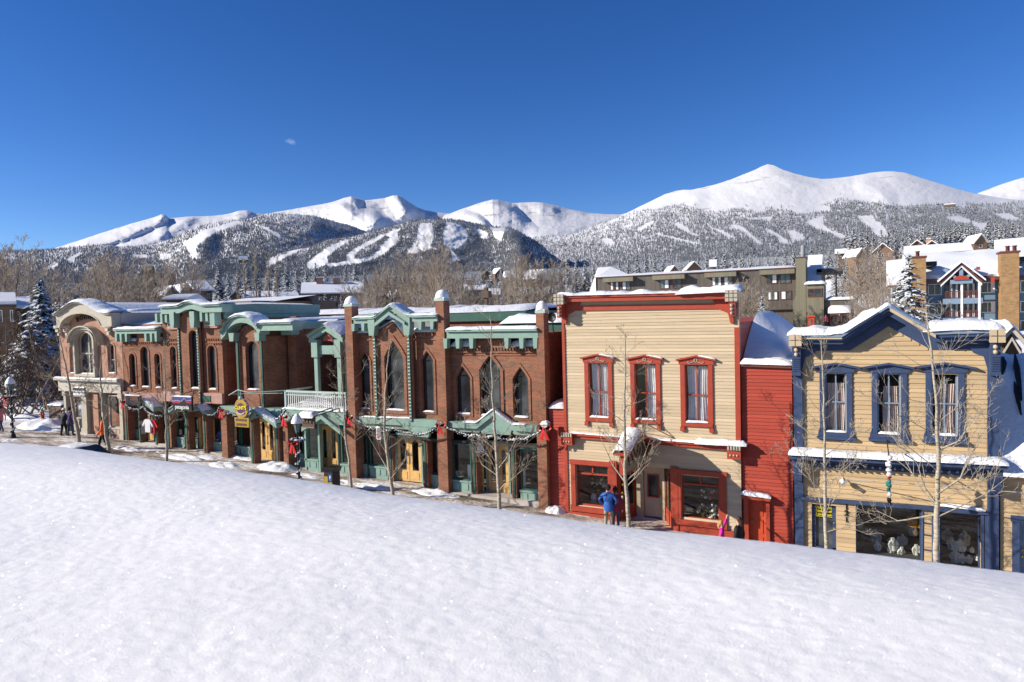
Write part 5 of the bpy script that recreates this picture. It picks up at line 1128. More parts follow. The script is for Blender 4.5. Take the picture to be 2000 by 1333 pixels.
# ==== the brick shops with green cornices
def brick_ring(B, pl, Y, w=.10, proud=.035, mat='brick', steps=1):
    mb = MB()
    for k in range(steps): a = grow(pl, .02+k*(w+.05)); b = grow(pl, .02+w+k*(w+.05)); ring(mb, a, b, Y-proud*(1 if k == 0 else .8)-.004*k, Y)
    return mb.build('window_surround', mat, B)
def win4(B, pts, Y, shape, rise=None, trans=None, curtain=None, frame='dark_metal', glass='glass_dark', surround=True, mat='brick', vert=(.14,)):
    a = XZ(*pts[0], Y); b = XZ(*pts[1], Y); x0, z1, x1, z0 = a[0], a[1], b[0], b[1]
    pl = window(B, x0, z0, x1, z1, Y, shape, frame, glass, .26, .05, vert, ((trans,) if trans else ()), rise=rise, bar=.05)
    if surround:
        brick_ring(B, pl, Y, mat=mat)
    return pl
def green_cornice(B, line, Y0, h=.42, brackets=(), drop=.75, over=.55, mat='green_trim', snow=.10, seed=0, soff=True):
    mb = MB(); rail(mb, line, Y0-over, Y0+.15, h=.10); rail(mb, [(x, z-.10) for x, z in line], Y0-over+.12, Y0+.15, h=h-.1)
    for (xx, zz, w_) in brackets: mb.prism([(xx-w_/2, zz-drop), (xx+w_/2, zz-drop), (xx+w_/2+.03, zz-h), (xx-w_/2-.03, zz-h)], Y0-over+.1, Y0-.004)
    mb.build('cornice', mat, B)
    if snow: snowline('snow', [(x, z) for x, z in line], Y0-over, Y0+.6, snow, B, seed=seed, rough=.35, over=.03)
def interp_line(line, x): return float(np.interp(x, [p[0] for p in line], [p[1] for p in line]))
def strip(B, xc, z0, z1, Y, w=.13, d=.14, beads=True):      # green pilaster strip with light bulbs
    mb = MB(); mb.box(xc-w/2-.09, xc+w/2+.09, Y-d*.55, Y+.02, z0, z1); o = mb.build('pilaster', 'brick', B)
    mb = MB(); mb.box(xc-w/2, xc+w/2, Y-d, Y-d*.5, z0, z1); s = mb.build('green_strip', 'green_dark', o)
    if beads:
        mb = MB(); n = int((z1-z0)/.16)
        for i in range(n): zz = z0+(i+.5)*(z1-z0)/n; mb.box(xc-w*.42, xc+w*.42, Y-d-.02, Y-d+.001, zz-.028, zz+.028)
        mb.build('bead', 'green_pale', o)
    return o
def pier(B, xl, xr, yread, ytop, zbot, Y, dep=.5, cap=True, name='pier', wide=.0, zmid=None, proj=.0):
    x0, x1 = XS(xl, xr, yread, Y); zt_ = ZY((xl+xr)/2, ytop, Y); mb = MB(); mb.box(x0, x1, Y, Y+dep, zbot, zt_)
    if zmid: mb.box(x0-.04, x1+.04, Y-.10, Y+dep, zbot, zmid)
    o = mb.build(name, 'brick', B)
    if cap:
        c = ((x0+x1)/2, Y+dep/2); mb = MB(); w_ = (x1-x0)/2+.05; mb.box(c[0]-w_, c[0]+w_, c[1]-w_, c[1]+w_, zt_, zt_+.12); k = mb.build('cap', 'green_pale', o)
        mb = MB(); mb.box(c[0]-w_+.02, c[0]+w_-.02, c[1]-w_+.02, c[1]+w_-.02, zt_+.121, zt_+.16); mb.lathe((c[0], c[1], zt_+.14), [(w_*1.16, 0), (w_*1.12, .12), (w_*.85, .27), (w_*.4, .36), (.01, .38)], 10); mb.build('snow', 'snow', o)
    return o, x0, x1
Zg_ = lambda x: -.045*x

# ---- gabled twin-bay building with domed piers
XD0, XD1 = -22.5, XZ(1071, 850)[0]
B = building('shop_building', XD0, XD1, 'brick building with three domed piers and a pointed green gable')
W = D0+.45
p1, a0, a1 = pier(B, 678, 692, 760, 599, -.5, D0, zmid=ZY(690, 815)); p2, b0, b1 = pier(B, 855, 871, 760, 588, -.5, D0, zmid=ZY(866, 822)); p3, c0, c1 = pier(B, 1050, 1065, 760, 612, -.5, D0, zmid=ZY(1060, 832))
# lower piers sit a little right in the photo because of the wide base
L = lambda q: z4([q])[0]
wl = [win4(B, (L((122, 378)), L((192, 706))), W, 'point', .45, .84), win4(B, (L((480, 375)), L((560, 725))), W, 'point', .42, .84)]
wc = win4(B, (L((270, 318)), L((388, 716))), W-.25, 'point', .75, None); brick_ring(B, wc, W-.25, .16, .05)
zb = ZY(*L((300, 765)), W); xcl, xcr = XZ(*L((222, 500)), W)[0], XZ(*L((418, 500)), W)[0]; pk = XZ(*L((322, 196)), W-.25)
zs_ = ZY(*L((222, 268)), W)
mb = MB(); wallmesh(mb, [(a1-.1, zb-.3), (xcl, zb-.3), (xcl, zs_+.2), (a1-.1, zs_+.25)], [wl[0]], W, .3); wallmesh(mb, [(xcr, zb-.3), (b0+.1, zb-.3), (b0+.1, zs_+.2), (xcr, zs_+.2)], [wl[1]], W, .3)
wallmesh(mb, [(xcl, zb-.3), (xcr, zb-.3), (xcr, zs_), (pk[0], pk[1]), (xcl, zs_)], [wc], W-.25, .55, .3)
ledges(mb, a1, xcl-.1, W, zs_-.02, 9, .06, .14, .06); ledges(mb, xcr+.1, b0, W, zs_-.02, 9, .06, .14, .06)
mb.box(a1, xcl-.06, W-.05, W, zs_-.36, zs_-.30); mb.box(xcr+.06, b0, W-.05, W, zs_-.36, zs_-.30)
rail(mb, [(xcl+.15, zs_-.12), (pk[0], pk[1]-.12), (xcr-.15, zs_-.12)], W-.30, W-.24, h=.07); mb.build('wall', 'brick', B)
strip(B, XZ(*L((222, 500)), W-.3)[0], zb, zs_+.1, W-.25); strip(B, XZ(*L((419, 500)), W-.3)[0], zb, zs_+.1, W-.25)
ln_ = poly([L(q) for q in [(82, 180), (190, 176), (215, 170), (298, 103), (388, 160), (430, 167), (566, 163)]], D0-.2)
zf = lambda x: interp_line(ln_, x)
green_cornice(B, ln_, W-.25, .30, [(x, zf(x) if abs(x-pk[0]) > .9 else zs_+.9, .14) for x in (a1+.15, a1+.75)]+[(x, zf(x), .14) for x in (b0-.15, b0-.8)], .66, .42, seed=20)
mb = MB()
for xx in (XZ(*L((205, 250)), D0)[0], XZ(*L((408, 250)), D0)[0]): mb.prism([(xx-.14, zs_-.12), (xx+.14, zs_-.12), (xx+.2, zs_+.3), (xx+.2, zs_+.95), (xx-.2, zs_+.95), (xx-.2, zs_+.3)], W-.62, W-.26)
pa, pb = ln_[2], ln_[4]; rail(mb, [(pa[0]-.0, pa[1]-.34), (ln_[3][0], ln_[3][1]-.34), (pb[0]+.0, pb[1]-.34)], W-.72, W-.6, h=.16); mb.build('bracket', 'green_trim', B)
snowline('snow', [(a1, zs_+.02), (xcl-.2, zs_+.02)], W-.1, W+.7, .22, B, seed=21); snowline('snow', [(xcr+.2, zs_+.02), (b0, zs_+.02)], W-.1, W+.7, .22, B, seed=22); snowline('snow', [(xcl+.1, zs_+.0), (pk[0], pk[1]), (xcr-.1, zs_+.0)], W-.28, W+.3, .12, B, seed=23)
# right bay
wr = [win4(B, (L((680, 463)), L((770, 737))), W, 'point', .50, .80), win4(B, (L((820, 402)), L((945, 748))), W, 'point', .62, .62, vert=(.12, .88)), win4(B, (L((1012, 468)), L((1105, 757))), W, 'point', .50, .80)]
brick_ring(B, wr[1], W, .14, .05)
zb2 = ZY(*L((900, 790)), W); zq0, zq1 = ZY(*L((640, 345)), W), ZY(*L((1145, 345)), W); zn = ZY(*L((880, 288)), W); n0, n1 = XZ(*L((785, 300)), W)[0], XZ(*L((968, 300)), W)[0]
mb = MB(); wallmesh(mb, [(b1-.1, zb2-.3), (c0+.1, zb2-.3), (c0+.1, zq0), (n1, zq0), (n1, zn), (n0, zn), (n0, zq0), (b1-.1, zq0)], wr, W, .3)
ledges(mb, b1+.05, c0-.05, W, zq0-.06, 30, .06, .13, .06); mb.box(b1, c0, W-.06, W, zq0-.30, zq0-.24); mb.box(b1, c0, W-.045, W, zq0-.42, zq0-.37)
ledges(mb, n0, n1, W, zn-.08, 12, .06, .13, .05); mb.box(b1, c0, W-.05, W, zb2-.0, zb2+.06); mb.build('wall', 'brick', B)
l2 = poly([L((618, 250)), L((1147, 243))], D0-.15)
green_cornice(B, l2, W-.2, .40, [(XZ(*L((q, 320)), D0)[0], l2[0][1], .16) for q in (622, 693, 772, 975, 1062, 1142)], .85, .38, seed=24, snow=.13)
for q0, q1 in ((630, 766), (978, 1140)): snowline('snow', [(XZ(*L((q0, 345)), D0)[0], zq0), (XZ(*L((q1, 345)), D0)[0], zq0)], W-.15, W+.5, .28, B, seed=q0)
# rear storey and roofs
mb = MB(); r0, r1 = P(868, 612, 33), P(1026, 612, 33); mb.box(r0.x-1, r1.x, 33, 42, 2, r0.z-.45); mb.build('rear_wall', 'brick_plain', B)
mb = MB(); mb.box(r0.x-1.1, r1.x+.1, 32.8, 42.1, r0.z-.5, r0.z); mb.build('rear_cornice', 'green_dark', B); snowline('roof_snow', [(r0.x-1.1, r0.z), (r1.x+.1, r0.z+.02)], 32.8, 42, .38, B, seed=26, step=.4)
q0, q1 = P(977, 632, 29.5), P(1047, 632, 29.5); mb = MB(); mb.box(q0.x, q1.x+1.5, 29.5, 33, 2, q0.z); mb.build('rear_block', 'green_dark', B); snowline('roof_snow', [(q0.x, q0.z), (q1.x+1.5, q0.z)], 29.4, 33, .4, B, seed=27, step=.3)
q0, q1 = P(680, 612, 34), P(860, 612, 34); mb = MB(); mb.box(q0.x, q1.x, 34, 44, 2, q0.z-.1); mb.build('rear_roof', 'grey_metal', B); snowline('roof_snow', [(q0.x, q0.z-.1), (q1.x, q0.z-.1)], 33.9, 44, .32, B, seed=28, step=.4, rough=.8)
shell(B, a1-.2, c0+.25, W+.3, 40, zs_-.1, 'brick_plain', 2.6, (3.5,))
# green band between the floors
zl = lambda x_, y_: ZY(*L((x_, y_)), D0)
g0 = [(a1, zl(90, 752)), (b0, zl(590, 776))]; mb = MB(); rail(mb, g0, W-.34, W+.3, h=.34); rail(mb, [(x, z-.34) for x, z in g0], W-.2, W+.3, h=.2)
pts = poly([L(q) for q in [(625, 782), (790, 790), (885, 715), (1000, 800), (1185, 812)]], D0-.1); rail(mb, pts, W-.4, W+.3, h=.28); rail(mb, [(x, z-.28) for x, z in pts], W-.22, W+.3, h=.2)
mb.prism([pts[1], pts[2], pts[3], (pts[3][0]-.2, pts[3][1]-.5), (pts[1][0]+.2, pts[1][1]-.5)], W-.27, W-.225)
xm = XZ(*L((470, 850)), D0)[0]; mb.prism([(xm-.9, zl(480, 775)-.3), (xm+.75, zl(480, 775)-.3), (xm+.55, zl(480, 868)), (xm+.1, zl(480, 868))], W-.55, W-.35)
mb.build('band', 'green_trim', B)
snowline('snow', [(pts[0][0]+.8, pts[0][1]), pts[1], pts[2], pts[3], (pts[3][0]+.6, pts[3][1])], W-.42, W-.1, .08, B, seed=30); snowline('snow', [(a1+.3, g0[0][1]), (b0-1.5, g0[1][1]+.02)], W-.34, W-.1, .05, B, seed=31)
# ground floor
def shopglass(B, x0, x1, z0, z1, Y, mat='green_dark', base='green_trim', zbase=None, mull=(), panes='glass', fw=.06):
    mb = MB(); pl = shape_poly(x0, z0, x1, z1); ring(mb, grow(pl, -fw), pl, Y, Y+.1)
    for f in mull: mb.box(x0+(x1-x0)*f-.025, x0+(x1-x0)*f+.025, Y+.003, Y+.09, z0, z1)
    o = mb.build('shop_window', mat, B); g = MB(); g.cap(grow(pl, -fw), Y+.06, False); g.build('pane', panes, o)
    m2 = MB(); m2.box(x0, x1, Y-.06, Y+.2, (zbase if zbase is not None else z0-1.2), z0-.003); n = max(2, int((x1-x0)/.35))
    for i in range(n): xx = x0+(x1-x0)*(i+.5)/n; m2.box(xx-.1, xx+.1, Y-.085, Y-.061, z0-.42, z0-.14)
    m2.box(x0-.02, x1+.02, Y-.10, Y+.02, z0-.08, z0-.001); m2.build('sill', base, o); return o
Yd = D0+1.5
def facadeX(px, py, Y): return XZ(px, py, Y)[0]
def shopfloor(B, segs, zt_, X0, X1, depth=2.6):
    """segs: (kind, left px, right px, row) across the recessed front"""
    for sg in segs:
        kind, xl, xr, row, Y = sg[:5]; Y = D0+(Y-D0)*(.5 if Y > D0 else 1); x0, x1 = XS(xl, xr, row, Y); g_ = Zg_((x0+x1)/2)
        if kind == 'win': shopglass(B, x0, x1, g_+.62, zt_-.02, Y, zbase=-1)
        elif kind == 'doors':
            mb = MB(); mb.box(x0-.09, x0-.005, Y-.06, Y+.1, -1, zt_); mb.box(x1+.005, x1+.09, Y-.06, Y+.1, -1, zt_); mb.box(x0, x1, Y-.06, Y+.1, g_+2.28, g_+2.4); mb.build('door_frame', 'green_trim', B)
            double_door(B, x0, g_+.06, x1, g_+2.27, Y, 'pine_wood', sg[5]); mb = MB(); mb.quad((x0, Y+.04, g_+2.4), (x1, Y+.04, g_+2.4), (x1, Y+.04, zt_), (x0, Y+.04, zt_)); mb.build('transom_window', 'glass_dark', B)
        elif kind == 'col':
            mb = MB(); mb.box(x0, x1, Y, Y+.45, -1, zt_); o = mb.build('column', 'brick', B); mb = MB(); mb.box((x0+x1)/2-.05, (x0+x1)/2+.05, Y-.03, Y-.001, -1, zt_); mb.build('green_strip', 'green_dark', o)
        elif kind == 'wood':
            mb = MB(); mb.box(x0, x1, Y, Y+.1, Zg_(x0), zt_-.4); mb.build('door_post', 'pine_wood', B)
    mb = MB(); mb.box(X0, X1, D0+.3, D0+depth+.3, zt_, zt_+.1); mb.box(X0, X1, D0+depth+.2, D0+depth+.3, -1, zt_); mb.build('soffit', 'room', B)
    mb = MB(); mb.box(X0, X1, D0+.0, D0+depth+.3, -1, Zg_((X0+X1)/2)+.05); mb.build('entry_floor', 'concrete', B)
ztf = zl(700, 870)
def s4(a, b, r): return (z4([(a, r)])[0][0], z4([(b, r)])[0][0], z4([(a, r)])[0][1])
shopfloor(B, [('win',)+s4(140, 172, 1000)+(D0+1.0,), ('win',)+s4(186, 290, 1000)+(D0+1.0,), ('col',)+s4(292, 318, 1000)+(D0+.8,), ('doors',)+s4(345, 484, 1000)+(D0+1.3, 'point'), ('col',)+s4(492, 518, 1000)+(D0+.35,), ('win',)+s4(528, 602, 1000)+(D0+1.0,),
 ('win',)+s4(665, 772, 1050)+(D0+.6,), ('col',)+s4(775, 802, 1050)+(D0+.3,), ('wood',)+s4(824, 838, 1050)+(D0+1.3,), ('doors',)+s4(868, 990, 1050)+(D0+1.7, 'round'), ('col',)+s4(1003, 1030, 1050)+(D0+.3,), ('win',)+s4(1056, 1172, 1050)+(D0+.6,)], 3.05, a1-.1, c0+.2)
# papers on the glass, round sign
for (a, b, c_, d_) in [((748, 1030), (770, 1110), 0, 0), ((1058, 1060), (1085, 1182), 0, 0), ((676, 1066), (696, 1104), 0, 0)]:
    x0, z0, x1, z1 = rect(*L(a), *L(b), D0+.55); mb = MB(); mb.box(x0, x1, D0+.57, D0+.585, z0, z1); mb.build('paper_notice', 'white_paint', B)
q = P(*L((812, 935)), D0+.25); S = empty('round_sign', q, 'dark blue oval sign with gold lettering hung in the porch of the flat-topped brick bay', 'sign'); mb = MB(); mb.prism([(q.x+.30*math.cos(t*PI/12), q.z+.26*math.sin(t*PI/12)) for t in range(24)], q.y-.05, q.y+.05); mb.build('board', 'sign_blue', S)
text('lettering', 'CANDY', .15, (q.x, q.y-.055, q.z), (PI/2, 0, 0), 'gold_paint', S, .004) if False else None
mb = MB(); mb.prism([(q.x+.24*math.cos(t*PI/12), q.z+.20*math.sin(t*PI/12)) for t in range(24)], q.y-.06, q.y-.051); mb.build('oval_rim', 'gold_paint', S); mb = MB(); mb.prism([(q.x+.22*math.cos(t*PI/12), q.z+.18*math.sin(t*PI/12)) for t in range(24)], q.y-.066, q.y-.0605); mb.build('face', 'sign_blue', S)

# ---- dark red rear annex with a green eave, between the last pier and the cream building
XE0, XE1 = c1+.05, X0-.03
XE1 = -10.99-.04
B = building('annex_building', XE0, XE1, 'narrow dark red annex squeezed between the domed pier and the cream building')
zt_ = ZY(1084, 650, 28); mb = MB(); mb.box(XE0, XE1, 28, 36, -1, zt_); mb.build('rear_wall', 'siding_red', B)
mb = MB(); mb.box(XE0, XE1, 27.8, 36, zt_, zt_+.75); mb.build('eave', 'green_dark', B); snowline('roof_snow', [(XE0, zt_+.76), (XE1, zt_+.76)], 27.8, 36, .6, B, seed=33, step=.2)
zt_ = ZY(1085, 797, D0+.2); mb = MB(); mb.box(XE0, XE1, D0+.2, 28, -1, zt_); lap(mb, [(XE0, -1), (XE1, -1), (XE1, zt_), (XE0, zt_)], [], D0+.2, .13, .03); mb.build('wall', 'siding_red', B); snowline('snow', [(XE0, zt_), (XE1, zt_)], D0+.1, 28, .25, B, seed=34, step=.1)
q = P(1079, 620, 27.6); S = empty('satellite_dish', q, 'small satellite dish on the green eave beside the domed brick pier', 'satellite dish'); mb = MB(); mb.lathe((q.x, q.y, q.z), [(.02, 0), (.16, .03), (.22, .09)], 12)
for i in range(len(mb.v)): x, y, z = mb.v[i]; mb.v[i] = (x, q.y-(z-q.z)*1.0, q.z+(y-q.y))
mb.tube([(q.x, q.y, q.z), (q.x, q.y+.05, q.z-.6), (q.x, q.y+.4, q.z-.75)], .025, 6); mb.build('dish', 'dark_metal', S)

# ---- green pavilion with the balcony
XC0, XC1 = XZ(556, 850)[0], a0-.06
B = building('shop_building', XC0, XC1, 'recessed brick shop under a snowy green balcony and a small green gabled pavilion')
Lz = lambda q: z3([q])[0]
zdeck = ZY(*Lz((640, 765)), D0+.05)
mb = MB(); mb.box(XC0, XC1, D0-.1, 30.9, zdeck-.35, zdeck); o = mb.build('balcony_deck', 'green_trim', B); snowline('snow', [(XC0, zdeck), (XC1, zdeck)], D0-.12, 29, .22, o, seed=40, step=.1, rough=.7, ny=14)
snowline('snow_pile', [(XC0+.9, zdeck+.1), (XC0+2.0, zdeck+.2), (XC1-1.1, zdeck+.12)], D0+.3, 27.8, .42, o, seed=41, step=.1, rough=.5)
ra, rb = Lz((437, 642)), Lz((832, 655)); xr0, xr1 = XZ(*ra)[0], XC1; zr = ZY(*ra, D0)
mb = MB(); mb.box(xr0, xr1, D0-.06, D0+.04, zr-.10, zr); mb.box(xr0, xr1, D0-.03, D0+.02, zr-.26, zr-.21); mb.box(xr0, xr1, D0-.03, D0+.02, zdeck+.08, zdeck+.13); mb.box(xr0-.04, xr0+.05, D0-.06, D0+.04, zdeck, zr); n = 30
mb.box(xr0-.03, xr0+.04, D0, 27.9, zr-.1, zr)
o = mb.build('railing', 'green_pale', B); mb = MB()
for i in range(n): xx = xr0+(xr1-xr0)*(i+.5)/n; mb.box(xx-.016, xx+.016, D0-.025, D0+.012, zdeck+.02, zr-.1)
mb.build('balusters', 'white_paint', o)
# back wall, sides
mb = MB(); zbk = ZY(640, 640, 31); mb.box(XC0, XC1, 31, 42, -1, zbk-.2); mb.build('rear_wall', 'brick_plain', B)
x0, x1 = XS(*[Lz((795, 500))[0], Lz((832, 500))[0]], 720, 30.9); mb = MB(); mb.box(x0, x1+.4, 30.7, 30.99, zdeck, zdeck+2.2); mb.build('rear_window', 'gold_paint', B)
sl = [P(*Lz(q), 31) for q in ((510, 215), (820, 215))]; mb = MB(); mb.box(sl[0].x-1, sl[1].x+1, 30.9, 40, sl[0].z-.5, sl[0].z-.15); mb.build('rear_cornice', 'green_dark', B); snowline('roof_snow', [(sl[0].x-1, sl[0].z-.15), (sl[1].x+1, sl[0].z-.15)], 30.8, 40, .35, B, seed=42, step=.3)
sl = [P(*Lz(q), 36) for q in ((630, 165), (815, 165))]; mb = MB(); mb.box(sl[0].x-2, sl[1].x+1, 36, 44, 3, sl[0].z-.1); mb.build('rear_block', 'grey_blue', B); snowline('roof_snow', [(sl[0].x-2, sl[0].z-.1), (sl[1].x+1, sl[0].z-.1)], 35.9, 44, .35, B, seed=43, step=.3)
# pavilion
Yp = 26.6; apx = XZ(*Lz((690, 228)), Yp); el = XZ(*Lz((592, 300)), Yp); er = XZ(*Lz((800, 283)), Yp); er = (er[0], el[1]-.02); pxl = XZ(*Lz((630, 500)), Yp)[0]; pxr = XZ(*Lz((772, 500)), Yp)[0]; apx = ((pxl+pxr)/2+.05, apx[1])
mb = MB(); ln_ = [el, apx, (er[0], el[1])]
for Y in (Yp, Yp+2.6): rail(mb, ln_, Y-.25, Y+.05, h=.14); rail(mb, [(x, z-.14) for x, z in ln_], Y-.15, Y+.05, h=.26)
for xx in (pxl, pxr):
    for Y in (Yp, Yp+2.3): mb.box(xx-.11, xx+.11, Y-.05, Y+.15, zdeck, el[1]-.5); mb.box(xx-.2, xx+.2, Y-.14, Y+.22, el[1]-1.15, el[1]-.25)
mb.box(pxl-.12, pxr+.12, Yp, Yp+.08, el[1]-1.0, el[1]-.55); mb.build('pavilion_frame', 'green_trim', B)
mb = MB(); mb.prism([(el[0]+.15, el[1]-.2), (apx[0], apx[1]-.2), (er[0]-.15, el[1]-.2)], Yp+.1, Yp+2.5); rail(mb, ln_, Yp+.05, Yp+2.8, h=.06); mb.build('pavilion_roof', 'green_dark', B)
snowline('snow', [(el[0]-.05, el[1]), apx, (er[0]+.05, el[1])], Yp-.28, Yp+2.7, .16, B, seed=44)
mb = MB(); mb.prism([(apx[0]-.35, apx[1]-.9), (apx[0]+.35, apx[1]-.9), (apx[0], apx[1]-.45)], Yp-.01, Yp+.05); mb.build('gable_panel', 'red_trim', B)
# ground floor of the balcony shop
def s3(a, b, r): return (z3([(a, r)])[0][0], z3([(b, r)])[0][0], z3([(a, r)])[0][1])
p0, e0, e1 = pier(B, *s3(422, 452, 950)[:2], z3([(430, 950)])[0][1], z3([(430, 815)])[0][1], -.5, D0-.1, cap=False)
snowline('snow', [(e0-.1, ZY(*Lz((430, 805)), D0-.1)), (e1+.1, ZY(*Lz((430, 805)), D0-.1))], D0-.2, D0+.5, .30, B, seed=45, step=.05)
shopfloor(B, [('win',)+s3(490, 548, 1000)+(D0+1.2,), ('win',)+s3(560, 642, 1000)+(D0-.0,), ('doors',)+s3(655, 765, 1020)+(D0+1.3, 'point'), ('win',)+s3(782, 832, 1020)+(D0+.1,)], zdeck-.5, XC0, XC1)
mb = MB(); zz = ZY(*Lz((640, 800)), D0); rail(mb, [(e1, zz), (XC1, zz)], D0-.3, D0+.2, h=.35)
xg = (pxl+pxr)/2+.4; rail(mb, [(xg-1.3, zz-.55), (xg, zz+.15), (xg+1.2, zz-.55)], D0-.5, D0-.1, h=.22); mb.build('band', 'green_trim', B)
mb = MB(); x0, x1 = XS(*s3(555, 565, 1000)[:2], 880, D0-.1); mb.box(x0, x1, D0-.1, D0+1.2, -1, zdeck-.5); x0, x1 = XS(*s3(640, 650, 1000)[:2], 880, D0-.1); mb.box(x0, x1, D0-.1, D0+.1, -1, zdeck-.5); mb.build('shop_post', 'green_trim', B)

# ---- arched-cornice brick bay with the round sign (middle)
Lq = lambda q: z2([q])[0]
XG0, XG1 = XZ(*Lq((790, 900)))[0], XZ(*Lq((1250, 500)))[0]
B = building('shop_building', XG0, XG1, 'brick building with one arched bay under a rounded green cornice, behind the round sign')
Wf = D0+.1; Wb = D0+2.2
w1 = win4(B, (Lq((913, 376)), Lq((1010, 706))), Wf, 'round', None, None); brick_ring(B, w1, Wf, .16, .05)
xl, xr = XZ(*Lq((860, 500)), Wf)[0], XZ(*Lq((1048, 600)), Wf)[0]; zb = ZY(*Lq((940, 835)), Wf); zt_ = ZY(*Lq((1040, 340)), Wf); ap = XZ(*Lq((945, 262)), Wf); cx_ = (xl+xr)/2
arch = [(cx_+(xr-xl)*.42*math.cos(t), zt_+(ap[1]-zt_)*math.sin(t)) for t in [PI*i/10 for i in range(11)]]
mb = MB(); wallmesh(mb, [(xl, zb), (xr, zb), (xr, zt_)]+arch+[(xl, zt_)], [w1], Wf, 2.0, .3)
for i in range(8): t = PI*(i+.5)/8; mb.box(cx_+(xr-xl)*.36*math.cos(t)-.04, cx_+(xr-xl)*.36*math.cos(t)+.04, Wf-.05, Wf, zt_-.1+(ap[1]-zt_)*.8*math.sin(t), zt_+.02+(ap[1]-zt_)*.8*math.sin(t))
mb.build('wall', 'brick', B)
strip(B, XZ(*Lq((868, 500)), Wf)[0], zb, zt_, Wf, beads=False); strip(B, XZ(*Lq((1035, 600)), Wf)[0], zb, zt_, Wf, beads=False)
w2 = win4(B, (Lq((1143, 452)), Lq((1207, 706))), Wb, 'round', None, None, surround=True); xa, xb = xr-.2, XZ(*Lq((1270, 600)), Wb)[0]; zt2 = ZY(*Lq((1230, 340)), Wb)
mb = MB(); wallmesh(mb, [(xa, 0), (xb, 0), (xb, zt2+1.1), (xa, zt2+1.1)], [w2], Wb, .3)
pxa, pxb = XS(*[Lq((1208, 500))[0], Lq((1262, 500))[0]], 730, D0+1.5); mb.box(pxa, pxb, D0+1.5, Wb, -1, zt2+.5); mb.build('wall', 'brick_plain', B)
zside = ZY(*Lq((1262, 330)), D0+1.5)
mb = MB(); mb.box(pxb-.02, pxb+.02, Wb+.01, 34, -1, zside+.5); mb.box(xl+.1, pxb-.03, Wb+.31, 34, -1, zside+.4); mb.build('side_wall', 'brick_plain', B)
ln_ = [XZ(*Lq(q), Wf-.5) for q in [(818, 262), (840, 240)]]
arcp = [(cx_-.12+(xr-xl)*.66*math.cos(t), zt_+.15+(ap[1]-zt_+.42)*math.sin(t)**.9) for t in [PI*(1-i/10) for i in range(11)]]
q1 = XZ(*Lq((1030, 245)), Wf-.5); q2 = XZ(*Lq((1260, 240)), Wf-.2); line = [(arcp[0][0]-.25, arcp[0][1]+.12)]+[(x, max(z, arcp[0][1]+.12)) for x, z in arcp[1:-1]]+[(arcp[-1][0]+.05, q1[1]), (q2[0], q2[1])]
line = [(x, max(z, line[0][1])) for x, z in line]
mb = MB(); rail(mb, line, Wf-.62, Wf+.4, h=.10); rail(mb, [(x, z-.1) for x, z in line], Wf-.5, Wf+.2, h=.34)
for xx in (xl+.05, xr-.05): mb.prism([(xx-.14, zt_-.25), (xx+.14, zt_-.25), (xx+.2, zt_+.2), (xx-.2, zt_+.2)], Wf-.45, Wf)
for i in range(4): xx = xr+.5+i*(pxb-xr-.7)/3; mb.box(xx-.09, xx+.09, Wb-.5, Wb-.01, q1[1]-1.0, q1[1]-.4)
mb.box(xr, pxb+.05, Wf+.2, 34, q1[1]-.42, q1[1]-.02); mb.prism([(pxa-.05, zside), (pxb+.08, zside), (pxb+.12, q1[1]-.4), (pxa-.1, q1[1]-.4)], D0+1.1, D0+1.7); mb.build('cornice', 'green_trim', B)
snowline('snow', line, Wf-.64, Wf+.6, .14, B, seed=50); snowline('roof_snow', [(xr, q1[1]), (pxb+.05, q1[1])], Wf+.2, 34, .2, B, seed=51, step=.3)
# band and ground floor
zbd = ZY(*Lq((700, 825)), D0); mb = MB(); xg0 = -31.4; rail(mb, [(xg0, ZY(*Lq((640, 815)), D0)+.05), (XC0-.05, ZY(*Lq((1140, 835)), D0))], Wf-.25, Wf+.4, h=.42)
pk2 = XZ(*Lq((985, 838)), D0-.6); rail(mb, [(XZ(*Lq((935, 905)), D0-.6)[0], ZY(*Lq((935, 905)), D0-.6)), pk2, (XZ(*Lq((1130, 945)), D0-.6)[0], ZY(*Lq((1130, 945)), D0-.6))], Wf-.8, Wf-.2, h=.18); mb.build('band', 'green_trim', B)
snowline('snow', [(XZ(*Lq((935, 900)), D0-.6)[0], ZY(*Lq((935, 900)), D0-.6)), pk2, (XZ(*Lq((1130, 940)), D0-.6)[0], ZY(*Lq((1130, 940)), D0-.6))], Wf-.8, Wf-.3, .10, B, seed=52)
def s2(a, b, r): return (z2([(a, r)])[0][0], z2([(b, r)])[0][0], z2([(a, r)])[0][1])
pier(B, *s2(745, 783, 1000)[:2], z2([(745, 1000)])[0][1], z2([(745, 850)])[0][1], -.5, D0-.3, cap=False); 
shopfloor(B, [('win',)+s2(805, 872, 1000)+(D0+.8,), ('win',)+s2(878, 944, 1000)+(D0+.8,), ('col',)+s2(944, 966, 1050)+(D0-.5,), ('doors',)+s2(1008, 1116, 1050)+(D0+.9, 'round'), ('col',)+s2(1117, 1138, 1050)+(D0-.2,)], 3.75, xg0, XC0)
shell(B, xl, xr, Wf+2.0, Wf+2.4, zt_, 'brick_plain', .2)
S = None

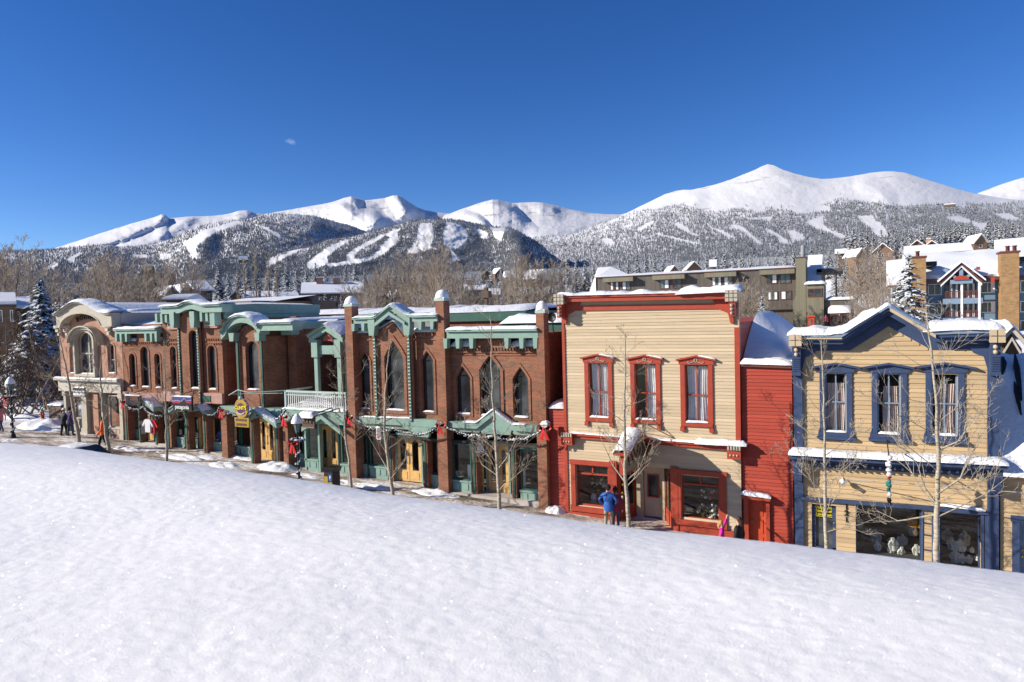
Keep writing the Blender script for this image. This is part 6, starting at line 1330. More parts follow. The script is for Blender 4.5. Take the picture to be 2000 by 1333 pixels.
# ---- tall brick building with plaques (left) and its lower wing
XP0, XP1 = XZ(*Lq((345, 600)))[0], XZ(*Lq((748, 600)))[0]
B = building('shop_building', XP0, XP1, 'tallest brick building with two carved plaques and a long dark side wall')
w1 = win4(B, (Lq((395, 412)), Lq((445, 697))), D0+.1, 'round'); w3 = win4(B, (Lq((650, 406)), Lq((715, 704))), D0+.1, 'round'); w2 = win4(B, (Lq((525, 302)), Lq((597, 697))), D0-.1, 'round'); brick_ring(B, w2, D0-.1, .13, .05)
xl, xr = XZ(*Lq((474, 500)))[0], XZ(*Lq((603, 500)))[0]; zb = ZY(*Lq((500, 800)), D0); zt_ = ZY(*Lq((480, 232)), D0); ap = XZ(*Lq((545, 178)), D0-.1); W = D0+.1
mb = MB(); wallmesh(mb, [(XP0, zb), (xl, zb), (xl, zt_), (XP0, zt_)], [w1], W, .3); wallmesh(mb, [(xr, zb), (XP1, zb), (XP1, zt_), (xr, zt_)], [w3], W, .3)
cx_ = (xl+xr)/2; wallmesh(mb, [(xl, zb), (xr, zb), (xr, zt_), (cx_+.35, zt_+.4), (cx_, ap[1]), (cx_-.35, zt_+.4), (xl, zt_)], [w2], D0-.1, .5, .3)
for a, b in ((XP0, xl-.1), (xr+.1, XP1)): ledges(mb, a+.05, b, W, zt_-1.05, 8, .06, .12, .06); ledges(mb, a+.05, b, W, zt_-1.3, 8, .06, .1, .05)
mb.build('wall', 'brick', B)
for s_ in (0, 1):
    q0, q1 = [((376, 240), (452, 287)), ((628, 232), (712, 277))][s_]; x0, z0, x1, z1 = rect(*Lq(q0), *Lq(q1), D0); mb = MB(); mb.box(x0-.05, x1+.05, D0-.02, W, z0-.05, z1+.05); mb.box(x0-.1, x1+.1, D0-.08, W, z1+.05, z1+.14); o = mb.build('plaque', 'stone_pink', B)
    mb = MB(); mb.box(x0+.05, x1-.05, D0-.05, D0-.021, z0+.06, z1-.05)
    o2 = mb.build('plaque_panel', 'stone_white', o); mb = MB()
    for i in range(7): xx = x0+.1+(x1-x0-.2)*(i+.5)/7; mb.tube([(xx-.05, D0-.06, z0+.12), (xx, D0-.06, z1-.12), (xx+.04, D0-.06, z0+.16), (xx-.03, D0-.06, z1-.18)], .016, 4)
    mb.build('plaque_carving', 'grey_metal', o)
strip(B, xl, zb, zt_+.3, D0-.02, .10); strip(B, xr, zb, zt_+.3, D0-.02, .10)
line = [XZ(*Lq(q), D0-.4) for q in [(330, 150), (420, 143), (455, 128), (500, 106), (540, 100), (575, 110), (620, 128), (680, 122), (748, 118)]]; line = [(x, max(z, line[0][1]-.02)) for x, z in line]; z_c = line[-1][1]
for i in range(len(line)): line[i] = (line[i][0], max(line[i][1], z_c))
mb = MB(); rail(mb, line, D0-.55, D0+.5, h=.10); rail(mb, [(x, z-.1) for x, z in line], D0-.42, D0+.3, h=.34)
for xx in (XP0+.1, XP0+.55, XP0+.95, XP1-1.05, XP1-.6): mb.box(xx-.09, xx+.09, D0-.35, W-.003, z_c-.92, z_c-.4)
mb.box(XP1-.35, XP1+.02, D0-.35, W-.003, z_c-1.15, z_c-.4)
for xx in (xl-.05, xr+.05): mb.prism([(xx-.13, z_c-1.25), (xx+.13, z_c-1.25), (xx+.19, z_c-.85), (xx+.19, z_c-.35), (xx-.19, z_c-.35), (xx-.19, z_c-.85)], D0-.5, D0-.11)
Ye = 33.7; mb.box(XP1-.1, XP1+.12, D0+.3, Ye, z_c-.55, z_c-.02); mb.box(XP1-.1, XP1+.05, D0+.3, Ye, z_c-.80, z_c-.56); mb.build('cornice', 'green_trim', B)
snowline('snow', line, D0-.58, D0+.6, .12, B, seed=60); snowline('roof_snow', [(XP0, z_c-.05), (XP1+.1, z_c-.05)], D0+.5, Ye, .16, B, seed=61, step=.4)
mb = MB(); mb.box(XP0+.02, XP1, D0+.42, Ye, 3.4, z_c-.1); mb.box(XP1-.3, XP1-.0, D0+.42, Ye, -1, 3.4); mb.build('side_wall', 'brick_plain', B)
snowline('snow', [(XP0+.1, zt_), (xl-.1, zt_)], D0, D0+.5, .2, B, seed=62); snowline('snow', [(xr+.1, zt_), (XP1-.3, zt_)], D0, D0+.5, .2, B, seed=63)
# rose panels and green porch roofs above the shop front
mb = MB(); zp1, zp0 = ZY(*Lq((480, 722)), D0), ZY(*Lq((480, 790)), D0); mb.box(XP0, XP1, D0-.06, W, zp0, zp1); o = mb.build('frieze', 'stone_pink', B); mb = MB(); mb.box(xl+.1, XP1-.9, D0-.09, D0-.061, zp0+.1, zp1-.15); mb.build('panel', 'green_dark', o)
for (a, b, c_) in [((395, 840), (470, 790), (540, 835)), ((560, 830), (600, 815), (640, 850))]:
    ln2 = [XZ(*Lq(q), D0-.5) for q in (a, b, c_)]; mb = MB(); rail(mb, ln2, D0-.65, D0+.1, h=.2); o = mb.build('porch_roof', 'green_trim', B); snowline('snow', ln2, D0-.67, D0, .09, o, seed=a[0])
shopfloor(B, [('col',)+s2(365, 400, 1000)+(D0-.1,), ('win',)+s2(442, 498, 1000)+(D0+.6,), ('col',)+s2(500, 520, 1000)+(D0+.0,), ('win',)+s2(530, 585, 1000)+(D0+1.3,), ('wood',)+s2(590, 604, 1000)+(D0+1.2,), ('col',)+s2(618, 642, 1000)+(D0-.1,), ('wood',)+s2(672, 690, 1000)+(D0+.75,), ('win',)+s2(650, 745, 1000)+(D0+.8,)], 3.75, XP0, XP1)
XL0, XL1 = XZ(*Lq((66, 600)))[0], XP0-.02
B = building('shop_building', XL0, XL1, 'lower brick wing with three arched windows beside the tallest brick building')
ws = [win4(B, (Lq(a), Lq(b)), W, 'round') for a, b in [((115, 461), (163, 682)), ((191, 414), (255, 688)), ((288, 461), (333, 692))]]
zb = ZY(*Lq((200, 770)), W); zt_ = ZY(*Lq((120, 372)), W); mb = MB(); zt3 = ZY(*Lq((200, 318)), W); m0, m1 = XZ(*Lq((168, 350)), W)[0], XZ(*Lq((258, 350)), W)[0]
wallmesh(mb, [(XL0, zb), (XL1, zb), (XL1, zt_), (m1, zt_), (m1, zt3), (m0, zt3), (m0, zt_), (XL0, zt_)], ws, W, .3); ledges(mb, XL0+.05, XL1, W, zt_-.08, 20, .06, .12, .06); mb.box(XL0, XL1, W-.05, W, zt_-.3, zt_-.24); mb.build('wall', 'brick', B)
l2 = [XZ(*Lq(q), D0-.2) for q in ((60, 290), (338, 278))]; green_cornice(B, [(XL0-.1, l2[0][1]), (XL1, l2[0][1])], W-.15, .3, [(x, l2[0][1], .14) for x in (XL0, XL0+.45, XL0+.95, XL1-1.0, XL1-.5, XL1-.08)], .78, .34, seed=70, snow=.14)
snowline('snow', [(XL0+.1, zt_), (m0, zt_)], W-.1, W+.4, .2, B, seed=71); snowline('snow', [(m1, zt_), (XL1, zt_)], W-.1, W+.4, .2, B, seed=72)
mb = MB(); mb.box(XL0+.02, XL1, W+.32, 34, 3.5, zt_); mb.build('side_wall', 'brick_plain', B)
mb = MB(); mb.box(XL0, XL1, D0-.06, W, ZY(*Lq((200, 790)), D0), ZY(*Lq((200, 725)), D0)); mb.build('frieze', 'stone_pink', B)
ln2 = [XZ(*Lq(q), D0-.5) for q in ((195, 800), (225, 770), (300, 830))]; mb = MB(); rail(mb, ln2, D0-.7, D0+.1, h=.22); o = mb.build('porch_roof', 'green_trim', B); snowline('snow', ln2, D0-.72, D0, .11, o, seed=73)
shopfloor(B, [('col',)+s2(84, 104, 950)+(D0-.1,), ('win',)+s2(128, 178, 950)+(D0+.9,), ('col',)+s2(178, 192, 950)+(D0-.1,), ('doors',)+s2(205, 285, 980)+(D0+1.2, 'flat'), ('col',)+s2(290, 306, 980)+(D0+.0,), ('win',)+s2(312, 345, 980)+(D0+.9,)], 3.95, XL0, XL1)

# ---- cream and brick corner building with the big arch
La = lambda q: zL1([q])[0]
XR0, XR1 = XZ(*La((425, 600)))[0], XL0-.05
B = building('corner_building', XR0, XR1, 'rose brick corner building with a big cream arched cornice')
W = D0+.1; cw = (XZ(*La((568, 550)), W)[0], XZ(*La((697, 550)), W)[0]); zc = (ZY(*La((600, 705)), W), ZY(*La((630, 400)), W))
pl = window(B, cw[0], zc[0], cw[1], zc[1], W, 'round', 'stone_white', 'glass_dark', .2, .07, (.5,), (.48,), rise=.55, bar=.09)
sl_ = []
for a, b in (((503, 500), (552, 700)), ((778, 490), (835, 700))):
    x0, z0, x1, z1_ = rect(*La(a), *La(b), W); sl_.append(window(B, x0, z0, x1, z1_, W, 'round', 'stone_white', 'glass_dark', .2, .05, (), (.45,), rise=.25)); brick_ring(B, sl_[-1], W, .10, .035, 'brick_rose')
zb, zt_ = ZY(*La((700, 740)), W), ZY(*La((860, 340)), W); cx_ = XZ(*La((645, 400)), W)[0]; r_ = XZ(*La((790, 400)), W)[0]-cx_; zap = ZY(*La((630, 262)), W)
arch = [(cx_+r_*math.cos(t), zt_+(zap-zt_)*math.sin(t)) for t in [PI*i/12 for i in range(13)]]
mb = MB(); wallmesh(mb, [(XR0, zb), (XR1, zb), (XR1, zt_)]+arch+[(XR0, zt_)], [pl]+sl_, W, .3)
mb.build('wall', 'brick_rose', B)
o_ = grow(pl, .15); mb = MB(); ring(mb, pl, o_, D0-.16, W); ext = grow(shape_poly(cw[0], zc[1]-.75, cw[1], zc[1], 'round', rise=.55), .22)
mb.build('window_surround', 'stone_cream', B)
hood = [(cx_+(cw[1]-cw[0])*.80*math.cos(t), zc[1]-.62+1.0*math.sin(t)) for t in [PI*i/12 for i in range(13)]]; mb = MB(); rail(mb, hood[::-1], D0-.45, W, h=.08); rail(mb, [(x, z-.08) for x, z in hood[::-1]], D0-.3, W-.0, h=.16); mb.build('window_hood', 'stone_cream', B)
# the wavy cornice
xa, xb = XZ(*La((408, 300)), D0-.4)[0], XZ(*La((812, 300)), D0-.4)[0]; zl_ = ZY(*La((420, 290)), D0-.4); zr_2 = ZY(*La((812, 262)), D0-.4); za_ = ZY(*La((610, 192)), D0-.4)
out = []; inn = []
for i in range(29):
    t = i/28; x = xa+(xb-xa)*t; u = (x-cx_+.05)/(r_*1.45); base = zl_+(zr_2-zl_)*0
    zz = base+(za_-base)*(.5+.5*math.cos(PI*min(1, abs(u)))) if abs(u) < 1 else base; out.append((x, zz))
    v = (x-cx_)/(r_*1.02); zi = zt_-.12+(zap-zt_+.12)*math.sqrt(max(0, 1-v*v)) if abs(v) < 1 else zt_-.12; inn.append((x, min(zi, zz-.3)))
mb = MB(); n = len(out)
mb.add([(x, D0-.45, z) for x, z in out]+[(x, D0-.45, z) for x, z in inn]+[(x, D0+.1, z) for x, z in out]+[(x, W, z) for x, z in inn], [f for i in range(n-1) for f in ((n+i, n+i+1, i+1, i), (i, i+1, 2*n+i+1, 2*n+i), (n+i+1, n+i, 3*n+i, 3*n+i+1))], False)
mb.box(xa, xa+.02, D0-.45, D0+.1, inn[0][1], out[0][1]); mb.box(xb-.02, xb, D0-.45, D0+.1, inn[-1][1], out[-1][1])
rail(mb, [(x, z+.1) for x, z in out], D0-.62, D0+.2, h=.1); rail(mb, inn, D0-.5, D0-.44, h=.07); mb.build('cornice', 'stone_cream', B)
snowline('snow', [(x, z+.1) for x, z in out], D0-.66, D0+.8, .20, B, seed=80, over=.05)
mb = MB()
for xx in (XR0+.25, cx_-r_-.1, cx_+r_+.15, XR1-.2):
    for j in range(3): mb.prism([(xx-.16+.03*j, zt_-.22-j*.24), (xx+.16-.03*j, zt_-.22-j*.24), (xx+.18-.03*j, zt_-.04-j*.24), (xx-.18+.03*j, zt_-.04-j*.24)], D0-.28+j*.09, W)
mb.build('bracket', 'stone_white', B)
for i, ch in enumerate('ROUNDS'):
    t = PI*(.72-.44*i/5); text('letter', ch, .42, (cx_+r_*.80*math.cos(t), D0+.03, zt_+(zap-zt_)*.82*math.sin(t)-.16), (PI/2, (t-PI/2)*.7*-1, 0), 'dark_metal', B, .03)
# barrel roof going back, with side band
mb = MB(); Yb = 36.5; L2 = [(x, z+.05) for x, z in out]; n = len(L2)
mb.add([(x, D0+.2, z) for x, z in L2]+[(x, Yb, z) for x, z in L2], [(i, i+1, n+i+1, n+i) for i in range(n-1)], True); mb.build('roof', 'snow', B)
snowline('roof_snow', [(xb-.6, zr_2+.0), (xb+.2, zr_2-.0)], D0+.3, Yb, .3, B, seed=81, step=.1, ny=16)
mb = MB(); mb.box(xb-.2, xb, D0+.12, Yb, zr_2-1.6, zr_2-.02); mb.box(xb, xb+.03, D0+.6, D0+1.9, zr_2-.75, zr_2-.2); mb.build('side_band', 'stone_white', B)
mb = MB(); mb.box(xb+.005, xb+.03, D0+2.4, Yb-.1, zr_2-.6, zr_2-.12); mb.box(xb+.005, xb+.03, D0+2.4, Yb-.1, zr_2-1.2, zr_2-.8); mb.build('side_window', 'grey_blue', B)
mb = MB(); mb.box(XR0+.05, xb-.05, D0+.42, Yb, 3.9, zt_+.5); mb.box(XR0+.05, XR1, D0+2.5, Yb, -1, 3.9); mb.box(xb, XR1+3.2, D0+.45, 34, 4, zt_-.1); mb.build('side_wall', 'brick_plain', B); snowline('roof_snow', [(xb, zt_-.1), (XR1+3.2, zt_-.1)], D0+.5, 34, .25, B, seed=82, step=.3)
# belt course and ground floor
zb0 = ZY(*La((760, 745)), D0-.2); mb = MB(); mb.box(XR0-.1, XR1+.02, D0-.35, W, zb0-.14, zb0); mb.box(XR0, XR1, D0-.12, W, zb0-.85, zb0-.14); mb.build('belt', 'stone_white', B); snowline('snow', [(XR0-.1, zb0), (XR1, zb0)], D0-.36, D0+.05, .09, B, seed=83)
def s1(a, b, r): return (zL1([(a, r)])[0][0], zL1([(b, r)])[0][0], zL1([(a, r)])[0][1])
for (a, b) in ((595, 632), (868, 890), (470, 486), (738, 752)):
    x0, x1 = XS(*s1(a, b, 1050)[:2], zL1([(a, 1050)])[0][1], D0-.1); mb = MB(); mb.box(x0, x1, D0-.12, D0+.2, -1, zb0-.86); mb.box(x0-.05, x1+.05, D0-.17, D0+.2, -1, Zg_(x0)+.35); mb.box(x0-.05, x1+.05, D0-.17, D0+.2, zb0-1.15, zb0-.87); mb.build('pilaster', 'stone_cream', B)
x0, x1 = XS(*s1(632, 700, 1000)[:2], zL1([(632, 1000)])[0][1], D0); mb = MB(); mb.box(x0, x1, D0+.1, D0+.5, -1, zb0-.9)
x2, x3 = XS(*s1(785, 868, 1000)[:2], zL1([(785, 1000)])[0][1], D0); mb.box(x2, x3, D0-.02, D0+.3, -1, ZY(*La((830, 1105)), D0)); mb.build('base_wall', 'brick_rose', B)
shopglass(B, x2, x3, ZY(*La((830, 1095)), D0), zb0-1.0, D0+.05, 'stone_white', 'stone_cream', mull=())
x4, x5 = XS(*s1(703, 738, 1000)[:2], zL1([(703, 1000)])[0][1], D0+.4); shopglass(B, x4, x5, Zg_(x4)+.2, zb0-.95, D0+.4, 'stone_cream', 'stone_cream')
x4, x5 = XS(*s1(545, 595, 1000)[:2], zL1([(545, 1000)])[0][1], D0+.6); shopglass(B, x4, x5, Zg_(x4)+.7, zb0-1.2, D0+.6, 'stone_cream', 'stone_cream')
x4, x5 = XS(*s1(486, 545, 1000)[:2], zL1([(486, 1000)])[0][1], D0+.6); shopglass(B, x4, x5, Zg_(x4)+.7, zb0-1.2, D0+.6, 'dark_metal', 'stone_cream')
# ------------------------------------------------------------------ buildings behind
def z5(x, y): return (1140+x/3.448, 470+y/3.448)
def z6(x, y): return (1680+x/6.06, 440+y/6.06)
YH = 118.0
def r5(x0, y0, x1, y1, Y=YH): a = XZ(*z5(x0, y0), Y); b = XZ(*z5(x1, y1), Y); return a[0], b[1], b[0], a[1]
def farwin(B, x0, z0, x1, z1, Y, frame, pane, fw=.12, curt=None, vert=(.5,)):
    mb = MB(); pl = [(x0, z0), (x1, z0), (x1, z1), (x0, z1)]; ring(mb, grow(pl, -fw), pl, Y-.10, Y+.02)
    for f in vert: xx = x0+(x1-x0)*f; mb.box(xx-fw*.3, xx+fw*.3, Y-.085, Y, z0, z1)
    o = mb.build('window', frame, B); g = MB(); g.cap(grow(pl, -fw), Y-.03, False); g.build('pane', pane, o)
    if curt:
        for (a, b) in curt: c = MB(); c.box(x0+(x1-x0)*a, x0+(x1-x0)*b, Y-.055, Y-.035, z0+fw, z1-fw); c.build('curtain', 'curtain_white', o)
    return o
c0 = XZ(*z5(84, 258), YH); c1_ = XZ(*z5(1432, 185), YH)
B = empty('hotel_building', ((c0[0]+c1_[0])/2, YH, 3), 'long brown board-clad hotel with khaki canopies over its windows and a tall khaki chimney tower', 'hotel')
lower = XZ(*z5(1240, 468), YH)[1]; xl_ = XZ(*z5(1210, 400), YH)[0]
mb = MB(); mb.box(c0[0], c1_[0], YH, YH+16, lower, c1_[1]-.02); mb.box(c0[0]-.0, c1_[0], YH+.6, YH+15, -2, lower-.003); mb.build('wall', 'siding_olive', B)
mb = MB(); mb.box(c0[0]-.2, c1_[0], YH-.25, YH+16.2, c1_[1]-.02, c1_[1]+.12); mb.build('fascia', 'rust_trim', B); snowline('roof_snow', [(c0[0]-.2, c1_[1]+.12), (c1_[0], c1_[1]+.12)], YH-.3, YH+16, .55, B, step=1.0, seed=90)
for q in [(145, 250, 345, 272), (475, 232, 690, 256), (822, 214, 1035, 242), (1190, 193, 1425, 223)]:
    x0, z0, x1, z1_ = r5(*q); zc_ = c1_[1]-.15; mb = MB(); mb.box(x0, x1, YH-1.3, YH+.0, zc_-.75, zc_); o = mb.build('canopy', 'siding_khaki', B); mb = MB(); mb.box(x0-.05, x1+.05, YH-1.36, YH-.003, zc_+.002, zc_+.08); mb.build('canopy_edge', 'rust_trim', o)
for i, q in enumerate([(178, 280, 238, 335), (257, 277, 316, 332), (510, 265, 578, 325), (595, 262, 660, 320), (862, 246, 930, 306), (942, 245, 1005, 303), (1232, 228, 1305, 290), (1320, 225, 1395, 287), (1237, 345, 1308, 402), (1325, 340, 1400, 398)]):
    farwin(B, *r5(*q), YH, 'rust_trim', 'glass_teal' if i % 3 else 'glass_dark', .13, [((0.08, .3), (.7, .92)), ((.1, .45),), ((.55, .9),), ()][i % 4])
x0, z0, x1, z1_ = r5(1432, 122, 1500, 400); mb = MB(); mb.box(x0, x1, YH-1.2, YH+3, -2, z1_); xx0 = XZ(*z5(1414, 440), YH)[0]; mb.prism([(xx0, -2), (x0-.003, -2), (x0-.003, z0+.8), (xx0, z0-.3)], YH-1.2, YH-.02); mb.build('chimney', 'siding_khaki', B)
mb = MB(); mb.box(x0-.1, x1+.1, YH-1.3, YH+3.1, z1_, z1_+.15); mb.build('chimney_cap', 'rust_trim', B); mb = MB(); mb.tube([(x0+1, YH, z1_), (x0+1, YH, z1_+2)], .35, 8); mb.build('flue', 'grey_metal', B)
x0, z0, x1, z1_ = r5(1503, 298, 1622, 560); mb = MB(); mb.box(x0, x1, YH-1.6, YH+6, -2, z1_); mb.build('tower_block', 'siding_khaki', B); farwin(B, *r5(1513, 328, 1610, 380), YH-1.6, 'rust_trim', 'glass_dark', .15, None, (.5,))
snowline('snow', [(x0-.3, z1_), (x1+.3, z1_)], YH-2, YH+2, .5, B, step=.3, seed=91)
ztp = XZ(*z5(1545, 98), YH+7)[1]; mb = MB(); xs0, xs1 = x0-.2, x1-.5; mb.add([(xs0, YH+.2, z1_+.3), (xs1, YH+.2, z1_+.3), (xs1, YH+7, ztp), (xs0, YH+7, ztp), (xs0, YH+7, 0), (xs1, YH+7, 0)], [(0, 1, 2, 3), (3, 2, 5, 4), (0, 3, 4), (1, 5, 2)], False); mb.build('sloped_roof', 'snow', B)
ztl = XZ(*z5(140, 180), YH+9)[1]; xa_ = XZ(*z5(95, 185), YH+9)[0]; xb_ = XZ(*z5(185, 185), YH+9)[0]; xc_ = XZ(*z5(38, 350), YH-.2)[0]; zlo = XZ(*z5(38, 350), YH-.2)[1]
mb = MB(); mb.add([(xc_, YH-.2, zlo-3), (c0[0]-.02, YH-.2, zlo-3), (c0[0]-.02, YH-.2, c0[1]), (c0[0]+6, YH+4, c0[1]+.2), (xb_, YH+9, ztl), (xa_, YH+9, ztl), (xc_, YH-.2, zlo), (xb_, YH+9, 0), (xa_-5, YH+9, 0)], [(0, 1, 2, 6), (6, 2, 5), (2, 3, 4, 5), (5, 4, 7, 8), (6, 5, 8, 0)], False); mb.build('sloped_roof', 'snow', B)
x0, z0, x1, z1_ = r5(1612, 200, 1725, 480, YH+6); mb = MB(); mb.box(x0, x1-3.2, YH+2, YH+14, -2, z1_); mb.box(x1-3.19, x1+.4, YH+2, YH+14, z1_-.5, z1_+.02)
mb.box(x1-.5, x1-.3, YH+2.2, YH+2.5, z0, z1_-.5); mb.build('rear_wing', 'siding_olive', B); snowline('snow', [(x0, z1_), (x1+.4, z1_)], YH+2, YH+14, .3, B, step=.6, seed=92)
x0, z0, x1, z1_ = r5(1625, 402, 1822, 560); mb = MB(); mb.box(x0+.02, x1, YH-1, YH+1.9, -2, z1_); mb.build('porch_wing', 'siding_olive', B); snowline('snow', [(x0, z1_), (x1+.2, z1_)], YH-1.2, YH+2, .45, B, step=.4, seed=93)
farwin(B, *r5(1662, 498, 1722, 562), YH-1, 'rust_trim', 'glass_dark', .15, None, (.5,)); farwin(B, *r5(1735, 498, 1790, 562), YH-1, 'rust_trim', 'glass_dark', .15, None, (.5,))
x0, z0, x1, z1_ = r5(1650, 440, 1802, 486); mb = MB(); n = 10; vs = []
for i in range(n+1):
    a = PI/2*i/n
    for xx in (x0, x0+.4, (x0+x1)/2, x1-.4, x1): e = .0 if xx in (x0, x1) else .35; vs.append((xx, YH-1-2.0*math.cos(a)*(1 if e else .9), z0+(z1_-z0-.3+e)*math.sin(a)))
mb.add(vs, [(i*5+k, i*5+k+1, (i+1)*5+k+1, (i+1)*5+k) for i in range(n) for k in range(4)], True); mb.build('awning', 'snow', B)
mb = MB(); a, b, c_ = XZ(*z5(1826, 425), YH), XZ(*z5(1945, 480), YH), XZ(*z5(1945, 560), YH); mb.prism([(a[0], -2), (b[0], -2), (b[0], b[1]), (a[0], a[1])], YH-1, YH+2); mb.build('side_wall', 'siding_olive', B); snowline('snow', [a, b], YH-1.2, YH+2, .3, B, step=.4, seed=94)
x0, z0, x1, z1_ = r5(1515, 515, 1556, 592, YH-4); S = empty('phone_booth', ((x0+x1)/2, YH-4, z0-1), 'small red kiosk standing in front of the khaki tower of the hotel', 'kiosk'); mb = MB(); mb.box(x0, x1, YH-5.2, YH-4, z0-1, z1_); mb.box(x0-.15, x1+.15, YH-5.4, YH-3.8, z1_, z1_+.2); mb.build('cabin', 'red_door', S); mb = MB(); mb.box(x0+.3, x1-.3, YH-5.24, YH-5.201, z0+.6, z1_-.3); mb.build('pane', 'glass_teal', S)
mb = MB(); mb.box(XZ(*z5(1400, 590), YH-5)[0], XZ(*z5(1830, 590), YH-5)[0], YH-6, YH-1.8, -2, XZ(*z5(1500, 590), YH-5)[1]-.3); B2 = empty('terrace_wall', (-6, YH-4, 2), 'low rust-coloured terrace wall below the hotel entrance', 'wall'); mb.build('wall', 'rust_trim', B2)
# condo block
YC = 112.0
def r6(x0, y0, x1, y1, Y=YC): a = XZ(*z6(x0, y0), Y); b = XZ(*z6(x1, y1), Y); return a[0], b[1], b[0], a[1]
xL, _, xR, zE = r6(770, 672, 1939, 1250)
B = empty('condo_building', (XZ(*z6(1200, 900), YC)[0], YC, 3), 'blue condominium block with tan brick chimneys, red balcony rails and a deep snowy roof', 'apartment building')
xr2 = XZ(*z6(2600, 700), YC)[0]; mb = MB(); mb.box(xL, xr2, YC, YC+22, -3, zE); xw = XZ(*z6(345, 700), YC+3)[0]; mb.box(xw+.5, xL-.01, YC+4, YC+20, -3, zE-.6); mb.build('wall', 'siding_blue', B)
# recess with balconies
for q in [(800, 700, 965, 828), (800, 930, 968, 1058)]: farwin(B, *r6(*q), YC, 'white_paint', 'glass_dark', .10)
for q in [(1420, 678, 1595, 802), (1420, 908, 1598, 1036), (1420, 1138, 1598, 1260), (1890, 655, 2060, 795), (1890, 898, 2060, 1030), (1890, 1125, 2060, 1250)]: farwin(B, *r6(*q), YC, 'white_paint', 'glass_dark', .13, ((.72, .93),), (.5,))
bx0, _, bx1, _ = r6(990, 700, 1405, 1200)
for q, nm in [((1000, 690, 1175, 865), 0), ((1205, 690, 1370, 865), 0), ((1000, 910, 1175, 1090), 0), ((1205, 910, 1370, 1090), 0), ((1000, 1140, 1175, 1250), 0), ((1205, 1140, 1370, 1250), 0)]:
    x0, z0, x1, z1_ = r6(*q); o = farwin(B, x0, z0, x1, z1_, YC-.02, 'blue_trim', 'glass_dark', .08, ((.35, .5), (.75, .9)), (.3, .65))
mb = MB()
for yb_ in (868, 1094): z_ = XZ(*z6(1200, yb_), YC)[1]; mb.box(bx0-.2, bx1+.2, YC-1.8, YC-.03, z_-.75, z_)
mb.build('balcony_deck', 'blue_light', B)
mb = MB()
for xx in (1190, 1395): x_ = XZ(*z6(xx, 900), YC)[0]; mb.box(x_-.2, x_+.06, YC-1.85, YC-1.5, -2, XZ(*z6(xx, 685), YC)[1])
mb.build('balcony_post', 'white_paint', B)
for yb_, yt in ((866, 782), (1092, 1012)):
    z0, z1_ = XZ(*z6(1200, yb_), YC)[1], XZ(*z6(1200, yt), YC)[1]
    mb = MB(); mb.box(bx0, bx1, YC-1.78, YC-1.66, z1_-.1, z1_+.02)
    for i in range(26): xx = bx0+(bx1-bx0)*i/25; mb.box(xx-.035, xx+.035, YC-1.75, YC-1.69, z0, z1_-.1)
    mb.build('balcony_rail', 'rust_trim', B)
# roof
zR = XZ(*z6(1300, 300), YC+14)[1]; mb = MB(); n = 40; m = 12; vs = []; xe0 = XZ(*z6(770, 670), YC-1)[0]; xe1 = xr2
for i in range(n+1):
    for j in range(m+1): x = xe0+(xe1-xe0)*i/n; u = j/m; vs.append((x-2.0*u*(1 if i < 2 else 0), YC-1.3+15.5*u, zE+.35+(zR-zE-.3)*u+.35*nz3(x*.25, u*3, 3)+.25*math.sin(u*PI)))
mb.add(vs, [(i*(m+1)+j, (i+1)*(m+1)+j, (i+1)*(m+1)+j+1, i*(m+1)+j+1) for i in range(n) for j in range(m)], True)
vs = [(xe0-2, YC+14.2, zR), (xe1, YC+14.2, zR), (xe1, YC+30, zE-4), (xe0-2, YC+30, zE-4), (xe0, YC-1.3, zE+.3)]; mb.add(vs, [(0, 1, 2, 3), (0, 3, 4)], False); mb.build('roof', 'snow', B)
mb = MB(); mb.box(xe0, xe1, YC-1.35, YC+.0, zE-.1, zE+.33); mb.build('eave', 'rust_trim', B)
for i in range(9): x_ = xe0+1+i*(xe1-xe0-2)/16; pass
x0, z0, x1, z1_ = r6(525, 225, 1330, 500, YC+24); mb = MB(); mb.add([(x0, YC+16, z0), (x1, YC+16, z0), (x1, YC+27, XZ(*z6(1330, 200), YC+27)[1]), (x0, YC+27, XZ(*z6(525, 250), YC+27)[1]), (x0, YC+27, 0), (x1, YC+27, 0), (x0, YC+16, 0), (x1, YC+16, 0)], [(0, 1, 2, 3), (6, 7, 1, 0), (1, 7, 5, 2), (6, 0, 3, 4)], False); mb.build('rear_roof', 'snow', B)
x0, z0, x1, z1_ = r6(1600, 170, 2500, 400, YC+26); mb = MB(); mb.add([(x0, YC+16, z0), (x1, YC+16, z0), (x1, YC+27, z1_+.4), (x0, YC+27, z1_), (x0, YC+27, 0), (x1, YC+27, 0), (x0, YC+16, 0)], [(0, 1, 2, 3), (6, 0, 3, 4)], False); mb.build('rear_roof', 'snow', B)
x0, z0, x1, z1_ = r6(330, 420, 530, 710, YC+2); zt_ = XZ(*z6(332, 422), YC+10)[1]; mb = MB(); mb.add([(x0, YC+.5, z0), (xL+.3, YC+.5, z0), (xL+.3, YC+10, zt_+.3), (x0, YC+10, zt_), (x0, YC+10, z0)], [(0, 1, 2, 3), (0, 3, 4)], False); mb.build('wing_roof', 'snow', B)
mb = MB(); mb.box(x0-.1, xL-.02, YC+.4, YC+1, z0-.25, z0-.01); mb.build('wing_eave', 'rust_trim', B); mb = MB(); x_ = XZ(*z6(425, 800), YC+1)[0]; mb.box(x_-.7, x_-.5, YC+.6, YC+.8, -2, z0); mb.box(x_, x_+.15, YC+.6, YC+.8, -2, z0); mb.build('wing_post', 'white_paint', B)
